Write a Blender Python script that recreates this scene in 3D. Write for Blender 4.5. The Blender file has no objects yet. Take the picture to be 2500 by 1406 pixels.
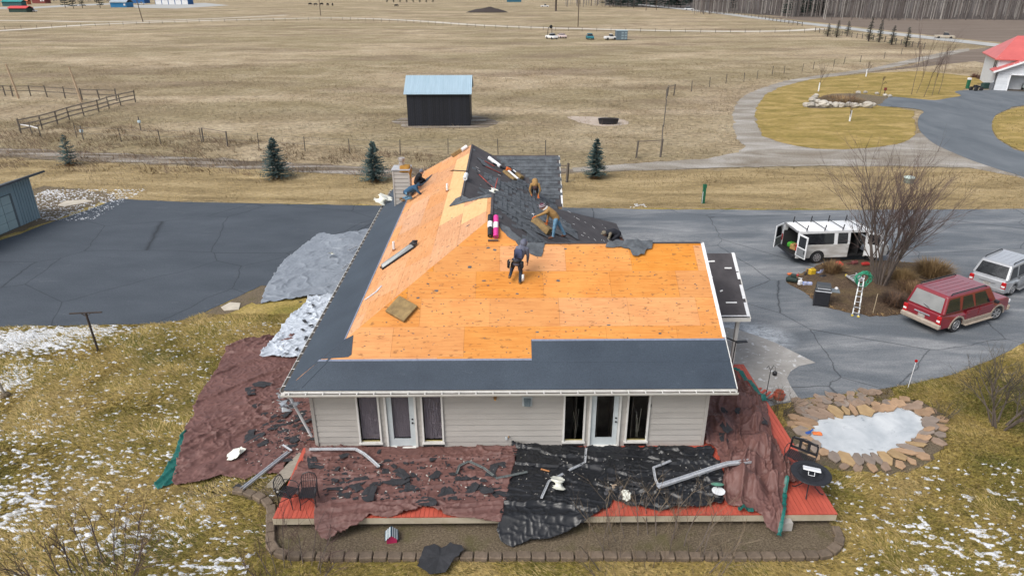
import bpy, math, random
import numpy as np
from mathutils import Vector, Matrix
R = math.radians
scene = bpy.context.scene
col = scene.collection

# ---------------------------------------------------------------- camera
FPX, PITCH, YAW, CAMH = 1667.0, R(24.0), R(0.58), 15.2
cam_d = bpy.data.cameras.new('camera')
cam_d.sensor_width = 36.0
cam_d.lens = 36.0 * FPX / 2500.0
cam_d.clip_start = 0.5
cam_d.clip_end = 6000
cam = bpy.data.objects.new('camera', cam_d)
cam.location = (0, 0, CAMH)
cam.rotation_euler = (R(90) - PITCH, 0, -YAW)
col.objects.link(cam)
scene.camera = cam

# ---------------------------------------------------------------- sky, sun, exposure
SUN_EL, SUN_AZ = R(48), R(232)          # soft, from the left and a little behind the camera
world = bpy.data.worlds.new('World')
scene.world = world
world.use_nodes = True
wn = world.node_tree.nodes
wl = world.node_tree.links
sky = wn.new('ShaderNodeTexSky')
sky.sky_type = 'NISHITA'
sky.sun_disc = False
sky.sun_elevation = SUN_EL
sky.sun_rotation = SUN_AZ
sky.dust_density = 3.0
hs = wn.new('ShaderNodeHueSaturation')
hs.inputs['Saturation'].default_value = 0.42      # overcast: a grey version of the sky
wl.new(sky.outputs[0], hs.inputs['Color'])
wl.new(hs.outputs[0], wn['Background'].inputs[0])
wn['Background'].inputs[1].default_value = 0.12
sun_d = bpy.data.lights.new('sun', 'SUN')
sun_d.energy = 1.45
sun_d.angle = R(32)
sun_d.color = (1.0, 0.96, 0.9)
sun = bpy.data.objects.new('sun', sun_d)
sd = Vector((math.sin(SUN_AZ) * math.cos(SUN_EL), math.cos(SUN_AZ) * math.cos(SUN_EL), math.sin(SUN_EL)))
sun.rotation_euler = sd.to_track_quat('Z', 'Y').to_euler()
sun.location = (0, -20, 60)
col.objects.link(sun)
scene.view_settings.view_transform = 'Standard'
scene.view_settings.look = 'None'
scene.view_settings.gamma = 1
scene.view_settings.exposure = 0.84

# ---------------------------------------------------------------- helpers: where things stand
def ray(u, v):
    a = (u - 1250) / FPX; b = (v - 703) / FPX
    y = math.cos(PITCH) - b * math.sin(PITCH); z = -math.sin(PITCH) - b * math.cos(PITCH)
    return Vector((a * math.cos(YAW) + y * math.sin(YAW), -a * math.sin(YAW) + y * math.cos(YAW), z))
def at(u, v, z=0.0):
    d = ray(u, v); s = (z - CAMH) / d.z
    return Vector((d.x * s, d.y * s, z))
def atY(u, v, Y):
    d = ray(u, v); s = Y / d.y
    return Vector((d.x * s, Y, CAMH + d.z * s))
def ats(pts, z=0.0):
    return [at(u, v, z) for u, v in pts]
def hgt(u, v0, v1, z0=0.0):
    p = at(u, v0, z0)
    return atY(u, v1, p.y).z - z0

# ---------------------------------------------------------------- helpers: noise
def _h(ix, iy, seed):
    n = (ix.astype(np.int64) * 374761393 + iy.astype(np.int64) * 668265263 + seed * 144665) & 0x7fffffff
    n = ((n ^ (n >> 13)) * 1274126177) & 0x7fffffff
    return ((n ^ (n >> 16)) & 0xffff) / 65535.0
def vn(x, y, seed=0):
    x = np.asarray(x, float); y = np.asarray(y, float)
    ix = np.floor(x); iy = np.floor(y); fx = x - ix; fy = y - iy
    ux = fx * fx * (3 - 2 * fx); uy = fy * fy * (3 - 2 * fy)
    a = _h(ix, iy, seed); b = _h(ix + 1, iy, seed); c = _h(ix, iy + 1, seed); d = _h(ix + 1, iy + 1, seed)
    return a + (b - a) * ux + (c - a) * uy + (a - b - c + d) * ux * uy
def fbm(x, y, seed=0, oct=4, gain=.5):
    s = 0; a = 1; t = 0
    for i in range(oct):
        s = s + a * vn(np.asarray(x) * 2 ** i + 17.3 * i, np.asarray(y) * 2 ** i - 9.1 * i, seed + i); t += a; a *= gain
    return s / t

# ---------------------------------------------------------------- helpers: materials
MATS = {}
def lin(c):
    return tuple(((x / 255) / 12.92 if x / 255 <= .04045 else ((x / 255 + .055) / 1.055) ** 2.4) for x in c)
def mk(name, c1, c2=None, c3=None, scale=4.0, rough=.75, bump=0.0, bscale=None, detail=5, metal=0.0, stretch=(1, 1, 1),
       spec=.4, objvar=0.0, coord='obj', lo=.3, hi=.7, rvar=0.0, dist=.02, rot=(0, 0, 0)):
    if name in MATS: return MATS[name]
    m = bpy.data.materials.new(name); m.use_nodes = True
    nt = m.node_tree; N = nt.nodes; L = nt.links
    b = N['Principled BSDF']
    b.inputs['Roughness'].default_value = rough
    b.inputs['Metallic'].default_value = metal
    b.inputs['Specular IOR Level'].default_value = spec
    c2 = c2 or tuple(min(1, x * .78) for x in c1)
    if coord == 'world':
        src = N.new('ShaderNodeNewGeometry').outputs['Position']
    else:
        src = N.new('ShaderNodeTexCoord').outputs['Object']
    mp = N.new('ShaderNodeMapping'); mp.inputs['Scale'].default_value = stretch; mp.inputs['Rotation'].default_value = rot
    L.new(src, mp.inputs[0])
    nz = N.new('ShaderNodeTexNoise'); nz.inputs['Scale'].default_value = scale; nz.inputs['Detail'].default_value = detail
    nz.inputs['Roughness'].default_value = .6
    L.new(mp.outputs[0], nz.inputs['Vector'])
    rp = N.new('ShaderNodeValToRGB'); e = rp.color_ramp.elements
    e[0].position = lo; e[0].color = (*c2, 1); e[1].position = hi; e[1].color = (*c1, 1)
    if c3:
        x = e.new((lo + hi) / 2); x.color = (*c3, 1)
    L.new(nz.outputs['Fac'], rp.inputs[0])
    outc = rp.outputs[0]
    if objvar:
        oi = N.new('ShaderNodeObjectInfo'); mr = N.new('ShaderNodeMapRange')
        mr.inputs[3].default_value = 1 - objvar; mr.inputs[4].default_value = 1 + objvar
        L.new(oi.outputs['Random'], mr.inputs[0])
        h = N.new('ShaderNodeHueSaturation'); L.new(mr.outputs[0], h.inputs['Value']); L.new(outc, h.inputs['Color']); outc = h.outputs[0]
    L.new(outc, b.inputs['Base Color'])
    if rvar:
        mr = N.new('ShaderNodeMapRange'); mr.inputs[3].default_value = max(0, rough - rvar); mr.inputs[4].default_value = min(1, rough + rvar)
        L.new(nz.outputs['Fac'], mr.inputs[0]); L.new(mr.outputs[0], b.inputs['Roughness'])
    if bump:
        n2 = N.new('ShaderNodeTexNoise'); n2.inputs['Scale'].default_value = bscale or scale * 4; n2.inputs['Detail'].default_value = 4
        L.new(mp.outputs[0], n2.inputs['Vector'])
        bp = N.new('ShaderNodeBump'); bp.inputs['Strength'].default_value = bump; bp.inputs['Distance'].default_value = dist
        L.new(n2.outputs['Fac'], bp.inputs['Height']); L.new(bp.outputs[0], b.inputs['Normal'])
    MATS[name] = m
    return m

class NT:                                   # tiny node helper for the bigger materials
    def __init__(s, name, rough=.9):
        s.m = bpy.data.materials.new(name); s.m.use_nodes = True; MATS[name] = s.m
        s.N = s.m.node_tree.nodes; s.L = s.m.node_tree.links; s.b = s.N['Principled BSDF']
        s.b.inputs['Roughness'].default_value = rough; s.b.inputs['Specular IOR Level'].default_value = .3
        s.pos = s.N.new('ShaderNodeNewGeometry').outputs['Position']
    def map(s, scale, rot=0.0, src=None):
        mp = s.N.new('ShaderNodeMapping'); mp.inputs['Scale'].default_value = scale; mp.inputs['Rotation'].default_value = (0, 0, rot)
        s.L.new(src or s.pos, mp.inputs[0]); return mp.outputs[0]
    def noise(s, vec, scale=1.0, detail=5, rough=.55, dist=0.0):
        n = s.N.new('ShaderNodeTexNoise'); n.inputs['Scale'].default_value = scale; n.inputs['Detail'].default_value = detail
        n.inputs['Roughness'].default_value = rough; n.inputs['Distortion'].default_value = dist
        s.L.new(vec, n.inputs['Vector']); return n.outputs['Fac']
    def ramp(s, fac, stops):
        r = s.N.new('ShaderNodeValToRGB'); e = r.color_ramp.elements
        while len(e) < len(stops): e.new(.5)
        for x, (p, c) in zip(e, stops):
            x.position = p; x.color = (*c, 1) if not isinstance(c, (int, float)) else (c, c, c, 1)
        s.L.new(fac, r.inputs[0]); return r.outputs[0]
    def mix(s, fac, a, b, blend='MIX'):
        m = s.N.new('ShaderNodeMix'); m.data_type = 'RGBA'; m.blend_type = blend
        for k, x in ((0, fac), (6, a), (7, b)):
            if isinstance(x, (int, float)): m.inputs[k].default_value = x
            elif isinstance(x, tuple): m.inputs[k].default_value = (*x, 1)
            else: s.L.new(x, m.inputs[k])
        return m.outputs[2]
    def math(s, op, a, b=0.0):
        m = s.N.new('ShaderNodeMath'); m.operation = op
        for k, x in ((0, a), (1, b)):
            if isinstance(x, (int, float)): m.inputs[k].default_value = x
            else: s.L.new(x, m.inputs[k])
        return m.outputs[0]
    def color(s, c): s.L.new(c, s.b.inputs['Base Color'])
    def bump(s, h, strength=.5, dist=.03):
        b = s.N.new('ShaderNodeBump'); b.inputs['Strength'].default_value = strength; b.inputs['Distance'].default_value = dist
        s.L.new(h, b.inputs['Height']); s.L.new(b.outputs[0], s.b.inputs['Normal'])

# ---------------------------------------------------------------- helpers: meshes
class MB:
    def __init__(s): s.V = []; s.F = []; s.M = []; s.cur = 0
    def add(s, vs, fs):
        o = len(s.V); s.V += [tuple(v) for v in vs]
        for f in fs: s.F.append(tuple(i + o for i in f)); s.M.append(s.cur)
        return s
    def box(s, c, d, rz=0.0, rot=None):
        M = rot or Matrix.Rotation(rz, 3, 'Z'); c = Vector(c)
        vs = [c + M @ Vector((x * d[0] / 2, y * d[1] / 2, z * d[2] / 2)) for z in (-1, 1) for x, y in ((-1, -1), (1, -1), (1, 1), (-1, 1))]
        return s.add(vs, [(3, 2, 1, 0), (4, 5, 6, 7), (0, 1, 5, 4), (1, 2, 6, 5), (2, 3, 7, 6), (3, 0, 4, 7)])
    def cbox(s, c, d, b=.01, rz=0.0, rot=None):           # chamfered box
        M = rot or Matrix.Rotation(rz, 3, 'Z'); c = Vector(c); h = [x / 2 for x in d]
        vs = []; idx = {}
        for sx in (-1, 1):
            for sy in (-1, 1):
                for sz in (-1, 1):
                    for a in range(3):
                        p = [sx * h[0], sy * h[1], sz * h[2]]
                        for k in range(3):
                            if k != a: p[k] -= (sx, sy, sz)[k] * b
                        idx[(sx, sy, sz, a)] = len(vs); vs.append(c + M @ Vector(p))
        fs = []
        for a in range(3):
            o = [k for k in range(3) if k != a]
            for sg in (-1, 1):
                q = []
                for s1, s2 in ((-1, -1), (1, -1), (1, 1), (-1, 1)):
                    t = [0, 0, 0]; t[a] = sg; t[o[0]] = s1; t[o[1]] = s2; q.append(idx[(*t, a)])
                fs.append(tuple(q))
            for s1 in (-1, 1):
                for s2 in (-1, 1):
                    q = []
                    for sg, which in ((-1, 0), (1, 0), (1, 1), (-1, 1)):
                        t = [0, 0, 0]; t[a] = sg; t[o[0]] = s1; t[o[1]] = s2; q.append(idx[(*t, o[which])])
                    fs.append(tuple(q))
        for sx in (-1, 1):
            for sy in (-1, 1):
                for sz in (-1, 1): fs.append(tuple(idx[(sx, sy, sz, a)] for a in range(3)))
        return s.add(vs, fs)
    def bar(s, p, q, w, h=None, up=(0, 0, 1)):
        p = Vector(p); q = Vector(q); d = (q - p); L = d.length
        if L < 1e-6: return s
        d /= L; u = Vector(up)
        if abs(d.dot(u)) > .98: u = Vector((1, 0, 0))
        sd_ = d.cross(u).normalized(); u = sd_.cross(d)
        M = Matrix((d, sd_, u)).transposed()
        return s.box((p + q) / 2, (L, w, h or w), rot=M)
    def tube(s, pts, r, n=6, cap=True):
        pts = [Vector(p) for p in pts]; k = len(pts); rr = r if isinstance(r, (list, tuple)) else [r] * k
        vs = []; fs = []; ref = None
        for i, p in enumerate(pts):
            d = (pts[min(i + 1, k - 1)] - pts[max(i - 1, 0)])
            d = d.normalized() if d.length > 1e-9 else Vector((0, 0, 1))
            if ref is None: ref = Vector((0, 0, 1)) if abs(d.z) < .9 else Vector((1, 0, 0))
            a = d.cross(ref)
            a = a.normalized() if a.length > 1e-6 else d.orthogonal().normalized()
            b = a.cross(d); ref = b
            for j in range(n):
                t = 2 * math.pi * j / n
                vs.append(p + (a * math.cos(t) + b * math.sin(t)) * rr[i])
        for i in range(k - 1):
            for j in range(n):
                fs.append((i * n + j, i * n + (j + 1) % n, (i + 1) * n + (j + 1) % n, (i + 1) * n + j))
        if cap: fs.append(tuple(range(n - 1, -1, -1))); fs.append(tuple((k - 1) * n + j for j in range(n)))
        return s.add(vs, fs)
    def cyl(s, p, q, r, n=12, r2=None): return s.tube([p, q], [r, r if r2 is None else r2], n)
    def ell(s, c, r, rot=None, nu=10, nv=6):
        c = Vector(c); M = rot or Matrix.Identity(3); r = (r, r, r) if isinstance(r, (int, float)) else r
        vs = [c + M @ Vector((0, 0, -r[2]))]; fs = []
        for i in range(1, nv):
            ph = -math.pi / 2 + math.pi * i / nv
            for j in range(nu):
                t = 2 * math.pi * j / nu
                vs.append(c + M @ Vector((r[0] * math.cos(ph) * math.cos(t), r[1] * math.cos(ph) * math.sin(t), r[2] * math.sin(ph))))
        vs.append(c + M @ Vector((0, 0, r[2]))); e = len(vs) - 1
        for j in range(nu):
            fs.append((0, 1 + (j + 1) % nu, 1 + j)); fs.append((e, e - nu + j, e - nu + (j + 1) % nu))
        for i in range(nv - 2):
            for j in range(nu):
                a = 1 + i * nu
                fs.append((a + j, a + (j + 1) % nu, a + nu + (j + 1) % nu, a + nu + j))
        return s.add(vs, fs)
    def lathe(s, prof, c=(0, 0, 0), n=16, rot=None):
        c = Vector(c); M = rot or Matrix.Identity(3); k = len(prof)
        vs = [c + M @ Vector((r * math.cos(2 * math.pi * j / n), r * math.sin(2 * math.pi * j / n), z)) for r, z in prof for j in range(n)]
        fs = [(i * n + j, i * n + (j + 1) % n, (i + 1) * n + (j + 1) % n, (i + 1) * n + j) for i in range(k - 1) for j in range(n)]
        fs += [tuple(range(n - 1, -1, -1)), tuple((k - 1) * n + j for j in range(n))]
        return s.add(vs, fs)
    def ext(s, poly, vec):                                  # extrude a 3d polygon along vec
        poly = [Vector(p) for p in poly]; v = Vector(vec); n = len(poly)
        return s.add(poly + [p + v for p in poly], [tuple(range(n - 1, -1, -1)), tuple(range(n, 2 * n))] +
                     [(i, (i + 1) % n, n + (i + 1) % n, n + i) for i in range(n)])
    def hexa(s, b, t):                                      # 4 bottom + 4 top corners
        return s.add([Vector(p) for p in list(b) + list(t)], [(3, 2, 1, 0), (4, 5, 6, 7), (0, 1, 5, 4), (1, 2, 6, 5), (2, 3, 7, 6), (3, 0, 4, 7)])
    def mesh(s, name, mats=None, smooth=False):
        me = bpy.data.meshes.new(name); me.from_pydata(s.V, [], s.F)
        for m in (mats if isinstance(mats, (list, tuple)) else [mats]):
            if m: me.materials.append(m)
        if max(s.M or [0]) > 0: me.polygons.foreach_set('material_index', s.M)
        if smooth: me.polygons.foreach_set('use_smooth', [True] * len(me.polygons))
        me.update(); return me
    def build(s, name, mats, parent=None, smooth=False, loc=None, bevel=0, seg=2, rz=None):
        o = bpy.data.objects.new(name, s.mesh(name, mats, smooth)); col.objects.link(o)
        if parent: o.parent = parent
        if loc is not None: o.location = loc
        if rz is not None: o.rotation_euler = (0, 0, rz)
        if bevel:
            b = o.modifiers.new('bevel', 'BEVEL'); b.width = bevel; b.segments = seg; b.limit_method = 'ANGLE'; b.angle_limit = R(35)
        return o

def tag(o, label, cat=None, group=None, kind=None):
    o['label'] = label
    if cat: o['category'] = cat
    if group: o['group'] = group
    if kind: o['kind'] = kind
    return o
def thing(name, label, cat, loc=(0, 0, 0), rz=0.0, group=None):
    o = bpy.data.objects.new(name, None); col.objects.link(o)
    o.empty_display_size = .2; o.location = loc; o.rotation_euler = (0, 0, rz)
    return tag(o, label, cat, group)
def struct(o): o['kind'] = 'structure'; return o
def stuff(o, label=None, cat=None):
    o['kind'] = 'stuff'
    if label: tag(o, label, cat)
    return o
def copy_tree(o, parent=None):
    c = o.copy(); col.objects.link(c); c.parent = parent
    for ch in list(o.children): copy_tree(ch, c)
    return c
def inst(name, me, parent=None, loc=(0, 0, 0), rot=(0, 0, 0), sc=None):      # an object sharing mesh data
    o = bpy.data.objects.new(name, me); col.objects.link(o); o.parent = parent; o.location = loc; o.rotation_euler = rot
    if sc: o.scale = sc if isinstance(sc, (tuple, list)) else (sc, sc, sc)
    return o
def smoothline(pts, k=6, closed=True):                     # Catmull-Rom through the points
    pts = [Vector(p) for p in pts]; n = len(pts); out = []
    for i in range(n if closed else n - 1):
        g = lambda j: pts[j % n] if closed else pts[max(0, min(n - 1, j))]
        p0, p1, p2, p3 = g(i - 1), g(i), g(i + 1), g(i + 2)
        for j in range(k):
            t = j / k
            out.append(.5 * ((2 * p1) + (p2 - p0) * t + (2 * p0 - 5 * p1 + 4 * p2 - p3) * t * t + (3 * p1 - p0 - 3 * p2 + p3) * t ** 3))
    if not closed: out.append(pts[-1])
    return out
def rough_edge(pts, step=.3, amp=.06, seed=1):
    rnd = random.Random(seed); out = []
    for i, p in enumerate(pts):
        q = pts[(i + 1) % len(pts)]; L = (q - p).length; n = max(1, min(400, int(L / step)))
        for j in range(n):
            x = p.lerp(q, j / n); x = x + Vector((rnd.gauss(0, amp), rnd.gauss(0, amp), 0)); out.append(x)
    return out
def inside(px, py, poly):
    c = np.zeros(np.shape(px), bool); n = len(poly)
    for i in range(n):
        x1, y1 = poly[i][0], poly[i][1]; x2, y2 = poly[(i + 1) % n][0], poly[(i + 1) % n][1]
        if y1 == y2: continue
        cond = ((y1 > py) != (y2 > py)) & (px < (x2 - x1) * (py - y1) / (y2 - y1) + x1)
        c ^= cond
    return c
def sheet(name, pts, z, mat, kind='structure'):
    mb = MB(); mb.add([(p[0], p[1], z) for p in pts], [tuple(range(len(pts)))])
    o = mb.build(name, mat)
    if o.data.polygons[0].normal.z < 0: o.data.flip_normals()
    o['kind'] = kind
    return o
# ================================================================ the ground and everything flat on it
def ground_mats():
    # dry pasture
    t = NT('pasture', .95)
    big = t.noise(t.map((.018, .045, 1)), 1, 5, .6, .6); mid = t.noise(t.map((.13, .17, 1), .2), 1, 6, .68, .3); fine = t.noise(t.map((1.6, 2.0, 1)), 1, 6, .75)
    c = t.ramp(mid, [(.30, (.235, .175, .105)), (.46, (.335, .262, .165)), (.60, (.415, .335, .225)), (.78, (.49, .41, .295))])
    g = t.ramp(big, [(.40, 0.0), (.56, 1.0)]); c = t.mix(t.math('MULTIPLY', g, .5), c, (.165, .135, .058))
    b2 = t.noise(t.map((.03, .07, 1), .5), 1, 4); w = t.ramp(b2, [(.50, 0.0), (.66, 1.0)]); c = t.mix(t.math('MULTIPLY', w, .55), c, (.155, .105, .07))
    f = t.ramp(fine, [(.34, .50), (.5, .95), (.66, 1.38)]); c = t.mix(1.0, c, f, 'MULTIPLY')
    tuft = t.noise(t.map((.42, .55, 1), .3), 1, 5, .7); tr = t.ramp(tuft, [(.56, 1.0), (.68, .62)]); c = t.mix(1.0, c, tr, 'MULTIPLY')
    t.color(c); t.bump(t.noise(t.map((2, 4, 1)), 1, 6, .7), .9, .25)
    # house lawn, yellow and olive
    t = NT('lawn_grass', .95)
    mid = t.noise(t.map((.22, .28, 1), .4), 1, 5, .6, .8); fine = t.noise(t.map((6.0, 10.0, 1), -.5), 1, 6, .72, .3); big = t.noise(t.map((.09, .1, 1)), 1, 4)
    c = t.ramp(mid, [(.34, (.135, .130, .026)), (.45, (.25, .20, .048)), (.57, (.37, .275, .088)), (.70, (.48, .36, .16))])
    c = t.mix(1.0, c, t.ramp(fine, [(.32, .45), (.5, .95), (.7, 1.5)]), 'MULTIPLY')
    t.color(c); t.bump(t.noise(t.map((5, 9, 1), -.5), 1, 6, .7), 1.0, .12)
    # dry verge between drive and track
    t = NT('dry_verge', .95)
    mid = t.noise(t.map((.12, .5, 1)), 1, 5, .6, .5); fine = t.noise(t.map((1.6, 5.0, 1)), 1, 6, .7)
    c = t.ramp(mid, [(.34, (.185, .135, .065)), (.5, (.28, .21, .105)), (.66, (.37, .285, .155))])
    c = t.mix(1.0, c, t.ramp(fine, [(.3, .55), (.5, 1.0), (.72, 1.3)]), 'MULTIPLY')
    t.color(c); t.bump(t.noise(t.map((4, 8, 1)), 1, 6, .7), .8, .1)
    # asphalt, sealed (left) to dusty (right)
    t = NT('asphalt', .82)
    base = t.noise(t.map((.25, .5, 1), .35), 1, 5, .6); fine = t.noise(t.map((14, 14, 1)), 1, 3, .7)
    c = t.ramp(base, [(.3, (.043, .053, .066)), (.7, (.062, .074, .090))])
    sp = t.N.new('ShaderNodeSeparateXYZ'); t.L.new(t.pos, sp.inputs[0])
    mr = t.N.new('ShaderNodeMapRange'); mr.inputs[1].default_value = -8; mr.inputs[2].default_value = 12; t.L.new(sp.outputs['X'], mr.inputs[0])
    dust = t.noise(t.map((.12, .42, 1), .12), 1, 6, .62, .9); d2 = t.noise(t.map((.5, 2.4, 1), .2), 1, 5, .7, .4)
    df = t.math('MULTIPLY', t.ramp(dust, [(.40, 0.05), (.66, .8)]), t.ramp(d2, [(.3, .25), (.7, 1.0)])); df = t.math('MULTIPLY', df, mr.outputs[0])
    c = t.mix(t.math('MULTIPLY', mr.outputs[0], .4), c, (.15, .165, .18)); c = t.mix(df, c, (.30, .305, .31))
    sc = t.noise(t.map((.6, 1.6, 1), -.4), 1, 6, .75, 1.5); c = t.mix(t.ramp(sc, [(.60, 0.0), (.76, .4)]), c, (.16, .17, .18))
    vo = t.N.new('ShaderNodeTexVoronoi'); vo.feature = 'DISTANCE_TO_EDGE'; vo.inputs['Scale'].default_value = .137
    wob = t.noise(t.map((.5, .5, 1)), 1, 4); vv = t.N.new('ShaderNodeVectorMath'); vv.operation = 'ADD'
    cv = t.N.new('ShaderNodeCombineXYZ'); t.L.new(t.math('MULTIPLY', wob, .7), cv.inputs[0]); t.L.new(t.math('MULTIPLY', wob, -.5), cv.inputs[1])
    t.L.new(t.map((1, 1.1, 0)), vv.inputs[0]); t.L.new(cv.outputs[0], vv.inputs[1]); t.L.new(vv.outputs[0], vo.inputs['Vector'])
    cr = t.ramp(vo.outputs['Distance'], [(.0015, 1.0), (.0045, 0.0)])
    c = t.mix(t.math('MULTIPLY', cr, .75), c, (.010, .012, .016))
    for (fx_, fy_, rx_, ry_) in ((11.2, 28.3, 2.6, 1.9), (8.5, 41.5, 7.0, 2.6)):          # de-icing salt and frost, and chalky roof dust
        dv_ = t.N.new('ShaderNodeVectorMath'); dv_.operation = 'LENGTH'; t.L.new(t.map((1 / rx_, 1 / ry_, 0), 0, None), dv_.inputs[0])
        mp_ = dv_.inputs[0].links[0].from_node; mp_.inputs['Location'].default_value = (-fx_ / rx_, -fy_ / ry_, 0)
        ff = t.math('MULTIPLY', t.ramp(dv_.outputs['Value'], [(.25, .95), (1.0, 0.0)]), t.ramp(t.noise(t.map((2.2, 3.4, 1), .3), 1, 6, .72, .5), [(.34, .1), (.58, 1.0)]))
        c = t.mix(t.math('MULTIPLY', ff, .95 if fx_ > 10 else .5), c, (.62, .66, .70) if fx_ > 10 else (.33, .33, .33))
    c = t.mix(1.0, c, t.ramp(fine, [(.3, .75), (.7, 1.25)]), 'MULTIPLY')
    t.color(c); t.bump(fine, .35, .01)
    t = NT('asphalt_neighbour', .85)
    base = t.noise(t.map((.3, .12, 1), .5), 1, 6, .6, .6); c = t.ramp(base, [(.3, (.075, .088, .102)), (.7, (.135, .15, .165))])
    t.color(c); t.bump(t.noise(t.map((12, 12, 1))), .3, .01)
    t = NT('gravel', .95)
    base = t.noise(t.map((.12, .3, 1)), 1, 6, .65, .6); fine = t.noise(t.map((7, 9, 1)), 1, 4, .7)
    c = t.ramp(base, [(.32, (.175, .145, .11)), (.5, (.265, .24, .205)), (.66, (.38, .36, .335))]); c = t.mix(1.0, c, t.ramp(fine, [(.3, .6), (.7, 1.25)]), 'MULTIPLY')
    t.color(c); t.bump(fine, .8, .05)
    t = NT('track_dirt', .95)
    base = t.noise(t.map((.12, 1.1, 1), -.05), 1, 6, .65, .5); fine = t.noise(t.map((3, 7, 1)), 1, 5, .7)
    c = t.ramp(base, [(.34, (.085, .065, .045)), (.48, (.17, .135, .10)), (.6, (.29, .26, .225)), (.75, (.40, .38, .36))]); c = t.mix(1.0, c, t.ramp(fine, [(.3, .55), (.7, 1.3)]), 'MULTIPLY')
    t.color(c); t.bump(fine, .9, .08)
    t = NT('mulch', .95)
    fine = t.noise(t.map((9, 14, 1), .6), 1, 6, .75, 1.0); mid = t.noise(t.map((.8, 1, 1)), 1, 4)
    c = t.ramp(fine, [(.3, (.032, .020, .013)), (.5, (.085, .055, .034)), (.72, (.20, .145, .09))]); c = t.mix(t.ramp(mid, [(.5, 0.0), (.7, .45)]), c, (.17, .125, .055))
    t.color(c); t.bump(fine, 1.0, .08)
    t = NT('bed_soil', .95)
    fine = t.noise(t.map((16, 22, 1), .3), 1, 6, .75, .6); mid = t.noise(t.map((1.2, 1.2, 1)), 1, 4)
    c = t.ramp(fine, [(.32, (.055, .040, .025)), (.5, (.13, .10, .066)), (.7, (.26, .215, .15))]); c = t.mix(t.ramp(mid, [(.52, 0.0), (.7, .6)]), c, (.085, .08, .025))
    t.color(c); t.bump(fine, 1.0, .05)
    t = NT('concrete_slab_mat', .85)
    n = t.noise(t.map((.9, .9, 1)), 1, 6, .65, .4); spk = t.noise(t.map((3.2, 4.2, 1), .5), 1, 5, .6, .8)
    c = t.ramp(n, [(.3, (.26, .245, .225)), (.7, (.38, .365, .345))]); c = t.mix(t.ramp(spk, [(.60, 0.0), (.64, .8)]), c, (.56, .56, .57))
    t.color(c); t.bump(n, .3, .02)
    t = NT('far_road', .9)
    n = t.noise(t.map((.05, .2, 1)), 1, 4); t.color(t.ramp(n, [(.3, (.40, .36, .30)), (.7, (.56, .52, .46))]))
    t = NT('far_asphalt', .9)
    n = t.noise(t.map((.05, .2, 1)), 1, 4); t.color(t.ramp(n, [(.3, (.27, .27, .26)), (.7, (.40, .40, .39))]))
    t = NT('ploughed_field', .95)
    n = t.noise(t.map((.03, .2, 1)), 1, 6, .65); t.color(t.ramp(n, [(.3, (.105, .08, .062)), (.7, (.19, .15, .12))])); t.bump(t.noise(t.map((1, 2, 1))), .8, .3)
    t = NT('island_grass', .95)
    mid = t.noise(t.map((.25, .5, 1)), 1, 5, .6, .6); fine = t.noise(t.map((1.5, 3.5, 1)), 1, 6, .7)
    c = t.ramp(mid, [(.34, (.19, .145, .032)), (.5, (.27, .195, .055)), (.66, (.37, .265, .10))]); c = t.mix(1.0, c, t.ramp(fine, [(.3, .6), (.7, 1.25)]), 'MULTIPLY')
    t.color(c); t.bump(fine, .8, .12)
ground_mats()
G = MATS
struct(sheet('ground', [(-2500, -60), (2500, -60), (2500, 3500), (-2500, 3500)], 0, G['pasture']))
W2 = lambda pts, z=0: [Vector((p[0], p[1], z)) for p in pts]
LAWN = W2([(-75, -8), (75, -8), (75, 42), (40, 48.3), (-34, 50.5), (-34.5, 45), (-75, 45)])
lawn = struct(sheet('lawn', LAWN, .012, G['lawn_grass']))
verge = struct(sheet('verge', rough_edge(ats([(-700, 500), (0, 470), (290, 487), (650, 497), (920, 503), (1380, 509), (2500, 513), (3300, 515), (3300, 440), (2600, 440), (2420, 413), (2150, 408),
        (1700, 416), (1400, 424), (960, 434), (600, 414), (300, 400), (0, 388), (-700, 352)]), 1.0, .18, 3), .02, G['dry_verge']))
struct(sheet('track', rough_edge(ats([(-700, 345), (0, 362), (200, 370), (420, 383), (640, 395), (960, 412), (1300, 404), (1400, 411), (1400, 422), (1250, 428), (960, 433), (620, 414), (300, 398), (0, 384), (-700, 362)]), 1.0, .2, 4), .026, G['track_dirt']))
zz = lambda pts: [(1660 + x * .336, y * .336) for x, y in pts]
grav = zz([(2100, 352), (1900, 385), (1700, 428), (1400, 497), (1000, 552), (760, 590), (600, 640), (480, 690), (420, 740), (385, 820), (385, 920), (415, 1010), (470, 1060), (440, 1110), (200, 1155), (-400, 1195), (-780, 1222),
           (-780, 1250), (-200, 1240), (300, 1222), (900, 1210), (1500, 1208), (2100, 1220), (2350, 1270), (2900, 1400), (2900, 1250), (1750, 960), (1690, 1000), (1600, 1045), (1400, 1075), (1200, 1090), (1000, 1085), (850, 1065), (700, 1030), (600, 990), (560, 900), (545, 830), (570, 760), (620, 690), (720, 640),
           (900, 590), (1150, 555), (1400, 520), (1700, 460), (2100, 372)])
struct(sheet('gravel_path', rough_edge(ats(grav), .8, .12, 5), .034, G['gravel']))
isl = zz([(1000, 572), (1400, 533), (1750, 520), (2140, 560), (2230, 600), (2100, 640), (2010, 672), (2050, 700), (1960, 722), (1850, 738), (1700, 728), (1510, 716), (1440, 772), (1600, 790), (1700, 812), (1705, 900), (1712, 970), (1690, 1000), (1600, 1045), (1400, 1075), (1200, 1090), (1000, 1085), (850, 1065), (700, 1030), (600, 990), (560, 900), (545, 830), (570, 760), (620, 690), (720, 640), (860, 600)])
island = struct(sheet('island_lawn', rough_edge(ats(isl), .8, .1, 6), .040, G['island_grass']))
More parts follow.
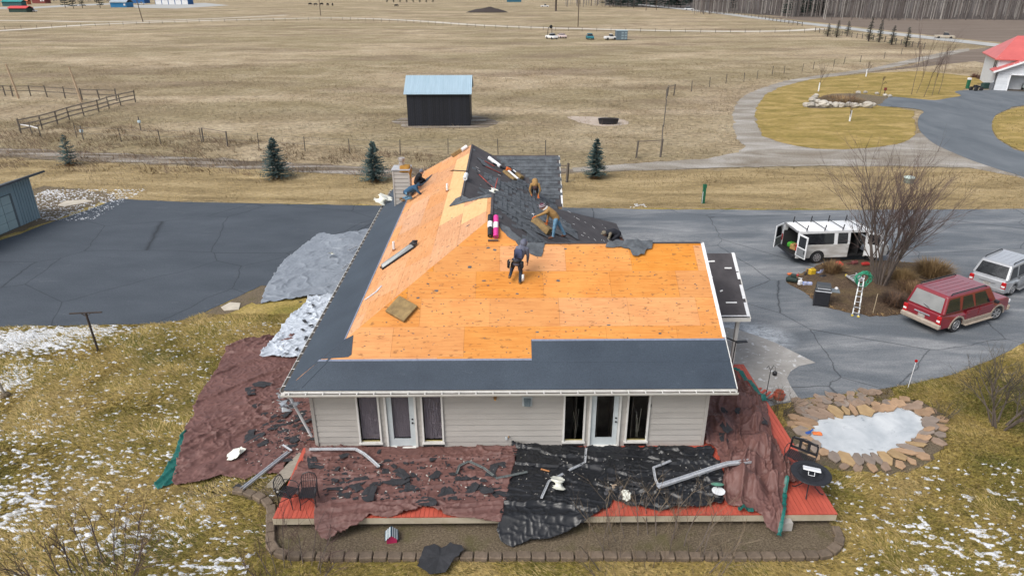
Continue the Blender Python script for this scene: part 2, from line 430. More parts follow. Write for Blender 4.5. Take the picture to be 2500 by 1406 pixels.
ndr = zz([(1430, 768), (1510, 708), (1700, 720), (1850, 731), (1950, 716), (2045, 698), (1995, 672), (2080, 658), (2330, 655), (2500, 655), (3300, 640), (3300, 700), (2500, 770), (2400, 793), (2330, 820), (2290, 845), (2270, 880), (2265, 930), (2280, 975), (2310, 1015), (2400, 1070), (2500, 1110), (3300, 1300), (3300, 1560), (2500, 1292), (2330, 1240), (2150, 1180), (2000, 1120), (1850, 1050), (1770, 985), (1735, 940), (1728, 880), (1745, 840), (1770, 820), (1740, 800), (1600, 783)])
struct(sheet('neighbour_driveway', smoothline(ats(ndr), 3), .048, G['asphalt_neighbour']))
lawn2 = zz([(2500, 775), (2400, 798), (2330, 825), (2290, 850), (2272, 885), (2268, 930), (2284, 975), (2312, 1010), (2400, 1065), (2500, 1104), (3300, 1290), (3300, 640)])
struct(sheet('neighbour_lawn', rough_edge(ats(lawn2), .8, .06, 7), .044, G['island_grass']))
# the house driveway
drv = [at(u, v) for u, v in [(-250, 640), (0, 588), (50, 572), (120, 545), (225, 510), (275, 490), (300, 486), (330, 489), (480, 495), (650, 498), (920, 503), (1380, 508), (1600, 512), (2000, 514), (2500, 511), (3200, 512), (3200, 700), (2700, 790), (2500, 838), (2420, 880), (2330, 915), (2210, 942), (2100, 958), (1950, 976)]]
drv += W2([(7.5, 21.5), (-5.5, 33)]) + [at(u, v) for u, v in [(640, 697), (600, 716), (560, 735), (500, 764), (450, 782), (400, 790), (330, 793), (200, 795), (0, 799), (-250, 805)]]
struct(sheet('driveway', rough_edge(drv, .5, .025, 8), .03, G['asphalt']))
gravel_edge = [at(u, v) for u, v in [(480, 772), (560, 737), (640, 699), (700, 690), (700, 720), (640, 742), (600, 745), (560, 765), (490, 782), (450, 786)]]
struct(sheet('gravel_margin', rough_edge(gravel_edge, .25, .08, 9), .022, G['bed_soil']))
gravel_lot = [at(u, v) for u, v in [(-60, 595), (0, 582), (60, 562), (150, 530), (235, 500), (290, 484), (255, 470), (190, 462), (110, 455), (60, 470), (-60, 520)]]
struct(sheet('gravel_yard', rough_edge(gravel_lot, .4, .15, 10), .024, G['bed_soil']))
slab = [at(u, v) for u, v in [(1760, 800), (1800, 806), (1850, 822), (1892, 838), (1990, 887), (1950, 895), (1930, 908), (1921, 925), (1930, 945), (1951, 976), (1900, 985), (1820, 950)]] + W2([(7.4, 21.5), (7.2, 28)])
mb = MB(); mb.ext([(p.x, p.y, .0) for p in slab], (0, 0, .045)); struct(mb.build('concrete_apron', G['concrete_slab_mat']))
# mulch bed round the tree, slightly mounded
mul = [at(u, v) for u, v in [(1922, 690), (1950, 672), (2005, 645), (2080, 634), (2200, 640), (2290, 648), (2325, 672), (2318, 705), (2260, 735), (2210, 765), (2140, 773), (2062, 763), (2005, 748), (1975, 722)]]
mul = rough_edge(smoothline(mul, 4), .3, .05, 11)
cx = sum(p.x for p in mul) / len(mul); cy = sum(p.y for p in mul) / len(mul)
mb = MB(); vs = []; n = len(mul); rings = 8
for k in range(rings):
    t = 1 - k / rings
    for p in mul:
        x = cx + (p.x - cx) * t; y = cy + (p.y - cy) * t
        vs.append((x, y, .034 + .28 * (1 - t ** 3) + float(fbm(x * 1.5, y * 1.5, 5)) * .10 * (1 - t)))
vs.append((cx, cy, .36)); fs = [(k * n + i, k * n + (i + 1) % n, (k + 1) * n + (i + 1) % n, (k + 1) * n + i) for k in range(rings - 1) for i in range(n)]
fs += [((rings - 1) * n + i, (rings - 1) * n + (i + 1) % n, rings * n) for i in range(n)]
mb.add(vs, fs); struct(mb.build('mulch_bed', G['mulch'], smooth=True))
# far roads and fields
def strip(name, pix, w, z, mat, jit=0):
    c = smoothline([at(u, v) for u, v in pix], 5, False); l = []; r = []
    for i, p in enumerate(c):
        d = (c[min(i + 1, len(c) - 1)] - c[max(i - 1, 0)]).normalized(); s_ = Vector((-d.y, d.x, 0)) * w / 2
        l.append(p + s_); r.append(p - s_)
    return struct(sheet(name, l + r[::-1], z, mat))
strip('ranch_lane', [(-500, 100), (0, 76), (230, 61), (480, 52), (700, 46.5), (840, 45), (1000, 51), (1180, 63), (1400, 71), (1700, 77), (1900, 77), (2010, 71)], 5.5, .06, G['far_road'])
strip('ranch_lane_upper', [(-500, 50), (0, 51), (250, 54), (480, 48), (700, 38)], 4.5, .05, G['far_road'])
strip('county_road', [(1560, 12), (1730, 30), (1850, 45), (2000, 62), (2150, 80), (2300, 97), (2400, 108), (2520, 122), (3000, 180)], 8.0, .09, G['far_asphalt'])
struct(sheet('ploughed_field', ats([(1860, 41), (2100, 44), (2600, 52), (3200, 60), (3200, 150), (2520, 112), (2300, 90), (2150, 73), (2000, 55)]), .04, G['ploughed_field']))
struct(sheet('roadside_bank', ats([(2320, 128), (2420, 116), (2600, 140), (2600, 200), (2380, 150), (2240, 165), (2100, 180), (2230, 160)]), .03, G['ploughed_field']))
struct(sheet('farm_yard', ats([(310, 14), (500, 8), (560, 14), (430, 22), (330, 20)]), .05, G['far_asphalt']))
struct(sheet('farm_lane', ats([(-100, 20), (80, 18), (180, 12), (300, 8), (300, 11), (180, 16), (80, 22), (-100, 24)]), .05, G['far_asphalt']))
# trampled soil by the barn and the pale patch round the trough
struct(sheet('barn_mud', rough_edge(smoothline(ats([(960, 296), (1000, 288), (1060, 300), (1150, 284), (1195, 290), (1218, 300), (1180, 312), (1100, 314), (1000, 312)]), 5), .8, .15, 12), .012, G['track_dirt']))
struct(sheet('trough_patch', rough_edge(smoothline(ats([(1385, 286), (1430, 285), (1490, 288), (1535, 297), (1520, 306), (1470, 309), (1425, 302)]), 5), .6, .1, 13), .014, mk('pale_dirt', (.42, .35, .29), (.30, .245, .195), scale=.6, coord='world')))
struct(sheet('gravel_patch', rough_edge(ats([(430, 1192), (520, 1178), (600, 1175), (690, 1180), (705, 1262), (662, 1262), (645, 1228), (560, 1206), (500, 1222), (455, 1210)]), .25, .07, 14), .021, G['bed_soil']))
# stepping slabs
def slabstone(name, pts, z, label):
    mb = MB(); mb.ext([(p.x, p.y, 0) for p in pts], (0, 0, z)); o = mb.build(name, mk('pale_stone', (.50, .45, .37), (.38, .34, .28), scale=3, coord='world', bump=.3), bevel=.02)
    return tag(o, label, 'paving slab')
slabstone('paving_slab', ats([(540, 752), (562, 740), (588, 742), (584, 757), (548, 760)]), .07, 'pale square paving slab in the gravel beside the left driveway')
slabstone('paving_slab', rough_edge(ats([(140, 503), (160, 492), (205, 489), (226, 492), (190, 500), (160, 505)]), .5, .05, 3), .06, 'long pale slab lying in the gravel beside the blue garage')
# ================================================================ the house being re-roofed
XL, XR, EV, ZE, SL = -7.18, 7.48, 18.9, 3.2, .55
XA, ZA = -.55, ZE + SL * 6.63           # ridge of the broad rear block
XB, ZB = -2.05, ZE + SL * 5.13          # lower ridge behind it
DECK = .5
zf = lambda x, y: ZE + SL * (y - EV)                 # front slope
zl = lambda x, y: ZE + SL * (x - XL)                 # left slope
zra = lambda x, y: ZA - SL * (x - XA)                # right slope of the block
zwb = lambda x, y: 6.2 - SL * (y - 24.35)            # back slope of the right wing
zba = lambda x, y: ZA - SL * (y - 28.95)
zrb = lambda x, y: ZB - SL * (x - XB)
zcf = lambda x, y: ZE + SL * (y - 38.7)
zcb = lambda x, y: 5.345 - SL * (y - 42.6)
FRONT = [(XL, EV), (XR, EV), (XR, 24.35), (.632, 24.35), (XA, 25.53)]
LEFT = [(XL, EV), (XA, 25.53), (XA, 28.95), (XB, 30.45), (XB, 42.7), (XL, 42.7)]
RIGHTA = [(XA, 25.53), (.632, 24.35), (6.08, 29.8), (6.08, 35.58), (XA, 28.95)]
WINGB = [(.632, 24.35), (XR, 24.35), (XR, 29.8), (6.08, 29.8)]
BACKA = [(XA, 28.95), (6.08, 35.58), (3.08, 35.58), (XB, 30.45)]
RIGHTB = [(XB, 30.45), (3.08, 35.58), (3.08, 38.7), (-.81, 42.6), (-.87, 42.7), (XB, 42.7)]
CF = [(3.08, 38.7), (3.35, 38.7), (3.35, 42.6), (-.81, 42.6)]
CB = [(-.81, 42.6), (3.35, 42.6), (3.35, 46.5), (3.08, 46.5)]
house = thing('house', 'single-storey beige house, its roof stripped to orange plywood and dark underlayment', 'house', (0, 19.5, 0))
HO = Vector((0, 19.5, 0))
M_trim = mk('trim_white', (.66, .65, .62), (.55, .54, .51), scale=3, rough=.5)
M_sid = mk('siding', (.40, .378, .35), (.345, .325, .30), scale=1.2, rough=.6, objvar=.04, stretch=(.6, 1, 3), bump=.1, bscale=30)
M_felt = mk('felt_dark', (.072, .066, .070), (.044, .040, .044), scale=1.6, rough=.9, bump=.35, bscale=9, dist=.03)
M_gal = mk('galvanised', (.62, .64, .67), (.45, .47, .5), scale=6, rough=.4, metal=.35)
M_black = mk('black_metal', (.012, .013, .016), (.02, .02, .024), scale=10, rough=.45)
M_glass = mk('glass_dark', (.010, .011, .012), (.03, .028, .024), scale=1.2, rough=.06, spec=.8)
def PT(x, y, f, d=0.0):
    return Vector((x, y, f(x, y) + d)) - HO
def slope_sheet(mb, poly, f, d0, d1):
    b = [PT(x, y, f, d0) for x, y in poly]; t = [PT(x, y, f, d1) for x, y in poly]; n = len(poly)
    ar = sum(poly[i][0] * poly[(i + 1) % n][1] - poly[(i + 1) % n][0] * poly[i][1] for i in range(n))
    if ar < 0: b.reverse(); t.reverse()
    mb.add(b + t, [tuple(range(n - 1, -1, -1)), tuple(range(n, 2 * n))] + [(i, (i + 1) % n, n + (i + 1) % n, n + i) for i in range(n)])
def clip_rect(poly, x0, x1, y0, y1):
    for ax, v, sg in ((0, x0, 1), (0, x1, -1), (1, y0, 1), (1, y1, -1)):
        out = []
        for i in range(len(poly)):
            p = poly[i]; q = poly[(i + 1) % len(poly)]; dp = (p[ax] - v) * sg; dq = (q[ax] - v) * sg
            if dp >= 0: out.append(p)
            if dp * dq < 0:
                t = dp / (dp - dq); out.append((p[0] + (q[0] - p[0]) * t, p[1] + (q[1] - p[1]) * t))
        poly = out
        if not poly: return []
    return poly
def area(p): return abs(sum(p[i][0] * p[(i + 1) % len(p)][1] - p[(i + 1) % len(p)][0] * p[i][1] for i in range(len(p)))) / 2
# structural roof slab under everything
mb = MB()
for P, f in ((FRONT, zf), (LEFT, zl), (RIGHTA, zra), (WINGB, zwb), (BACKA, zba), (RIGHTB, zrb), (CF, zcf), (CB, zcb)): slope_sheet(mb, P, f, -.16, -.016)
roof = mb.build('roof', mk('rafter_wood', (.30, .2, .11), scale=4), house)
# plywood
def ply_mat(name, a, b, c, rot):
    t = NT(name, .7)
    oc = t.N.new('ShaderNodeTexCoord').outputs['Object']; oi = t.N.new('ShaderNodeObjectInfo')
    grain = t.noise(t.map((1.1, 16, 4) if not rot else (16, 1.1, 4), 0, oc), 1, 5, .65, .5); blot = t.noise(t.map((.9, .9, .9), 0, oc), 1, 4, .6)
    cc = t.ramp(grain, [(.3, b), (.52, a), (.75, c)])
    cc = t.mix(t.ramp(blot, [(.42, 0.0), (.7, .5)]), cc, c)
    mr = t.N.new('ShaderNodeMapRange'); mr.inputs[3].default_value = .92; mr.inputs[4].default_value = 1.06; t.L.new(oi.outputs['Random'], mr.inputs[0])
    h = t.N.new('ShaderNodeHueSaturation'); t.L.new(mr.outputs[0], h.inputs['Value']); t.L.new(cc, h.inputs['Color'])
    sat = t.N.new('ShaderNodeMapRange'); sat.inputs[3].default_value = .88; sat.inputs[4].default_value = 1.06
    w = t.N.new('ShaderNodeTexWhiteNoise'); w.noise_dimensions = '1D'; t.L.new(oi.outputs['Random'], w.inputs['W']); t.L.new(w.outputs['Value'], sat.inputs[0]); t.L.new(sat.outputs[0], h.inputs['Saturation'])
    # nail-line stains and dark specks left by the old shingles
    sp = t.noise(t.map((4.5, 11, 3) if not rot else (9, 4.5, 3), 0), 1, 3, .5); st = t.ramp(sp, [(.605, 0.0), (.70, .62)])
    cc = t.mix(st, h.outputs[0], (.16, .07, .025)); t.color(cc); t.bump(grain, .12, .01)
    return t.m
P_front = ply_mat('plywood_orange', (.535, .215, .05), (.45, .165, .034), (.61, .28, .075), False)  # stronger orange than the left slope: light on the front, put into colour
P_left = ply_mat('plywood_peach', (.53, .255, .112), (.45, .20, .078), (.60, .32, .16), True)
P_new = mk('plywood_new', (.64, .42, .20), (.56, .34, .15), scale=3, stretch=(3, .6, 1), rough=.7)
rnd = random.Random(4)
def plywood(poly, f, along_x, mat, x0, x1, y0, y1, skip=None):
    run = 1.22 * math.cos(math.atan(SL)); k = 0; row = 0
    a0, a1, b0, b1 = (x0, x1, y0, y1) if along_x else (y0, y1, x0, x1)
    b = b0
    while b < b1 - 1e-3:
        a = a0 - (1.22 if row % 2 else 0) - (.35 * (row % 3))
        while a < a1:
            r = (a + .003, a + 2.437, b + .003, b + run - .003)
            p = clip_rect(list(poly), *(r if along_x else (r[2], r[3], r[0], r[1])))
            if len(p) >= 3 and area(p) > .02:
                q = []
                for v in p:
                    if not q or (abs(v[0] - q[-1][0]) + abs(v[1] - q[-1][1])) > 1e-4: q.append(v)
                if len(q) >= 3:
                    m = MB(); lift = rnd.uniform(0, .004); slope_sheet(m, q, f, -.014, lift)
                    m.build('plywood_sheet', mat(a, b) if callable(mat) else mat, roof); k += 1
            a += 2.44
        b += run; row += 1
    return k
plywood(FRONT, zf, True, P_front, XL, XR, EV, 25.6)
def leftmat(a, b):
    if 31.5 < a + 1 < 41 and b > -3.4: return P_new
    if 27.2 < a + 1 < 29.8 and -3.4 < b < -1.3: return P_new
    return P_left
plywood(LEFT, zl, False, leftmat, XL, XA + .05, EV, 42.7)
# underlayment strips (dark synthetic felt with a pale selvedge)
def und_mat():
    t = NT('underlayment', .62)
    fine = t.noise(t.map((30, 30, 30)), 1, 3, .7); sc = t.noise(t.map((2.5, 6, 3), .4), 1, 6, .7, .8); big = t.noise(t.map((.5, .5, .5)), 1, 4)
    c = t.ramp(big, [(.3, (.028, .039, .055)), (.7, (.042, .057, .077))]); c = t.mix(t.ramp(sc, [(.6, 0.0), (.8, .22)]), c, (.16, .19, .22))
    c = t.mix(1.0, c, t.ramp(fine, [(.3, .7), (.7, 1.3)]), 'MULTIPLY'); t.color(c); t.bump(fine, .3, .006); t.b.inputs['Specular IOR Level'].default_value = .35
    return t.m
M_und = und_mat(); M_selv = mk('selvedge', (.20, .23, .31), (.13, .15, .21), scale=8, rough=.6)
def strip_on(poly, f, d, name='underlayment_strip', mat=None, sag=0):
    m = MB(); slope_sheet(m, poly, f, d - .004, d); return m.build(name, mat or M_und, roof)
zmax = lambda x, y: max(zf(x, y), zl(x, y))
f1 = 19.86
strip_on([(XL, EV - .03), (XR + .02, EV - .03), (XR + .02, f1), (XL + (f1 - EV), f1)], zf, .010)
strip_on([(.86, f1 - .1), (XR + .02, f1 - .1), (XR + .02, 20.55), (.86, 20.55)], zf, .016)
strip_on([(XL + .9, f1 - .02), (.86, f1 - .02), (.86, f1 + .04), (XL + .96, f1 + .04)], zf, .013, 'selvedge_tape', M_selv)
strip_on([(.88, 20.50), (XR + .02, 20.50), (XR + .02, 20.56), (.88, 20.56)], zf, .020, 'selvedge_tape', M_selv)
strip_on([(XL - .03, EV + .02), (XL + 1.72, EV + 1.72), (-5.5, 37.9), (-5.95, 38.3), (-5.95, 42.72), (XL - .03, 42.72)], zl, .010)
strip_on([(-5.52, 20.6), (-5.46, 20.62), (-5.48, 37.9), (-5.54, 37.9)], zl, .015, 'selvedge_tape', M_selv)
strip_on([(-6.15, 19.92), (-5.28, 19.98), (-5.18, 20.06), (-5.22, 20.75), (-5.50, 20.58)], zf, .014)
# hip lap piece bent over the corner
mb = MB()
hp = [(XL - .02, EV - .02), (XL + .55, EV + .04), (XL + 1.35, EV + 1.05), (XL + 1.05, EV + 1.32), (XL + .05, EV + .6)]
mb.add([PT(x, y, lambda a, b: max(zf(a, b), zl(a, b)) if abs((x - XL) - (y - EV)) < .1 else min(zf(a, b), zl(a, b)), .022) for x, y in hp], [(0, 1, 2), (0, 2, 3), (0, 3, 4)])
mb.build('hip_lap', M_und, roof).modifiers.new('solid', 'SOLIDIFY').thickness = .004
# old felt on the right-hand slopes
def felt(poly, f, name, d=.004):
    m = MB(); slope_sheet(m, poly, f, -.012, d); return m.build(name, M_felt, roof)
felt(RIGHTA, zra, 'old_felt'); felt(WINGB, zwb, 'old_felt'); felt(BACKA, zba, 'old_felt'); felt(RIGHTB, zrb, 'old_felt'); felt(CF, zcf, 'old_felt'); felt(CB, zcb, 'old_felt')
# remaining asphalt shingles: small tabs in courses, one joined mesh per slope
M_sh = mk('old_shingle', (.105, .117, .130), (.052, .058, .066), scale=3, rough=.95, bump=.6, bscale=40, coord='world', lo=.35, hi=.65)
def tabs(poly, f, upx, upy, keep, name, seed, course=.145, tabw=.30, lift=.012):
    rn = random.Random(seed); m = MB(); xs = [p[0] for p in poly]; ys = [p[1] for p in poly]
    sx, sy = (upy, upx)
    if upy: a0, a1, b0, b1 = min(xs), max(xs), min(ys), max(ys)
    else: a0, a1, b0, b1 = min(ys), max(ys), min(xs), max(xs)
    P = np.array(poly); row = 0; b = b0
    while b < b1:
        a = a0 + (row % 2) * tabw / 2 + rn.uniform(0, .05)
        while a < a1:
            x, y = (a + tabw / 2, b + course / 2) if upy else (b + course / 2, a + tabw / 2)
            if bool(inside(np.array([x]), np.array([y]), poly)[0]) and keep(x, y, rn):
                l = lift * rn.uniform(.5, 1.5); j = rn.uniform(-.012, .012); low = b - .012 + j; hi_ = b + course + .02
                if (upy or upx) > 0: q = [(a, low), (a + tabw - .012, low), (a + tabw - .012, hi_), (a, hi_)]; dz = (l + .006, l + .006, .004, .004)
                else: q = [(a, hi_ - course - .02), (a + tabw - .012, hi_ - course - .02), (a + tabw - .012, b + course + .012 + j), (a, b + course + .012 + j)]; dz = (.004, .004, l + .006, l + .006)
                q = [(u, v) if upy else (v, u) for u, v in q]
                top = [PT(*q[i], f, .006 + dz[i]) for i in range(4)]; bot = [PT(*q[i], f, .004) for i in range(4)]
                if not upy: top.reverse(); bot.reverse()
                m.hexa(bot, top)
            a += tabw
        b += course; row += 1
    o = m.build(name, M_sh, roof); o['kind'] = 'stuff'; return o
tabs(CF, zcf, 0, 1, lambda x, y, r: (y > 40.6 + .9 * math.sin(x * 2.1) - max(0, x - 1.6) * 1.1) or (x > 2.9 and y > 39.6 and r.random() < .8), 'shingle_courses', 1, .27, .5, .035)
tabs(RIGHTB, zrb, -1, 0, lambda x, y, r: float(fbm(x * .6, y * .35, 8)) > .50 and r.random() < .93 and y > 33, 'shingle_courses', 2, .22, .4, .03)
tabs(RIGHTA, zra, -1, 0, lambda x, y, r: (x < 2.2 + 1.0 * math.sin(y * .9)) and float(fbm(x * .8, y * .8, 9)) > .40 and r.random() < .95, 'shingle_courses', 3, .20, .35, .03)
# torn sheets of shingle still hanging over the plywood
def torn(pts, f, d, name='torn_shingle_sheet', seed=1, mat=None, up=.03):
    rn = random.Random(seed); P = [Vector((x, y, 0)) for x, y in pts]; Q = rough_edge(P, .14, .022, seed)
    m = MB(); n = len(Q); cx = sum(p.x for p in Q) / n; cy = sum(p.y for p in Q) / n
    vs = [PT(cx, cy, f, d + up)] + [PT(p.x, p.y, f, d + rn.uniform(.004, up)) for p in Q]
    m.add(vs, [(0, 1 + i, 1 + (i + 1) % n) for i in range(n)]); o = m.build(name, mat or M_sh, roof); o.modifiers.new('solid', 'SOLIDIFY').thickness = -.006
    return o
torn([(-.56, 25.5), (.2, 25.0), (.62, 24.4), (1.0, 24.28), (.95, 24.05), (.62, 24.12), (.50, 24.45), (.10, 24.62), (-.15, 24.95), (-.30, 25.35)], zf, .012, seed=2)
torn([(.2, 24.9), (.63, 24.38), (1.5, 24.36), (1.35, 23.80), (.95, 23.85), (.70, 24.10), (.45, 24.30)], zf, .02, seed=3)
torn([(-.55, 28.85), (-.56, 28.3), (-1.2, 29.2), (-2.0, 30.0), (-2.65, 30.6), (-2.35, 31.4), (-2.05, 31.3), (-2.05, 30.45)], zl, .014, seed=4)
for sd_, pts in enumerate([[(3.9, 24.40), (5.0, 24.42), (5.05, 24.05), (3.75, 24.12)], [(4.7, 24.42), (5.6, 24.36), (5.5, 24.02), (4.55, 24.0)], [(4.6, 24.06), (5.4, 24.1), (5.2, 23.80), (4.75, 23.66)]]):
    torn(pts, zf, .03 + sd_ * .03, seed=20 + sd_, up=.06)
for k, (x, y, f) in enumerate([(1.3, 27, zra), (2.2, 28, zra), (.6, 28.2, zra), (2.9, 29.2, zra), (1.6, 29.3, zra), (3.2, 27.6, zra), (-.6, 36, zrb), (.3, 37.5, zrb), (-1.2, 39.5, zrb), (.8, 39.4, zrb), (-.9, 34, zrb), (1.2, 26.0, zra), (.4, 27.2, zra)]):
    rn = random.Random(50 + k); w = rn.uniform(.35, .8); h = rn.uniform(.2, .45); an = rn.uniform(0, 3.1)
    ca, sa = math.cos(an), math.sin(an)
    torn([(x + ca * a - sa * b, y + sa * a + ca * b) for a, b in ((-w, -h), (w, -h * .7), (w * .9, h), (-w * .7, h))], f, .02, seed=60 + k, up=.05)
# black ridge gap seams
mb = MB(); mb.bar(PT(XA, 25.6, zra, .02), PT(XA, 28.9, zra, .02), .10, .02); mb.build('ridge_slot', M_felt, roof)
mb = MB(); mb.bar(PT(XB, 30.6, zrb, .02), PT(XB, 42.6, zrb, .02), .10, .02); mb.build('ridge_slot', M_felt, roof)
mb = MB(); mb.bar(PT(.7, 24.36, zf, .004), PT(XR, 24.36, zf, .004), .10, .03); mb.build('ridge_slot', M_felt, roof)
# specks of torn shingle and nail heads on the plywood: too many and too small to pick apart
rn = random.Random(9); mb = MB()
for k in range(420):
    if k < 300: x = rn.uniform(-5, 7.3); y = rn.uniform(20.0, 24.2); f = zf; ok = (x - XL) > (y - EV) + .2 and not (x > .8 and y < 20.6)
    else: x = rn.uniform(-5.2, -.7); y = rn.uniform(22, 41); f = zl; ok = (x - XL) < (y - EV) - .2 and x < (XB - .1 if y > 29 else XA - .1)
    if not ok: continue
    r = rn.uniform(.010, .022) if rn.random() < .93 else rn.uniform(.03, .06); an = rn.uniform(0, 3.1); e = rn.uniform(.45, 1)
    pts = []
    for j in range(6):
        t = j * math.pi / 3 + an; rr = r * rn.uniform(.6, 1.2); pts.append((x + rr * 1.6 * math.cos(t), y + rr * e * math.sin(t)))
    slope_sheet(mb, pts, f, .003, .012)
o = mb.build('shingle_crumbs', M_sh, roof); o['kind'] = 'stuff'
mb = MB()
for k in range(70):
    f, x, y = rn.choice([(zra, rn.uniform(0, 5.6), rn.uniform(26, 33)), (zrb, rn.uniform(-1.9, 2), rn.uniform(32, 41)), (zra, rn.uniform(3, 5.8), rn.uniform(29, 34.5))])
    P = RIGHTA if f is zra else RIGHTB
    if not bool(inside(np.array([x]), np.array([y]), P)[0]): continue
    an = rn.uniform(0, 3.1); l = rn.uniform(.02, .11); w = rn.uniform(.006, .014); ca, sa = math.cos(an), math.sin(an)
    slope_sheet(mb, [(x + ca * a - sa * b, y + sa * a + ca * b) for a, b in ((-l, -w), (l, -w), (l, w), (-l, w))], f, .01, .02)
o = mb.build('paper_scraps', mk('paper_white', (.7, .7, .7), scale=9), roof); o['kind'] = 'stuff'
# ---------------------------------------------------------------- walls
def wall_run(name, p, q, z0, z1, openings, reveal=.232, n_out=(0, -1)):
    """beveled lap siding between p and q (2d), one board object per piece; openings = (a0,a1,z0,z1) along the run"""
    P = Vector((*p, 0)); Q = Vector((*q, 0)); L = (Q - P).length; d = (Q - P) / L; o3 = Vector((*n_out, 0))
    m = MB(); core = [(0, L, z0, z1)]
    for oa, ob, oz0, oz1 in sorted(openings): pass
    # core wall as pieces round the openings
    xs = [0] + [v for o in sorted(openings) for v in o[:2]] + [L]
    for i in range(0, len(xs), 2): 
        a, b = xs[i], xs[i + 1]; c = P + d * (a + b) / 2 - o3 * .09; m.box(c + Vector((0, 0, (z0 + z1) / 2)) - HO, (b - a, .14, z1 - z0), math.atan2(d.y, d.x))
    for oa, ob, oz0, oz1 in openings:
        for u, v in ((z0, oz0), (oz1, z1)):
            if v - u > .01: m.box(P + d * (oa + ob) / 2 - o3 * .09 + Vector((0, 0, (u + v) / 2)) - HO, (ob - oa, .14, v - u), math.atan2(d.y, d.x))
    w = m.build(name, M_felt if reveal < .3 else M_sid, house)  # dark core shows through the board gaps, standing in for lap shadow lines
    z = z0; ang = math.atan2(d.y, d.x)
    while z < z1 - .02:
        h = min(reveal, z1 - z)
        seg = [(0.06, L - 0.06)]
        for oa, ob, oz0, oz1 in openings:
            if oz0 - .005 < z + h and oz1 > z:
                seg = [s2 for s in seg for s2 in ([(s[0], oa), (ob, s[1])] if s[0] < oa and s[1] > ob else [s])]
        for a, b in seg:
            if b - a < .02: continue
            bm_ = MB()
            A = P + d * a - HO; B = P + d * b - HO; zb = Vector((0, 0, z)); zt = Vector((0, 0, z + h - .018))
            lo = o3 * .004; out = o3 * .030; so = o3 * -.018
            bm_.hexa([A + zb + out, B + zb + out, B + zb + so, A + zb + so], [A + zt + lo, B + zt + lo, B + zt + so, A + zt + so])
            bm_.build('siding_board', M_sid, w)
        z += reveal
    return w
def px2x(u, v=1030, Y=19.5): return atY(u, v, Y).x
WX0, WX1, WY = -6.58, 6.84, 19.5
OPEN = []                                   # (x0,x1,kind)
for a, b, k in ((874, 930, 'w'), (942, 1018, 'd'), (1030, 1083, 'w'), (1374, 1428, 'w'), (1437, 1513, 'd'), (1527, 1583, 'w')):
    OPEN.append((px2x(a), px2x(b), k))
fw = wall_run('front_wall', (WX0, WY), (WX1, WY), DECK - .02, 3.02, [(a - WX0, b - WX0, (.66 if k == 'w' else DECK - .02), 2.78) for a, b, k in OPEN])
wall_run('left_wall', (WX0, 42.1), (WX0, WY), .1, 3.02, [], .45, (-1, 0))
wall_run('right_wall', (WX1, WY), (WX1, 29.2), .1, 3.02, [], .45, (1, 0))
mb = MB(); mb.box(Vector((-.2, 34.7, 1.5)) - HO, (11.5, .14, 3)); mb.box(Vector((2.3, 40, 1.5)) - HO, (.14, 9, 3)); mb.box(Vector((5.3, 32, 1.5)) - HO, (.14, 5.3, 3)); mb.box(Vector((-2, 42.0, 1.5)) - HO, (9, .14, 3))
mb.box(Vector((6.2, 29.1, 1.5)) - HO, (1.3, .14, 3))
mb.ext([Vector((6.76, 19.5, 3)) - HO, Vector((6.76, 29.2, 3)) - HO, Vector((6.76, 24.35, 5.9)) - HO], (.1, 0, 0)); mb.ext([Vector((-6.6, 42, 3)) - HO, Vector((2.5, 42, 3)) - HO, Vector((-2.05, 42, 5.6)) - HO], (0, .1, 0))
mb.box(Vector((2.9, 42.6, 1.5)) - HO, (.14, 7, 3)); mb.box(Vector((0, 25, .2)) - HO, (13, 11, .3))
mb.build('rear_walls', M_sid, house)
# corner boards, soffit, fascia
for xx in (WX0 + .03, WX1 - .03): mb = MB(); mb.box(Vector((xx, WY - .028, 1.76)) - HO, (.11, .05, 2.5)); mb.build('corner_board', M_sid, house)
mb = MB(); mb.box(Vector(((XL + XR) / 2, 19.2, 3.025)) - HO, (XR - XL - .06, .66, .02)); mb.box(Vector((-6.86, 30.9, 3.02)) - HO, (.58, 23.4, .02)); mb.build('soffit', M_trim, house)
def gutter(p, q, out, nh, name='gutter'):
    P = Vector(p) - HO; Q = Vector(q) - HO; d = (Q - P).normalized(); o3 = Vector(out); m = MB()
    prof = [(0, .0), (0, -.11), (.02, -.12), (.11, -.12), (.15, -.06), (.16, 0), (.150, 0), (.140, -.058), (.105, -.11), (.02, -.11), (.01, 0)]
    m.ext([P + o3 * a + Vector((0, 0, z)) for a, z in prof], Q - P)
    g = m.build(name, M_trim, house)
    mh = MB(); mh.box((0, 0, 0), (.03, .15, .012)) if abs(d.x) > .5 else mh.box((0, 0, 0), (.15, .03, .012)); me = mh.mesh('gutter_hanger', M_trim)
    for i in range(nh):
        inst('gutter_hanger', me, g, P + (Q - P) * ((i + .5) / nh) + o3 * .078 + Vector((0, 0, .004)))
    return g
gutter((XL - .1, EV - .03, 3.13), (XR + .05, EV - .03, 3.13), (0, -1, 0), 27)
gutter((XL - .03, 42.7, 3.13), (XL - .03, EV + .1, 3.13), (-1, 0, 0), 44)
mb = MB(); mb.box(Vector(((XL + XR) / 2, EV - .012, 3.06)) - HO, (XR - XL, .03, .2)); mb.box(Vector((XL - .01, 30.8, 3.06)) - HO, (.03, 23.6, .2)); mb.build('fascia', M_trim, house)
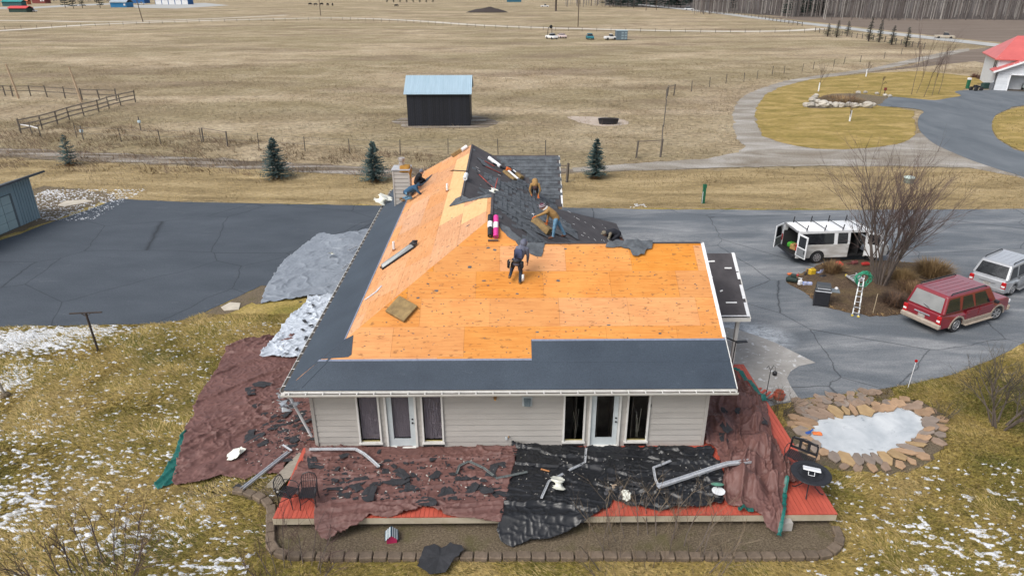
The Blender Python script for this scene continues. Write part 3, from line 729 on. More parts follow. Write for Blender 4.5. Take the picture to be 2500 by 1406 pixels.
for p_, d_ in (((.15, EV - .107, 3.08), (14.6, .118, .02)), ((XL - .107, 30.8, 3.08), (.118, 23.5, .02))): mb = MB(); mb.box(Vector(p_) - HO, d_); mb.build('gutter_dark_strip', mk('gutter_dark_strip', (.10, .085, .07), (.05, .043, .036), scale=5), house)  # dark strip along each gutter trough, so the hangers show against it
# right rake: white metal edge on the upper part, bare fascia lower down
mb = MB(); mb.bar(PT(XR + .0, 20.6, zf, .02), PT(XR + .0, 24.35, zf, .02), .12, .02); mb.build('drip_edge', mk('white_metal', (.72, .73, .75), scale=5, rough=.4), roof)
mb = MB(); mb.bar(PT(XR + .035, EV, zf, -.09), PT(XR + .035, 24.35, zf, -.09), .03, .18); mb.bar(PT(XR + .035, 24.35, zwb, -.09), PT(XR + .035, 29.8, zwb, -.09), .03, .18); mb.bar(PT(3.39, 38.7, zcf, -.07), PT(3.39, 42.6, zcf, -.07), .03, .16); mb.build('rake_board', M_trim, house)
mb = MB(); mb.bar(PT(3.36, 38.9, zcf, .012), PT(3.36, 39.9, zcf, .012), .10, .02); mb.build('drip_edge', MATS['white_metal'], roof)
# small porch roof on the right
PORCH = [(6.9, 24.5), (9.8, 24.5), (9.8, 27.3), (6.9, 27.3)]; zp = lambda x, y: 2.95 + .6 * (y - 24.5); zp2 = lambda x, y: 4.63 - .6 * (y - 27.3)
mb = MB(); slope_sheet(mb, PORCH, zp, -.14, 0); slope_sheet(mb, [(6.9, 27.3), (9.8, 27.3), (9.8, 30), (6.9, 30)], zp2, -.14, 0); pr = mb.build('porch_roof', M_felt, house)
for k, (a, b) in enumerate(((24.55, 25.2), (25.2, 25.85), (25.85, 26.5), (26.5, 27.25))):
    mb = MB(); slope_sheet(mb, [(6.95, a), (9.72, a), (9.72, b + .04), (6.95, b + .04)], zp, .002, .010 + .0 * k); mb.build('felt_course', M_felt, pr, loc=(0, 0, .004 * (3 - k)))
wm = MATS['white_metal']
mb = MB(); mb.bar(PT(9.76, 24.5, zp, .03), PT(9.76, 25.1, zp, .03), .12, .01); mb.bar(PT(9.76, 25.25, zp, .03), PT(9.76, 25.85, zp, .03), .12, .01); mb.bar(PT(9.76, 26.1, zp, .03), PT(9.76, 26.4, zp, .03), .12, .01); mb.bar(PT(9.76, 26.45, zp, .03), PT(9.76, 27.3, zp, .03), .12, .01); mb.bar(PT(7.6, 24.55, zp, .03), PT(9.8, 24.55, zp, .03), .12, .012); mb.build('drip_edge', wm, pr)
mb = MB(); mb.bar(PT(7.4, 24.47, zp, -.07), PT(9.85, 24.47, zp, -.07), .03, .16); mb.bar(PT(9.83, 24.5, zp, -.08), PT(9.83, 27.3, zp, -.08), .03, .16); mb.bar(PT(9.83, 27.3, zp2, -.08), PT(9.83, 30, zp2, -.08), .03, .16); mb.build('porch_fascia', M_trim, pr)
mb = MB(); mb.box(Vector((9.5, 24.9, 1.5)) - HO, (.14, .14, 3)); mb.build('porch_post', M_trim, pr); mb = MB(); mb.box(Vector((9.5, 29.6, 1.5)) - HO, (.14, .14, 3)); mb.build('porch_post', M_trim, pr)
mb = MB()
for x, y, a, l in ((8.3, 26.3, .1, .5), (8.2, 25.7, 2.2, .2), (8.6, 26.9, .05, .6), (8.6, 26.2, .2, .12), (8.9, 25.6, .4, .12), (9.2, 25.1, 0, .45), (9.4, 26.6, 0, .3), (8.0, 26.6, 1.4, .15)):
    ca, sa = math.cos(a), math.sin(a); w = .025
    slope_sheet(mb, [(x + ca * u - sa * v, y + sa * u + ca * v) for u, v in ((-l / 2, -w), (l / 2, -w), (l / 2, w), (-l / 2, w))], zp, .02, .032)
mb.build('paper_scraps', MATS['paper_white'], pr)['kind'] = 'stuff'
# ---------------------------------------------------------------- openings in the front wall
M_doorw = mk('door_paint', (.50, .54, .55), (.42, .46, .47), scale=3, rough=.5)
M_blind = mk('blind_fabric', (.33, .28, .30), (.24, .2, .22), scale=5, rough=.9, stretch=(14, 1, 1))
M_room = mk('room_dark', (.11, .088, .068), (.05, .042, .034), scale=2)
M_pane = bpy.data.materials.new('window_pane'); M_pane.use_nodes = True
_n = M_pane.node_tree; _b = _n.nodes['Principled BSDF']; _b.inputs['Base Color'].default_value = (.8, .82, .84, 1); _b.inputs['Roughness'].default_value = .02; _b.inputs['Transmission Weight'].default_value = 1.0; _b.inputs['IOR'].default_value = 1.15
for a, b, k in OPEN:
    left = a < 0; cxo = (a + b) / 2; w = b - a
    if k == 'w':
        root = house; z0, z1 = .66, 2.78
        m = MB()
        for p, q in (((a + .03, z0), (a + .03, z1)), ((b - .03, z0), (b - .03, z1))): m.bar(Vector((p[0], WY - .03, p[1])) - HO, Vector((q[0], WY - .03, q[1])) - HO, .06, .10, up=(0, 1, 0))
        m.bar(Vector((a - .02, WY - .04, z0 + .03)) - HO, Vector((b + .02, WY - .04, z0 + .03)) - HO, .13, .07); m.bar(Vector((a + .06, WY - .03, z1 - .03)) - HO, Vector((b - .06, WY - .03, z1 - .03)) - HO, .10, .06)
        win = m.build('window', M_trim, house)
        m = MB(); m.box(Vector((cxo, WY + .015, (z0 + z1) / 2 + .03)) - HO, (w - .12, .012, z1 - z0 - .12)); m.build('pane', M_pane, win)
        m = MB(); m.box(Vector((cxo, WY + .02, z0 + .085)) - HO, (w - .13, .03, .035)); m.build('sill_strip', mk('brass_track', (.30, .24, .08), scale=5), win)
        g0, g1, gz0, gz1 = a + .08, b - .08, z0 + .12, z1 - .06
    else:
        z0, z1 = DECK, 2.78; m = MB()
        for x in (a + .03, b - .03): m.box(Vector((x, WY - .035, (z0 + z1) / 2)) - HO, (.07, .10, z1 - z0))
        m.box(Vector((cxo, WY - .035, z1 - .03)) - HO, (w - .13, .10, .06)); m.box(Vector((cxo, WY - .06, z0 + .03)) - HO, (w - .13, .16, .04))
        door = m.build('door', M_trim, house); s0, s1 = a + .075, b - .075; st = .165
        m = MB(); m.box(Vector((s0 + st / 2, WY + .0, (z0 + z1) / 2)) - HO, (st, .045, z1 - z0 - .1)); m.box(Vector((s1 - st / 2, WY + .0, (z0 + z1) / 2)) - HO, (st, .045, z1 - z0 - .1))
        m.box(Vector((cxo, WY + .0, z0 + .20)) - HO, (s1 - s0 - 2 * st, .045, .30)); m.box(Vector((cxo, WY + .0, z1 - .14)) - HO, (s1 - s0 - 2 * st, .045, .16)); m.build('door_leaf', M_doorw, door)
        m = MB(); m.box(Vector((cxo, WY + .0, 1.6)) - HO, (s1 - s0 - 2 * st + .02, .012, 1.95)); m.build('pane', M_pane, door)
        m = MB(); m.ell(Vector((s1 - .07, WY - .06, 1.52)) - HO, .035); m.cyl(Vector((s1 - .07, WY - .02, 1.66)) - HO, Vector((s1 - .07, WY - .05, 1.66)) - HO, .03, 10); m.cyl(Vector((s1 - .07, WY - .02, 1.52)) - HO, Vector((s1 - .07, WY - .06, 1.52)) - HO, .014, 8); m.build('door_handle', M_black, door)
        g0, g1, gz0, gz1 = s0 + st - .01, s1 - st + .01, z0 + .34, z1 - .20; win = door
    m = MB(); m.box(Vector((cxo, WY + .9, 1.6)) - HO, (w + .9, .04, 2.6)); m.box(Vector((cxo - w / 2 - .43, WY + .5, 1.6)) - HO, (.04, .8, 2.6)); m.box(Vector((cxo + w / 2 + .43, WY + .5, 1.6)) - HO, (.04, .8, 2.6)); m.box(Vector((cxo, WY + .5, .42)) - HO, (w + .9, .8, .04)); m.box(Vector((cxo, WY + .5, 2.95)) - HO, (w + .9, .8, .04)); m.build('room_lining', M_room, win)
    if left:
        m = MB(); nb = max(5, int((g1 - g0) / .075)); sl = (g1 - g0) / nb
        for i in range(nb): m.box(Vector((g0 + sl * (i + .5), WY + .09, (gz0 + gz1) / 2)) - HO, (sl * .97, .006, gz1 - gz0), .35)
        m.build('vertical_blind', M_blind, win)
    elif k == 'w':
        m = MB(); x = cxo + .1
        for j in range(7): m.tube([Vector((x + random.Random(j).uniform(-.05, .05), WY + .35, .6)) - HO, Vector((x + random.Random(j + 9).uniform(-.1, .1), WY + .35, 1.0 + j * .13)) - HO], .012, 5)
        m.build('room_plant', mk('dry_stem', (.42, .38, .30), scale=5), win)
# wall lamp, vent hood, tap, socket, door bell
m = MB(); x = px2x(1209, 972); m.box(Vector((x, WY - .08, 2.66)) - HO, (.11, .12, .30)); m.box(Vector((x, WY - .08, 2.66)) - HO, (.08, .14, .12)); lamp = m.build('wall_lamp', mk('lamp_amber', (.22, .12, .05), (.10, .06, .03), scale=9), house)
m = MB(); m.ell(Vector((x, WY - .09, 2.47)) - HO, (.035, .035, .05)); m.build('bulb', mk('bulb_orange', (.75, .40, .12), scale=5), lamp)
x = px2x(1287, 988); m = MB(); m.box(Vector((x, WY - .035, 2.36)) - HO, (.34, .05, .36)); vent = m.build('vent_plate', M_doorw, house)
m = MB(); m.hexa([Vector((x + sx, WY - .06 + sy, 2.22)) - HO for sx, sy in ((-.10, -.09), (.10, -.09), (.10, 0), (-.10, 0))], [Vector((x + sx, WY - .06 + sy, 2.50)) - HO for sx, sy in ((-.12, -.06), (.12, -.06), (.12, 0), (-.12, 0))]); m.box(Vector((x, WY - .10, 2.44)) - HO, (.18, .07, .03)); m.build('vent_hood', mk('vent_grey', (.16, .20, .22), (.10, .13, .15), scale=9), vent)
x = px2x(1236, 1064); m = MB(); m.box(Vector((x, WY - .04, .86)) - HO, (.08, .06, .10)); m.build('socket_box', M_doorw, house); m = MB(); m.cyl(Vector((x + .08, WY - .02, .93)) - HO, Vector((x + .08, WY - .1, .93)) - HO, .02, 8); m.ell(Vector((x + .08, WY - .11, .95)) - HO, .03); m.build('garden_tap', mk('brass_old', (.30, .18, .09), scale=9), house)
x = px2x(1587, 1000); m = MB(); m.box(Vector((x, WY - .035, 2.16)) - HO, (.045, .04, .10)); m.build('door_bell', M_black, house)
# chimney
ch = Vector((-5.80, 37.75, 0)) - HO; m = MB(); cw, cd, cz0, cz1 = .92, .95, 3.0, 5.75
m.box(ch + Vector((0, 0, (cz0 + cz1) / 2)), (cw - .04, cd - .04, cz1 - cz0)); chim = m.build('chimney', M_felt, house)
z = 3.35
while z < cz1 - .05:
    m = MB(); h = min(.19, cz1 - z)
    lo = [ch + Vector((sx * cw / 2, sy * cd / 2, z)) for sx, sy in ((-1, -1), (1, -1), (1, 1), (-1, 1))]; hi = [ch + Vector((sx * (cw / 2 - .015), sy * (cd / 2 - .015), z + h)) for sx, sy in ((-1, -1), (1, -1), (1, 1), (-1, 1))]
    m.hexa(lo, hi); m.build('siding_board', M_sid, chim); z += .215
for sx in (-1, 1): m = MB(); m.box(ch + Vector((sx * (cw / 2 - .02), -cd / 2 - .005, 4.5)), (.07, .03, 2.4)); m.build('corner_board', M_sid, chim)
m = MB(); m.box(ch + Vector((0, 0, cz1 + .03)), (cw + .1, cd + .1, .07)); m.build('chimney_cap', mk('cap_grey', (.42, .43, .45), scale=5), chim)
m = MB(); m.lathe([(.17, 0), (.17, .22), (.14, .24), (.14, .36), (.20, .38), (.20, .50), (.16, .53)], ch + Vector((0, .1, cz1 + .06)), 14); m.build('flue', mk('flue_metal', (.22, .17, .14), (.5, .5, .5), scale=7, rough=.5, metal=.4), chim)
# roof vents pipes
def vpipe(u, v):
    d = ray(u, v); k = (zl(0, 0) - SL * 0 - CAMH); s = (zl(0, 0) - CAMH) / (d.z - SL * d.x); p = d * s + Vector((0, 0, CAMH)) - HO
    m = MB(); m.cyl(p - Vector((0, 0, .1)), p + Vector((0, 0, .42)), .055, 12); o = m.build('vent_pipe', wm, house, smooth=False)
    m = MB(); m.lathe([(.085, -.03), (.085, .03), (.06, .05)], p + Vector((0, 0, .03)), 12); m.build('pipe_boot', mk('boot_rust', (.30, .13, .06), scale=9), o)
vpipe(1092, 468); vpipe(962, 612)
# ================================================================ deck, garden bed and its block edging
deck = thing('deck', 'red painted timber deck wrapping the front and right of the house', 'deck', (0, 17.8, 0))
DO = Vector((0, 17.8, 0))
M_red = mk('deck_red', (.44, .085, .052), (.34, .062, .04), scale=3, rough=.6, objvar=.08, stretch=(3, .5, 1), bump=.1)
M_beige = mk('deck_fascia', (.44, .39, .30), (.33, .28, .20), scale=2, rough=.7)
x = -7.05; w = .138
while x < 10.0:
    y1 = 19.46 if x + w < 6.9 else 25.0
    m = MB(); m.box(Vector((x + w / 2, (16.06 + y1) / 2, DECK - .014)) - DO, (w - .009, y1 - 16.06, .028)); m.build('deck_board', M_red, deck); x += w
m = MB(); m.box(Vector((1.48, 16.08, DECK - .15)) - DO, (17.1, .04, .22)); m.box(Vector((10.02, 20.5, DECK - .15)) - DO, (.04, 8.9, .22)); m.box(Vector((-7.03, 17.8, DECK - .15)) - DO, (.04, 3.4, .22)); m.build('deck_fascia', M_beige, deck)
m = MB(); m.box(Vector((8.5, 15.98, .19)) - DO, (.30, .26, .30)); m.build('deck_pier', mk('pier_conc', (.40, .38, .35), scale=5), deck)
for x in (-6.6, -3.2, .2, 3.6, 6.2, 9.4):
    m = MB(); m.box(Vector((x, 16.4, .12)) - DO, (.14, .14, .5)); m.build('deck_post', mk('post_wood', (.14, .11, .08), scale=5), deck)
# beside the deck, left: steps of weathered boards
bed = [at(u, v) for u, v in [(655, 1275), (662, 1352), (700, 1368), (2000, 1366), (2040, 1348), (2040, 1310), (2025, 1270)]] + W2([(9.6, 17), (-6.9, 17)])
struct(sheet('garden_bed', bed, .03, MATS['bed_soil']))
edging = thing('garden_edging', 'low edging of brown concrete blocks curving round the garden bed', 'garden edging', (1.3, 15, 0))
EO = Vector((1.3, 15, 0))
bl = MB(); bl.cbox((0, 0, 0), (.40, .27, .20), .028)
blm = [bl.mesh('edging_block', mk('block_brown', (.17, .13, .095), (.095, .07, .05), scale=5, rough=.95, bump=.7, bscale=30, objvar=.16, dist=.03))]
path = smoothline([at(u, v) for u, v in [(556, 1200), (600, 1206), (640, 1222), (662, 1245), (662, 1290), (664, 1335), (690, 1357), (760, 1363), (1000, 1364), (1400, 1363), (1800, 1363), (1990, 1360), (2035, 1345), (2048, 1315), (2030, 1285)]], 8, False)
acc = 0; last = path[0]; rb = random.Random(3)
for i in range(1, len(path)):
    seg = path[i] - path[i - 1]; L = seg.length; t = 0
    while acc + (L - t) >= .415:
        t += .415 - acc; acc = 0; p = path[i - 1] + seg * (t / L); an = math.atan2(seg.y, seg.x)
        inst('edging_block', blm[0], edging, p - EO + Vector((0, 0, .08 + rb.uniform(-.02, .015))), (rb.uniform(-.05, .05), rb.uniform(-.05, .05), an + rb.uniform(-.08, .08)), (rb.uniform(.93, 1.0), rb.uniform(.9, 1.1), 1))
    acc += L - t
# ================================================================ tarpaulins, torn-off roofing and the things on the deck
def hangpt(u, v):                               # on the slope a tarp makes from the deck edge to the bed
    y0, z0, y1, z1 = 16.04, DECK + .02, 15.25, .05
    n = Vector((0, -(z0 - z1) / (y0 - y1), 1)); p0 = Vector((0, y0, z0)); d = ray(u, v); c = Vector((0, 0, CAMH))
    return c + d * (n.dot(p0 - c) / n.dot(d))
def dpt(u, v): return at(u, v, DECK) if v < 1257 else hangpt(u, v)
def deck_z(x, y):
    on = (x > -7.1) & (x < 10.06) & (y > 16.04)
    sl = np.clip((y - 15.25) / (16.04 - 15.25), 0, 1) * (DECK + .02 - .05) + .05
    return np.where(on, DECK + .02, np.where((x > -7.1) & (x < 10.06), sl, .05))
def wrinkle(x, y, ang, seed, amp, f1=1.2, f2=.35):
    ca, sa = math.cos(ang), math.sin(ang); a = x * ca + y * sa; b = -x * sa + y * ca
    w = fbm(x * .7, y * .7, seed + 40, 3) * 1.6
    cr = lambda n, k: np.clip(1 - np.abs(n - .5) / k, 0, 1) ** 1.3
    n1 = fbm(a * f2 * .55 + w * .5, b * f1 * 1.1 + w * .5, seed, 2); n2 = fbm(a * f1 * 1.5 + w, b * f1 * 1.9 - w, seed + 7, 2); n3 = fbm(a * 4.2 + w * 2, b * 5.0, seed + 13, 2); n4 = fbm(a * f2 * 1.3 - w * .6, b * f1 * 2.4, seed + 19, 2)
    m_ = .25 + .75 * np.clip(fbm(x * .45, y * .45, seed + 23, 2) * 3 - .9, 0, 1)
    return amp * (cr(n1, .065) * .80 + cr(n4, .09) * .62 * m_ + cr(n2, .085) * .70 * m_ * m_ + cr(n3, .13) * .24 + .35 * fbm(x * .5, y * .5, seed + 29, 2))
def tarp(name, outline, zfun, mat, label, res=.05, seed=1, jit=.04, sol=.004):
    P = rough_edge([Vector((p[0], p[1], 0)) for p in outline], .25, jit, seed)
    xs = [p.x for p in P]; ys = [p.y for p in P]; x0, x1, y0, y1 = min(xs) - res, max(xs) + res, min(ys) - res, max(ys) + res
    nx = int((x1 - x0) / res) + 2; ny = int((y1 - y0) / res) + 2
    X, Y = np.meshgrid(x0 + np.arange(nx) * res, y0 + np.arange(ny) * res)
    cin = inside(X[:-1, :-1] + res / 2, Y[:-1, :-1] + res / 2, P)
    used = np.zeros(X.shape, bool)
    for dy in (0, 1):
        for dx in (0, 1): used[dy:ny - 1 + dy, dx:nx - 1 + dx] |= cin
    vin = inside(X, Y, P); bad = used & ~vin
    bi = np.argwhere(bad); A = np.array([(p.x, p.y) for p in P]); B = np.roll(A, -1, 0)
    for j, i in bi:                              # pull stair-steps back onto the outline
        p = np.array([X[j, i], Y[j, i]]); t = np.clip(((p - A) * (B - A)).sum(1) / np.maximum(((B - A) ** 2).sum(1), 1e-9), 0, 1)
        q = A + (B - A) * t[:, None]; k = ((q - p) ** 2).sum(1).argmin(); X[j, i], Y[j, i] = q[k]
    Z = zfun(X, Y); idx = -np.ones(X.shape, int); idx[used] = np.arange(used.sum())
    vs = np.stack([X[used], Y[used], Z[used]], 1); c = vs.mean(0); c[2] = 0
    fs = [(idx[j, i], idx[j, i + 1], idx[j + 1, i + 1], idx[j + 1, i]) for j, i in np.argwhere(cin)]
    m = MB(); m.add((vs - c).tolist(), [tuple(int(q) for q in f) for f in fs]); o = m.build(name, mat, None, True, loc=c)
    s = o.modifiers.new('solid', 'SOLIDIFY'); s.thickness = sol
    return tag(o, label, 'tarpaulin', 'tarpaulins laid out round the house')
def tmat(name, a, b, rough=.6):
    t = NT(name, rough); n = t.noise(t.map((1.2, 1.2, 1.2)), 1, 5, .65, .5); w = t.noise(t.map((26, 26, 26)), 1, 2, .6); gr = t.noise(t.map((.6, 5, 1), .6), 1, 4, .7)
    c = t.ramp(n, [(.3, b), (.7, a)]); c = t.mix(t.ramp(gr, [(.62, 0.0), (.78, .3)]), c, tuple(min(1, x * 1.9 + .03) for x in a)); t.color(c); t.bump(t.math('ADD', gr, t.math('MULTIPLY', w, .3)), .22, .02)
    t.b.inputs['Specular IOR Level'].default_value = .4
    return t.m
T_brown = tmat('tarp_brown', (.145, .070, .060), (.10, .047, .041)); T_black = tmat('tarp_black', (.017, .018, .021), (.010, .011, .013), .36)
T_grey = tmat('tarp_grey', (.22, .245, .28), (.155, .175, .205), .45); T_white = tmat('tarp_white', (.48, .52, .58), (.38, .42, .47), .5); T_green = mk('tarp_green', (.008, .12, .10), (.005, .075, .062), scale=2, rough=.45, bump=.3, coord='world')
D2 = lambda pts: [dpt(u, v) for u, v in pts]
# left brown tarp on the ground (the steps and debris are under and on it)
o1 = ats([(585, 835), (640, 828), (700, 822), (760, 816)]) + W2([(-6.75, 28.6), (-6.75, 19.2), (-7.15, 18.6)]) + ats([(705, 1130), (690, 1165), (640, 1160), (598, 1175), (573, 1168), (544, 1168), (515, 1178), (489, 1186), (430, 1188), (421, 1180), (437, 1120), (455, 1045), (472, 1010), (489, 965), (520, 915), (545, 880), (556, 850)])
tarp('brown_tarpaulin', o1, lambda x, y: .035 + wrinkle(x, y, .75, 3, .14) + .05 * fbm(x * .5, y * .5, 4), T_brown, 'big reddish-brown tarpaulin spread on the lawn left of the house', .034, 3)
o2 = ats([(470, 1022), (440, 1070), (415, 1130), (392, 1165), (378, 1190), (386, 1197), (405, 1190), (430, 1180), (436, 1150), (448, 1085), (462, 1040)])
tarp('green_tarpaulin_flap', o2, lambda x, y: .03 + wrinkle(x, y, 1.2, 9, .12, 2.2), T_green, 'turned-up green underside flap at the left edge of the brown tarpaulin', .05, 4, .02)
o3 = ats([(754, 731), (800, 726)]) + W2([(-6.9, 33.4), (-6.9, 26.4)]) + ats([(700, 881), (679, 878), (635, 880), (663, 840), (685, 818), (691, 803), (710, 778), (735, 760), (748, 747)])
tarp('white_tarpaulin', o3, lambda x, y: .17 + wrinkle(x, y, .9, 21, .12, 1.1), T_white, 'crumpled pale silver-white tarpaulin between the grey and brown ones', .034, 5)
o4 = ats([(637, 742), (654, 693), (691, 640), (735, 606), (773, 574), (792, 569), (813, 578), (860, 573), (889, 562), (930, 560)]) + W2([(-6.9, 43.5), (-6.9, 33.3)]) + ats([(817, 721), (748, 729), (685, 737)])
tarp('grey_tarpaulin', o4, lambda x, y: .045 + wrinkle(x, y, .35, 31, .085, .55) + .30 * np.exp(-(((x + 9.9) / 1.2) ** 2 + ((y - 41.5) / 1.4) ** 2)), T_grey, 'slate-grey tarpaulin draped over the edge of the left driveway', .045, 6)
o5 = D2([(752, 1100), (800, 1094), (1000, 1091), (1262, 1092), (1255, 1140), (1238, 1220), (1222, 1278), (1180, 1274), (1138, 1268), (1085, 1256), (1035, 1240), (995, 1256), (950, 1263), (903, 1259), (870, 1282), (840, 1298), (800, 1318), (782, 1312), (766, 1288), (768, 1256), (765, 1222), (735, 1214), (694, 1206), (705, 1178), (730, 1138)])
tarp('brown_tarpaulin', o5, lambda x, y: deck_z(x, y) + wrinkle(x, y, .08, 51, .12, 1.5), T_brown, 'brown tarpaulin littered with shingle scraps on the deck left of the black one', .032, 7, .03)
o6 = D2([(1242, 1078), (1287, 1082), (1340, 1089), (1429, 1094), (1571, 1094), (1713, 1092), (1745, 1099), (1742, 1118), (1763, 1142), (1766, 1180), (1770, 1220), (1763, 1234), (1678, 1247), (1607, 1248), (1535, 1238), (1500, 1222), (1489, 1238), (1457, 1258), (1429, 1277), (1358, 1309), (1251, 1335), (1223, 1323), (1210, 1298), (1219, 1273), (1233, 1220), (1251, 1149), (1258, 1120)])
tarp('black_tarpaulin', o6, lambda x, y: deck_z(x, y) + .012 + wrinkle(x, y, -.12, 71, .13, 1.2), T_black, 'shiny black plastic tarpaulin hanging over the front deck edge', .032, 8, .03)
lumps = [((1805, 1185), .62, .42, .42), ((1838, 1200), .45, .30, .4), ((1850, 1100), .50, .50, .55), ((1835, 1030), .35, .5, .6), ((1890, 1185), .42, .35, .3), ((1760, 1040), .25, .4, .5), ((1800, 985), .35, .5, .5), ((1815, 1135), .35, .6, .4)]
LP = [(at(u, v, DECK).x, at(u, v, DECK).y, h, a, b) for (u, v), h, a, b in lumps]
def zr(x, y):
    z = deck_z(x, y) + .02
    k = 0
    for lx, ly, h, a, b in LP: k = np.maximum(k, h * np.exp(-(((x - lx) / a) ** 2 + ((y - ly) / b) ** 2) ** 1.5))
    return z + k * np.clip((y - 16.0) / .4, 0, 1) + wrinkle(x, y, 1.35, 91, .20, 1.5)
o7 = D2([(1716, 1086), (1728, 962), (1770, 955), (1792, 912), (1808, 930), (1829, 953), (1870, 990), (1881, 1036), (1888, 1077), (1911, 1118), (1948, 1178), (1916, 1195), (1914, 1235), (1906, 1290), (1902, 1314), (1870, 1293), (1865, 1261), (1838, 1249), (1769, 1236), (1760, 1190), (1766, 1150), (1746, 1100)])
o7[0:2] = W2([(6.95, 19.4), (6.95, 23.6)])
tarp('brown_tarpaulin', o7, zr, T_brown, 'heaped brown tarpaulin over covered furniture on the right side of the deck', .032, 9, .03)
# green hem bands of the right tarp
def hem(pix, w, label, seed, lift=.03):
    pts = smoothline([dpt(u, v) for u, v in pix], 6, False); m = MB(); rn = random.Random(seed); n = len(pts); vs = []
    for i, p in enumerate(pts):
        d = (pts[min(i + 1, n - 1)] - pts[max(i - 1, 0)]).normalized(); s_ = Vector((-d.y, d.x, 0)) * w * rn.uniform(.7, 1.2)
        z = float(zr(np.array([p.x]), np.array([p.y]))[0]) + lift
        vs += [Vector((p.x, p.y, z)) + s_ / 2, Vector((p.x, p.y, z + rn.uniform(0, .04))), Vector((p.x, p.y, z)) - s_ / 2]
    m.add(vs, [f for i in range(n - 1) for f in ((i * 3, i * 3 + 3, i * 3 + 4, i * 3 + 1), (i * 3 + 1, i * 3 + 4, i * 3 + 5, i * 3 + 2))])
    o = m.build('green_tarpaulin_hem', T_green); o.modifiers.new('solid', 'SOLIDIFY').thickness = .006
    return tag(o, label, 'tarpaulin', 'green tarpaulin edges')
hem([(1916, 1192), (1914, 1220), (1912, 1255), (1905, 1290), (1900, 1316)], .12, 'green hem hanging down the front deck edge below the round table', 1)
hem([(1792, 908), (1815, 928), (1840, 955), (1868, 985)], .20, 'green tarpaulin edge beside the red deck boards behind the roof corner', 2)
hem([(1800, 1248), (1820, 1250), (1838, 1252)], .16, 'short green tarpaulin corner on the red boards under the heaped tarp', 3)
# ---------------------------------------------------------------- torn shingle scraps
M_scrap = mk('scrap_felt', (.034, .035, .040), (.019, .020, .023), scale=5, rough=.95, bump=.5, bscale=30)
SCR = []
for k in range(6):
    rn = random.Random(100 + k); n = rn.randint(9, 13); m = MB(); vs = [(0, 0, .03)]; L = rn.uniform(.8, 1.3)
    for j in range(n):
        t = 2 * math.pi * j / n; r = rn.uniform(.5, 1.0) / max(abs(math.cos(t)), abs(math.sin(t))) * .85; vs.append((r * math.cos(t) * L * .5, r * math.sin(t) * .32, rn.uniform(0, .05)))
    m.add(vs, [(0, 1 + j, 1 + (j + 1) % n) for j in range(n)]); m.add([(v[0], v[1], v[2] - .012) for v in vs], [(0, 1 + (j + 1) % n, 1 + j) for j in range(n)])
    SCR.append(m.mesh('shingle_scrap', M_scrap))
def zleft(x, y): return .035 + float(wrinkle(np.array([x]), np.array([y]), .75, 3, .14)[0] + .05 * fbm(np.array([x * .5]), np.array([y * .5]), 4)[0])
def zdeckL(x, y): return float(deck_z(np.array([x]), np.array([y]))[0] + wrinkle(np.array([x]), np.array([y]), .08, 51, .12, 1.5)[0])
def zdeckB(x, y): return float(deck_z(np.array([x]), np.array([y]))[0] + .012 + wrinkle(np.array([x]), np.array([y]), -.12, 71, .13, 1.2)[0])
def zdeckR(x, y): return float(zr(np.array([x]), np.array([y]))[0])
rn = random.Random(77)
def scrap(u, v, zfn, z0, label, group, s=None, an=None):
    p = at(u, v, z0); z = zfn(p.x, p.y)
    o = inst('shingle_scrap', rn.choice(SCR), None, (p.x, p.y, z + .015), (rn.uniform(-.1, .1), rn.uniform(-.1, .1), rn.uniform(0, 6.3) if an is None else an), s or rn.uniform(.22, .45))
    return tag(o, label, 'shingle scrap', group)
GL = ('torn dark shingle scrap on the brown tarpaulin left of the house', 'shingle scraps on the left brown tarpaulin')
for u, v, s in [(612, 960, .9), (632, 995, .75), (640, 1013, .5), (720, 990, .8), (700, 1015, .6), (612, 1065, .8), (625, 1075, .8), (640, 1088, .6), (705, 1040, .5), (690, 1060, .5), (722, 1072, .9), (735, 1050, .5), (715, 1095, .5), (745, 1035, .6), (700, 985, .5), (668, 1055, .4), (705, 1130, .45), (650, 1040, .35), (738, 1020, .5), (685, 1030, .5), (752, 1060, .4), (725, 1030, .4), (712, 960, .7), (640, 945, .8)]:
    scrap(u, v, zleft, .05, *GL, s=s, an=None)
for k in range(26): scrap(rn.gauss(712, 28), rn.gauss(1050, 42), zleft, .05, *GL)
GD = ('torn dark shingle scrap on the brown deck tarpaulin', 'shingle scraps on the brown deck tarpaulin')
for u, v, s in [(970, 1178, .9), (982, 1165, .8), (880, 1175, .8), (868, 1190, .8), (1085, 1205, .8), (1100, 1210, .7), (1150, 1200, .8), (1165, 1195, .7), (900, 1215, 1.0), (1045, 1230, .9), (1225, 1205, .7), (1190, 1208, .6), (1200, 1160, .8), (1225, 1135, .7), (770, 1140, .8), (765, 1130, .7), (940, 1160, .6), (1065, 1165, .6), (840, 1118, .5), (950, 1130, .4), (1058, 1125, .4), (820, 1195, .6), (1010, 1200, .5), (1130, 1170, .6)]:
    scrap(u, v, zdeckL, DECK, *GD, s=s * 1.0)
for k in range(46): scrap(rn.uniform(800, 1220), rn.gauss(1180, 26), zdeckL, DECK, *GD)
GB = ('torn dark shingle scrap on the black plastic tarpaulin', 'shingle scraps on the black tarpaulin')
for k in range(16): scrap(rn.uniform(1270, 1700), rn.uniform(1120, 1200), zdeckB, DECK, *GB)
GR = ('torn dark shingle strip on the heaped brown tarpaulin at the right', 'shingle strips on the right brown tarpaulin')
for u, v, s in [(1765, 1010, .6), (1768, 1060, .9), (1765, 1075, .7), (1800, 1020, .5), (1860, 1045, .5)]: scrap(u, v, zdeckR, DECK, *GR, s=s, an=1.5)
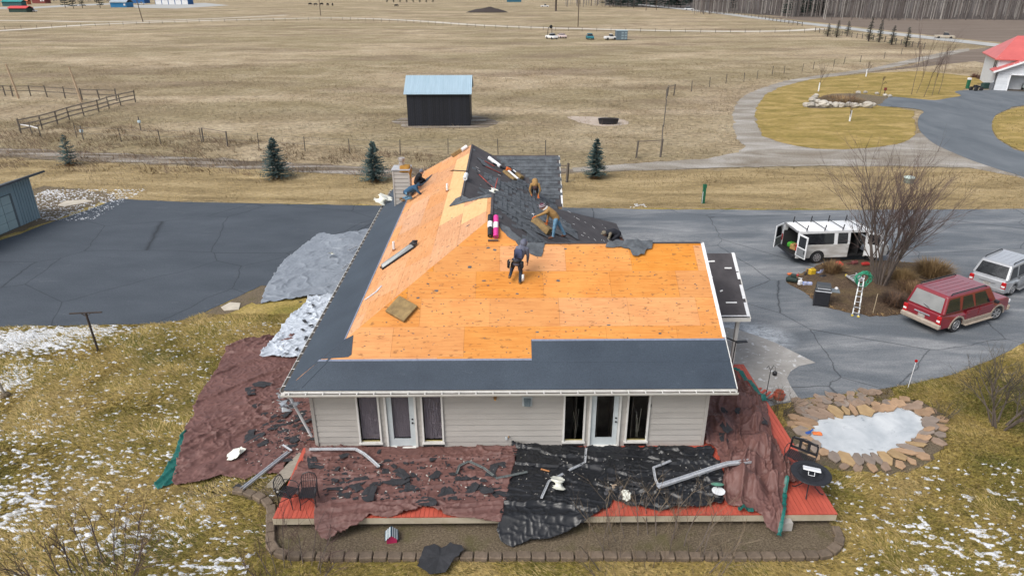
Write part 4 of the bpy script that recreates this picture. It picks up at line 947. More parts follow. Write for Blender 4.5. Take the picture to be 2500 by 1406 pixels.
GW = ('torn dark shingle scrap on the crumpled white tarpaulin', 'shingle scraps on the white tarpaulin')
for u, v in [(745, 790), (755, 770), (760, 800), (740, 810), (700, 868), (725, 858), (748, 830), (765, 750), (735, 742)]: scrap(u, v, lambda x, y: .30, .2, *GW)
scrap(585, 1190, lambda x, y: .05, 0, 'square black shingle piece beside the block edging and the fallen gutter', None, s=.55)
# big torn felt in front of the bed
m = MB(); P = rough_edge(ats([(1025, 1372), (1035, 1345), (1060, 1335), (1080, 1342), (1100, 1330), (1128, 1338), (1130, 1352), (1112, 1372), (1090, 1398), (1050, 1408), (1020, 1392)], .1), .12, .02, 5)
n = len(P); c = sum((Vector(p) for p in P), Vector()) / n; rf = random.Random(8)
m.add([(0, 0, .03)] + [(p.x - c.x, p.y - c.y, .03 + .05 * math.sin(k_ * .55) + rf.uniform(-.01, .01)) for k_, p in enumerate(P)], [(0, 1 + i, 1 + (i + 1) % n) for i in range(n)]); o = m.build('torn_felt', M_scrap, loc=(c.x, c.y, .19)); o.modifiers.new('solid', 'SOLIDIFY').thickness = .012
tag(o, 'large torn sheet of black roofing felt over the block edging', 'roofing felt')
# crumbs: real but uncountable
def crumbs(name, label, boxes, n, zfn, z0, mats, seed, smin=.012, smax=.04):
    rn = random.Random(seed); m = MB()
    for k in range(n):
        u0, v0, u1, v1 = rn.choice(boxes); p = at(rn.uniform(u0, u1), rn.uniform(v0, v1), z0); s = rn.uniform(smin, smax)
        m.cur = 0 if rn.random() < .82 else 1
        m.box((p.x, p.y, zfn(p.x, p.y) + .012), (s * rn.uniform(1, 3.4), s, .012), rn.uniform(0, 3.1), None)
    o = m.build(name, mats); return stuff(o, label, 'debris')
M_bit = mk('pale_bits', (.50, .48, .44), (.3, .28, .25), scale=9)
crumbs('roofing_crumbs', 'fine crumbs of roofing strewn on the left brown tarpaulin', [(660, 970, 765, 1110), (600, 1040, 760, 1140)], 420, zleft, .05, [M_scrap, M_bit], 1)
crumbs('roofing_crumbs', 'fine crumbs of roofing strewn on the brown deck tarpaulin', [(790, 1115, 1230, 1225)], 520, zdeckL, DECK, [M_scrap, M_bit], 2)
crumbs('roofing_crumbs', 'fine crumbs and paper bits on the black tarpaulin', [(1260, 1110, 1740, 1215)], 130, zdeckB, DECK, [M_bit, M_scrap], 3, .008, .022)
# ---------------------------------------------------------------- fallen gutters and downspouts
def channel(pts, w, h, label, name='fallen_gutter', mat=None, group='fallen gutters and downspouts'):
    c = Vector(pts[0]); m = MB()
    for a, b in zip(pts[:-1], pts[1:]):
        a = Vector(a) - c; b = Vector(b) - c; d = (b - a).normalized(); s_ = d.cross(Vector((0, 0, 1))).normalized(); u = s_.cross(d)
        m.bar(a, b, w, .012); 
        for sg in (-1, 1): m.bar(a + s_ * sg * w / 2 + u * h / 2, b + s_ * sg * w / 2 + u * h / 2, .012, h)
    o = m.build(name, mat or M_gal, loc=c); return tag(o, label, 'gutter', group)
def g3(pix, z): return [at(u, v, z) for u, v in pix]
channel(g3([(590, 1196), (650, 1148), (706, 1104)], .14), .11, .07, 'long dull metal gutter lying from the block edging across the brown tarpaulin')
channel(g3([(712, 1100), (690, 1086)], .2), .05, .03, 'short thin metal trim piece at the upper end of the fallen gutter')
pz = [Vector((XL - .02, EV + .02, 3.0)), Vector((XL + .1, EV + .2, 2.75)), Vector((-6.70, 19.45, 1.0))]
mm = MB(); mm.tube([p - pz[0] for p in pz], .045, 6); tag(mm.build('downspout', wm, loc=pz[0]), 'white downspout slanting from the roof corner to the left wall', 'downspout')
channel(g3([(755, 1098), (800, 1097), (868, 1097), (888, 1108), (905, 1122), (925, 1140)], DECK + .2), .08, .05, 'bent silver downspout lying along the wall above the deck tarpaulin')
channel(g3([(1115, 1155), (1122, 1137), (1145, 1126), (1180, 1142), (1210, 1165)], DECK + .14), .07, .03, 'curved dull gutter strip half buried in the brown deck tarpaulin', mat=mk('dull_metal', (.16, .18, .18), (.09, .1, .1), scale=9, rough=.5))
channel(g3([(1210, 1168), (1250, 1160), (1288, 1152)], DECK + .14), .07, .03, 'straight dull gutter strip where the brown and black tarpaulins meet', mat=MATS['dull_metal'])
channel(g3([(1431, 1094), (1428, 1130), (1390, 1148)], DECK + .12), .06, .04, 'elbowed metal downspout hanging from the door onto the black tarpaulin')
channel(g3([(1375, 1157), (1340, 1176), (1322, 1216)], DECK + .12), .06, .04, 'elbowed metal downspout below the white bag on black plastic')
channel(g3([(1638, 1125), (1617, 1134)], DECK + .15), .06, .04, 'short metal downspout end on the black tarpaulin')
channel(g3([(1614, 1135), (1595, 1142), (1600, 1170), (1608, 1188)], DECK + .15), .06, .04, 'hooked metal downspout on the black tarpaulin beside the long gutter')
channel(g3([(1606, 1189), (1680, 1165), (1745, 1143), (1775, 1134), (1832, 1127)], DECK + .35), .13, .08, 'long bright silver gutter propped from black plastic onto the heaped tarp')
channel(ats([(690, 640)], 0) and g3([(850, 612), (872, 602)], .3), .10, .06, 'short white gutter offcut on the grey tarpaulin near the eave')
channel(g3([(835, 658), (852, 645)], .3), .10, .06, 'bent white gutter offcut on the grey tarpaulin below the other')
channel([Vector(PTt) + HO for PTt in [PT(-5.35, 23.55, zl, .03), PT(-4.95, 23.8, zl, .03), PT(-4.8, 24.2, zl, .03)]], .05, .02, 'thin curved white trim strip on the peach plywood slope', 'metal_trim', wm)
# plastic bags
def bag(u, v, z, label, s=1.0, seed=1):
    rn = random.Random(seed); p = at(u, v, z); m = MB(); nu, nv = 14, 9; vs = []; fs = []
    for i in range(nv + 1):
        t = i / nv
        for j in range(nu):
            a = 2 * math.pi * j / nu; r = (.16 * math.sin(math.pi * min(1, t * 1.35)) ** .7 if t < .7 else .05 + .10 * (t - .7) / .3) * (1 + .3 * rn.uniform(-1, 1))
            vs.append((r * math.cos(a) * 1.25 + (t - .5) * .12, r * math.sin(a) + (t - .3) * .35, max(0, .10 * math.sin(math.pi * min(1, t * 1.2))) + r * .5 * math.sin(a + 1) + .08))
    fs = [(i * nu + j, i * nu + (j + 1) % nu, (i + 1) * nu + (j + 1) % nu, (i + 1) * nu + j) for i in range(nv) for j in range(nu)] + [tuple(range(nu - 1, -1, -1))]
    m.add([(x * s, y * s, z_ * s) for x, y, z_ in vs], fs); o = m.build('plastic_bag', mk('bag_white', (.72, .73, .66), (.60, .60, .52), scale=6, rough=.45), loc=p, smooth=True, rz=rn.uniform(0, 6))
    return tag(o, label, 'plastic bag', 'white plastic bags')
bag(575, 1120, .08, 'white knotted plastic bag on the left brown tarpaulin', 1.2, 1); bag(1360, 1180, DECK + .08, 'white plastic bag in the middle of the black tarpaulin', 1.15, 2)
bag(1530, 1218, DECK + .08, 'small white plastic bag near the front edge of the black tarpaulin', .75, 5); bag(806, 622, .25, 'small white bag on the grey tarpaulin', .8, 6)
# crumpled silver plastic at the roof corner
m = MB(); rn = random.Random(4); c = Vector((XL + .05, EV + .1, 3.0))
for k in range(26):
    a = Vector((rn.uniform(-.45, .25), rn.uniform(-.2, .35), rn.uniform(-.55, .2))); m.add([a, a + Vector((rn.uniform(.1, .3), rn.uniform(-.1, .1), rn.uniform(-.2, .1))), a + Vector((rn.uniform(-.1, .2), rn.uniform(.05, .2), rn.uniform(-.3, 0))), a + Vector((-.1, .12, -.12))], [(0, 1, 2), (0, 2, 3)])
tag(m.build('plastic_wrap', T_white, loc=c), 'crumpled silvery plastic wrap hanging at the front left roof corner', 'plastic wrap')
m = MB(); vs = []
for k in range(0):
    a = Vector((rn.uniform(-.35, .1), rn.uniform(-.5, .5), rn.uniform(-.15, .45))); m.add([a, a + Vector((rn.uniform(.1, .25), rn.uniform(-.2, .3), .1)), a + Vector((0, .3, .3)), a + Vector((-.12, .2, 0))], [(0, 1, 2), (0, 2, 3)])
bw_ = bag(945, 495, 3.25, 'white plastic sheet bunched on the left eave below the chimney', 2.0, 21)
# three small dark brackets and a lump of wood
for k, (u, v, lb) in enumerate([(1482, 1205, 'left dark metal bracket standing on the black tarpaulin'), (1518, 1198, 'dark metal bracket lying behind the small white bag'), (1516, 1214, 'dark metal bracket standing beside the small white bag')]):
    p = at(u, v, DECK + .05); m = MB(); m.box((0, 0, .01), (.18, .14, .02)); m.box((0, .02, .08), (.08, .05, .14)); m.box((0, .02, .15), (.12, .07, .02)); tag(m.build('metal_bracket', mk('bracket_grey', (.09, .09, .1), scale=9), loc=p, rz=k * .7), lb, 'bracket')
p = at(1500, 1190, DECK + .08); m = MB(); m.cbox((0, 0, .05), (.18, .14, .08), .015); tag(m.build('wood_block', mk('tan_block', (.33, .25, .18), scale=7), loc=p, rz=.3), 'small tan wood block on the black tarpaulin', 'wood block')
p = at(1331, 1147, DECK + .12); m = MB(); m.box((0, 0, 0), (.3, .05, .02)); tag(m.build('wood_stick', mk('orange_wood', (.45, .20, .08), scale=6), loc=p, rz=-.4), 'short orange wood splinter on the black tarpaulin', 'wood splinter')
# weathered step boards at the left end of the deck
p0 = at(675, 1192, .12); p1 = at(757, 1108, .35); d = p1 - p0; sx = Vector((-d.y, d.x, 0)).normalized() * .22
st = thing('deck_steps', 'weathered grey step boards at the left end of the deck', 'steps', p0)
for k in range(3):
    m = MB(); o_ = sx * k * 1.02 + Vector((0, 0, -.06 * k)); m.bar(o_ * .9, d + o_ * .9, .19, .04); m.build('tread', mk('grey_wood', (.27, .24, .20), (.17, .15, .12), scale=2, stretch=(1, 6, 1)), st)
# ---------------------------------------------------------------- patio furniture
def pchair(name, label, loc, rz, wide=.5, ovals=False):
    c = thing(name, label, 'chair', loc, rz, 'black wrought iron patio seats'); w = wide / 2; r = .013
    for sx, sy in ((-1, -1), (1, -1), (-1, 1), (1, 1)):
        m = MB(); m.tube([(sx * w * 1.05, sy * .25, 0), (sx * w * .98, sy * .22, .22), (sx * w, sy * .23, .44)], r * 1.15, 6); m.build('leg', M_black, c)
    m = MB(); n = max(8, int(wide / .055))
    for i in range(n + 1): t = -w + wide * i / n; m.box((t, 0, .44), (.03, .46, .012))
    for i in range(9): m.box((0, -.23 + .46 * i / 8, .452), (wide, .03, .012))
    m.build('seat', M_black, c)
    m = MB(); m.tube([(-w, .23, .44), (-w * 1.02, .30, .75), (-w * .8, .33, .90), (0, .35, .96), (w * .8, .33, .90), (w * 1.02, .30, .75), (w, .23, .44)], r * 1.3, 6); br = m.build('back_frame', M_black, c)
    m = MB()
    if ovals:
        m.add([(x, .30 + .02, z) for x, z in ((-w, .55), (w, .55), (w, .86), (-w, .86))], [])
        for i in range(4):
            x = -w + wide * (i + .0) / 3; m.box((x * .97, .315, .70), (.09 if 0 < i < 3 else .05, .012, .36))
        m.box((0, .30, .54), (wide, .012, .09)); m.box((0, .335, .88), (wide * .95, .012, .10))
    else:
        for i in range(6): t = -w * .8 + wide * .8 * i / 5; m.tube([(t, .24, .46), (t * .9, .31, .8), (t * .8, .34, .93)], .008, 5)
        m.tube([(-w, .28, .66), (0, .30, .66), (w, .28, .66)], .008, 5)
    m.build('backrest', M_black, c)
    for sx in (-1, 1):
        m = MB(); m.tube([(sx * w, .28, .68), (sx * w * 1.12, .1, .69), (sx * w * 1.14, -.12, .67), (sx * w * 1.1, -.22, .60), (sx * w * 1.04, -.2, .54), (sx * w, -.23, .44)], r * 1.1, 6); m.build('armrest', M_black, c)
    m = MB(); m.tube([(-w, -.22, .16), (0, 0, .20), (w, .22, .16)], r * .8, 5); m.tube([(w, -.22, .16), (0, 0, .205), (-w, .22, .16)], r * .8, 5); m.build('stretcher', M_black, c)
    return c
pchair('patio_chair', 'black iron chair at the left corner of the deck', at(708, 1228, DECK + .03), R(75), .46)
pchair('patio_chair', 'black iron chair right next to the deck tarpaulin', at(757, 1230, DECK + .03), R(5), .46)
pchair('patio_bench', 'black iron seat with oval cut-outs beside the pond', at(1948, 1142, DECK + .02), R(-40), .85, True)
tb = thing('patio_table', 'round black iron table at the right end of the deck', 'table', at(1982, 1190, DECK), 0)
tb.location = (9.55, 17.1, DECK); m = MB(); m.lathe([(.06, .695), (.22, .70), (.22, .715), (.25, .72), (.45, .72), (.455, .73), (.60, .72), (.61, .70), (.60, .685), (.05, .685)], n=32)
for i in range(30):
    a = 2 * math.pi * i / 30; m.box((.38 * math.cos(a), .38 * math.sin(a), .727), (.06, .022, .012), a)
m.build('table_top', M_black, tb)
for k in range(4):
    a = math.pi / 4 + k * math.pi / 2 + .3; f = lambda r, z: (r * math.cos(a), r * math.sin(a), z)
    m = MB(); m.tube([f(.22, .70), f(.13, .52), f(.12, .40), f(.20, .22), f(.36, .05), f(.44, .02), f(.46, .05)], .018, 7); m.build('leg', M_black, tb)
m = MB(); m.tube([(.13 * math.cos(i * .524), .13 * math.sin(i * .524), .42) for i in range(13)], .012, 5); m.build('ring', M_black, tb)
sdish = thing('satellite_dish', 'flat white rectangular dish on a kickstand on the round table', 'satellite dish', (9.55, 17.1, DECK + .735), R(-22))
m = MB(); m.cbox((0, 0, 0), (.52, .32, .035), .012, rot=Matrix.Rotation(R(-16), 3, 'X')); pn = m.build('panel', mk('dish_white', (.78, .79, .82), scale=5, rough=.35), sdish, loc=(0, 0, .12))
m = MB(); m.tube([(-.09, -.06, .10), (-.09, -.17, 0), (.09, -.17, 0), (.09, -.06, .10)], .011, 6); m.build('kickstand', MATS['dish_white'], sdish)
p = at(1752, 1212, DECK + .03); sv = thing('side_burner', 'small round stand with a green lid at the right end of the black tarpaulin', 'burner', p)
m = MB(); m.lathe([(.02, .0), (.18, .02), (.17, .10), (.12, .16), (.19, .20), (.20, .22), (.14, .215), (.10, .18)], n=20); m.build('bowl', M_black, sv); m = MB(); m.lathe([(.15, .215), (.20, .22), (.205, .235), (.15, .235)], n=20); m.build('ring', wm, sv)
m = MB(); m.lathe([(.01, .03), (.19, .0), (.20, .012), (.01, .05)], (.02, .22, .30), 20, Matrix.Rotation(R(-25), 3, 'X')); m.build('lid', mk('lid_green', (.12, .30, .22), (.07, .2, .14), scale=8), sv); m = MB(); m.tube([(0, .1, .12), (.01, .16, .3), (.02, .22, .32)], .012, 6); m.build('hinge_arm', M_black, sv)
m = MB(); m.tube([(0, 0, 0), (0, 0, .75)], .006, 5); m.tube([(-.1, 0, .0), (.1, 0, .0)], .006, 5); tag(m.build('garden_stake', M_black, loc=at(1723, 1254, DECK)), 'thin black stake standing on the front deck edge', 'stake')
bh = thing('birdhouse', 'little birdhouse with a flag-striped roof on the garden bed', 'birdhouse', at(957, 1316, .03), .15)
m = MB(); m.ext([(-.15, -.16, 0), (.15, -.16, 0), (.15, -.16, .16), (0, -.16, .30), (-.15, -.16, .16)], (0, .32, 0)); m.build('box', mk('house_red', (.42, .02, .09), scale=6), bh)
for sg in (-1, 1):
    for k in range(7):
        m = MB(); a0 = k / 7; m.hexa(*[[(sg * (.20 * t), -.2 + .4 * q, .325 - .19 * t + dz) for t, q in ((a0, 0), (a0 + .142, 0), (a0 + .142, 1), (a0, 1))] for dz in (0, .015)]); m.build('roof_stripe', mk('stripe_w', (.6, .64, .66), scale=5) if k % 2 else mk('stripe_b', (.02, .06, .09) if True else 0, scale=5), bh)
# ================================================================ things lying on the roof, and the roofers
def onp(u, v, f):                                   # where a sight line meets a roof slope z = f(x, y)
    d = ray(u, v); f0 = f(0, 0); gx = f(1, 0) - f0; gy = f(0, 1) - f0
    s = (f0 - CAMH) / (d.z - gx * d.x - gy * d.y); return Vector((d.x * s, d.y * s, CAMH + d.z * s))
def basis(f, an):                                   # frame on a slope: x along direction an (plan), z = normal
    gx = f(1, 0) - f(0, 0); gy = f(0, 1) - f(0, 0); n = Vector((-gx, -gy, 1)).normalized()
    x = Vector((math.cos(an), math.sin(an), gx * math.cos(an) + gy * math.sin(an))).normalized(); y = n.cross(x)
    return Matrix((x, y, n)).transposed()
def place(o, p, f, an, lift=0.0):
    M = basis(f, an); o.location = p + M.col[2] * lift; o.rotation_euler = M.to_euler(); return o
M_bundle = mk('bundle_paper', (.29, .20, .085), (.15, .10, .045), scale=5, rough=.8)
M_rollw = mk('roll_white', (.70, .72, .74), (.60, .62, .64), scale=5, rough=.5)
def roll(label, p, f, an, L, r, mat, name='underlayment_roll', lab=None):
    t = thing(name, label, 'roll', group='rolls of roofing material'); m = MB()
    m.lathe([(.03, -L / 2), (r, -L / 2), (r, L / 2), (.03, L / 2)], n=18, rot=Matrix.Rotation(R(90), 3, 'Y')); m.build('roll_body', mat, t, smooth=False)
    m = MB(); m.lathe([(.03, -L / 2 - .004), (.035, -L / 2 - .004), (.035, L / 2 + .004), (.03, L / 2 + .004)], n=10, rot=Matrix.Rotation(R(90), 3, 'Y')); m.build('core', MATS['bundle_paper'], t)
    if lab:
        m = MB(); n = 10; vs = []
        for x in (-L * .12, L * .16):
            for j in range(n + 1):
                a = math.pi * (.05 + .75 * j / n); vs.append((x, (r + .004) * math.cos(a), (r + .004) * math.sin(a)))
        m.add(vs, [(j, j + 1, n + 2 + j, n + 1 + j) for j in range(n)]); m.build('paper_label', lab, t)
    return place(t, p, f, an, r + .012)
def bundle(label, p, f, an, d=(.95, .34, .10), name='shingle_bundle', pitch=0.0):
    t = thing(name, label, 'shingle bundle', group='bundles of shingles'); m = MB(); m.cbox((0, 0, 0), d, .012); m.build('wrapper', M_bundle, t)
    for k in (-.25, .25): m = MB(); m.box((d[0] * k, 0, 0), (.02, d[1] + .006, d[2] + .006)); m.build('strap', mk('strap_tan', (.25, .17, .08), scale=7), t)
    return place(t, p, f, an, d[2] / 2 + .01)
pA = onp(1197, 557, zf); pB = onp(1211, 559, zf)
roll('black underlayment roll with a white label beside the pink one', pA + Vector((0, 0, .02)), zf, R(90), 1.05, .10, M_black, lab=MATS['paper_white'])
roll('bright pink roll next to the black one near the ridge', pB + Vector((0, 0, .02)), zf, R(90), 1.05, .10, mk('roll_pink', (.62, .045, .26), (.5, .03, .2), scale=4, rough=.5), lab=MATS['paper_white'])
m = MB(); m.box((0, 0, .04), (.40, .05, .09)); tag(place(m.build('roof_bracket', mk('dull_brown', (.16, .10, .07), scale=8)), onp(1204, 589, zf), zf, 0), 'short brown roof bracket holding the pink and black rolls', 'roof bracket')
roll('white underlayment roll near the far shingled ridge', onp(1205, 400, zrb), zrb, R(-42), 1.0, .11, M_rollw)
roll('black roll with white band beside the far shingled roof', onp(1254, 424, zrb), zrb, R(-50), 1.1, .09, M_black, lab=MATS['paper_white'])
roll('white roll lying below the black roll and leaf blower', onp(1251, 434, zrb) + Vector((0, 0, .05)), zrb, R(-52), .95, .09, M_rollw)
roll('white roll standing against the peach ridge line', onp(1140, 436, zl), zl, R(88), .75, .11, M_rollw)
roll('short white roll at the very top of the far gable', onp(1136, 367, zl), zl, R(35), .4, .12, M_rollw)
bundle('square brown shingle bundle on the orange front slope', onp(981, 757, zf), zf, R(-30), (.82, .78, .12))
bundle('long brown bundle at the top of the far peach gable', onp(1124, 373, zl), zl, R(22), (1.1, .36, .22))
bundle('tan bundle beside the roofer in blue jeans', onp(1318, 558, zra) , zra, R(-42), (.95, .30, .28))
bundle('brown bundle under the leaf blower on the far roof', onp(1243, 432, zrb), zrb, R(-50), (1.0, .34, .16))
bundle('brown bundle end beside the white roll on the far roof', onp(1266, 433, zrb), zrb, R(-50), (.5, .34, .2))
# long-handled tools with red handles
def bar_tool(label, u0, v0, u1, v1, f, red=True):
    a = onp(u0, v0, f); b = onp(u1, v1, f); t = thing('stripping_bar', label, 'stripping bar', a, group='shingle stripping bars'); d = b - a; up = Vector((0, 0, .05))
    m = MB(); m.tube([up, d + up], .024, 6); m.build('handle', mk('handle_red', (.38, .06, .04), (.25, .04, .03), scale=5) if red else M_black, t)
    m = MB(); m.bar(d * .97 + up, d * 1.13 + up * .4, .13, .012); m.build('blade', M_black, t); m = MB(); m.tube([up - d.normalized() * .02, up + d.normalized() * .2], .03, 6); m.build('grip', M_black, t)
bar_tool('red-handled stripping bar above the white roll on the far slope', 1175, 391, 1207, 408, zrb); bar_tool('red-handled stripping bar in the middle of the far slope', 1178, 405, 1222, 425, zrb)
bar_tool('stripping bar leading down to the white bag from upper left', 1165, 424, 1205, 462, zrb); bar_tool('stripping bar standing up from the white bag', 1207, 470, 1215, 438, zra)
bar_tool('black stripping bar pointing across the peach plywood', 1140, 420, 1105, 418, zl, False)
bg = bag(1208, 470, 6.6, 'white plastic bag at the tips of the crossed stripping bars', .8, 11); bg.location = onp(1208, 470, zra) + Vector((0, 0, .02))
lb = thing('leaf_blower', 'orange leaf blower with black tube on the far roof slope', 'leaf blower'); m = MB(); m.cbox((0, 0, .16), (.34, .26, .26), .05); m.build('housing', mk('blower_orange', (.62, .13, .02), scale=4, rough=.4), lb)
m = MB(); m.tube([(-.1, 0, .12), (-.4, .05, .10), (-1.0, .1, .06)], [.07, .06, .05], 10); m.build('tube', M_black, lb); m = MB(); m.tube([(.12, 0, .28), (0, 0, .38), (-.14, 0, .30)], .022, 6); m.build('handle', M_black, lb); place(lb, onp(1238, 420, zrb), zrb, R(8))
# wrapped metal flashing lying on the peach slope
sk = thing('flashing_bundle', 'silver metal skylight flashing wrapped in dark plastic on the peach slope', 'flashing')
a, b = onp(936, 655, zl), onp(1014, 602, zl); dv = b - a; m = MB(); m.hexa([(-.85, -.17, .02), (.75, -.17, .02), (.75, .17, .02), (-.85, .17, .02)], [(-.80, -.07, .17), (.70, -.09, .20), (.70, .09, .20), (-.80, .07, .17)]); m.build('metal_sheet', mk('dull_alu', (.34, .36, .36), (.22, .24, .24), scale=4, rough=.4, metal=.4, stretch=(.5, 4, 4)), sk)
m = MB(); m.box((-.05, -.18, .04), (1.7, .03, .07)); m.box((-.05, .18, .04), (1.7, .03, .07)); m.build('edge_trim', M_black, sk); m = MB(); rn = random.Random(5)
for k in range(9): m.ell((.80 + rn.uniform(-.08, .14), rn.uniform(-.12, .14), .10 + rn.uniform(0, .1)), (rn.uniform(.06, .12), rn.uniform(.05, .1), rn.uniform(.04, .08)), nu=7, nv=5)
m.build('plastic_wrap', M_black, sk); place(sk, (a + b) / 2, zl, math.atan2(dv.y, dv.x), .01)
# jacket thrown over the chimney
m = MB(); rn = random.Random(12); n = 11; vs = []
for j in range(n):
    for i in range(n):
        x = -.28 + .62 * i / (n - 1); y = -.52 + .62 * j / (n - 1); z = .10 + .10 * float(fbm(np.array([x * 6]), np.array([y * 6]), 3)[0])
        if y < -.40: z -= (-.40 - y) * 2.6
        if x > .22: z -= (x - .22) * 3.0
        vs.append((x, y, z + rn.uniform(-.015, .015)))
m.add(vs, [(j * n + i, j * n + i + 1, (j + 1) * n + i + 1, (j + 1) * n + i) for j in range(n - 1) for i in range(n - 1)])
o = m.build('jacket', mk('jacket_mustard', (.36, .19, .035), (.25, .12, .02), scale=4, rough=.9), smooth=True, loc=(-5.57, 37.75, 5.80)); o.modifiers.new('solid', 'SOLIDIFY').thickness = .02
tag(o, 'mustard-brown jacket thrown over the chimney top', 'jacket')
strip2 = MB(); slope_sheet(strip2, [(-5.75, 37.0), (-4.55, 39.2), (-4.35, 40.3), (-4.75, 39.9), (-5.95, 37.9)], zl, .018, .026); strip2.build('underlayment_strip', M_und, roof)
# ---------------------------------------------------------------- people
def pm(name, a, b=None, sc=9): return mk(name, a, b, scale=sc, rough=.9, bump=.25, bscale=40)
SKIN = mk('skin', (.45, .24, .16), (.38, .19, .12), scale=8, rough=.6)
def person(label, loc, rz, caps, mats, head, face, extras=(), hands=(), vox=.024, tilt=None):
    """caps: (p, q, r0, r1, key). One continuous remeshed body; colour by nearest limb."""
    m = MB(); segs = []
    for p, q, r0, r1, key in caps:
        p = Vector(p); q = Vector(q); segs.append((p, q, r0, r1, key)); m.ell(p, r0, nu=12, nv=8); m.ell(q, r1, nu=12, nv=8)
        k = 5; m.tube([p.lerp(q, i / k) for i in range(k + 1)], [r0 + (r1 - r0) * i / k for i in range(k + 1)], 12)
    hc, hr = Vector(head[0]), head[1]; fd = Vector(face).normalized()
    Mh = Matrix((fd.cross(Vector((0, 0, 1))).normalized() if abs(fd.z) < .95 else Vector((1, 0, 0)), fd, Vector((0, 0, 1)))).transposed()
    m.ell(hc, (hr * .82, hr * .95, hr * 1.12), nu=14, nv=10); segs.append((hc, hc, hr, hr, 'head'))
    tmp = m.build('person', None); r = tmp.modifiers.new('r', 'REMESH'); r.mode = 'VOXEL'; r.voxel_size = vox
    s = tmp.modifiers.new('s', 'SMOOTH'); s.iterations = 3; s.factor = .5
    dg = bpy.context.evaluated_depsgraph_get(); me = bpy.data.meshes.new_from_object(tmp.evaluated_get(dg)); bpy.data.objects.remove(tmp)
    keys = sorted({s_[4] for s_ in segs}); me.materials.clear()
    for k in keys: me.materials.append(mats[k])
    C = np.empty(len(me.polygons) * 3); me.polygons.foreach_get('center', C); C = C.reshape(-1, 3); best = np.full(len(C), 1e9); mi = np.zeros(len(C), int)
    for p, q, r0, r1, key in segs:
        p_ = np.array(p); d = np.array(q) - p_; L = max((d ** 2).sum(), 1e-9); t = np.clip(((C - p_) @ d) / L, 0, 1)
        dist = np.linalg.norm(C - p_ - t[:, None] * d, axis=1) - (r0 + (r1 - r0) * t); b = dist < best; best[b] = dist[b]; mi[b] = keys.index(key)
    me.polygons.foreach_set('material_index', mi.astype(np.int32)); me.polygons.foreach_set('use_smooth', [True] * len(me.polygons)); me.update()
    # fingers, nose, ears and eyes joined to the same mesh
    ex = MB(); 
    for hp, hd, hu in hands:
        hp = Vector(hp); hd = Vector(hd).normalized(); hu = Vector(hu).normalized(); sd_ = hd.cross(hu).normalized()
        for k, (off, ln) in enumerate(((-.034, .075), (-.011, .088), (.012, .083), (.034, .066))):
            a = hp + sd_ * off + hd * .02; ex.tube([a, a + hd * ln * .55, a + hd * ln * .85 - hu * ln * .45], [.012, .011, .009], 6)
        ex.tube([hp + sd_ * -.04, hp + sd_ * -.07 + hd * .03, hp + sd_ * -.065 + hd * .065 - hu * .02], [.013, .012, .010], 6)
    nh_ = len(ex.F)
    for sg in (-1, 1): ex.ell(hc + Mh @ Vector((sg * hr * .84, 0, 0)), (hr * .14, hr * .2, hr * .26), nu=6, nv=4)
    ex.ell(hc + Mh @ Vector((0, hr * .98, -.05 * hr)), (hr * .13, hr * .2, hr * .2), nu=6, nv=4); ne = len(ex.F)
    for sg in (-1, 1): ex.ell(hc + Mh @ Vector((sg * hr * .34, hr * .86, hr * .12)), (hr * .1, hr * .06, hr * .07), nu=6, nv=4)
    ex.ell(hc + Mh @ Vector((0, hr * .88, -.42 * hr)), (hr * .26, hr * .05, hr * .05), nu=6, nv=4)
    V0 = [tuple(v.co) for v in me.vertices]; F0 = [tuple(p.vertices) for p in me.polygons]; n0 = len(V0)
    hm = len(keys); full = bpy.data.meshes.new('person'); full.from_pydata(V0 + ex.V, [], F0 + [tuple(i + n0 for i in f) for f in ex.F])
    for k in keys: full.materials.append(mats[k])
    full.materials.append(mats.get('hand', SKIN)); full.materials.append(SKIN); full.materials.append(M_black)
    idx = list(mi) + [hm] * nh_ + [hm + 1] * (ne - nh_) + [hm + 2] * (len(ex.F) - ne)
    full.polygons.foreach_set('material_index', [int(i) for i in idx]); full.polygons.foreach_set('use_smooth', [True] * len(full.polygons)); full.update()
    bpy.data.meshes.remove(me)
    root = thing('person', label, 'person', loc, rz, 'roofers at work'); b = bpy.data.objects.new('body', full); col.objects.link(b); b.parent = root
    for nm, mbb, mt in extras: mbb.build(nm, mt, root, smooth=True)
    return root
def legs(hl, kl, al, tl, hr, kr, ar, tr, pk, bk, s=1.0):
    return [(hl, kl, .10 * s, .075 * s, pk), (kl, al, .072 * s, .055 * s, pk), (al, tl, .06 * s, .045 * s, bk), (hr, kr, .10 * s, .075 * s, pk), (kr, ar, .072 * s, .055 * s, pk), (ar, tr, .06 * s, .045 * s, bk)]
def beanie(c, r, up=(0, 0, 1), stripes=False):
    m = MB(); M = Vector(up).to_track_quat('Z', 'Y').to_matrix(); m.lathe([(r * .93, -.15 * r), (r * 1.02, .0), (r * 1.0, .45 * r), (r * .75, .95 * r), (r * .3, 1.22 * r), (.01, 1.26 * r)], Vector(c), 16, M); return m
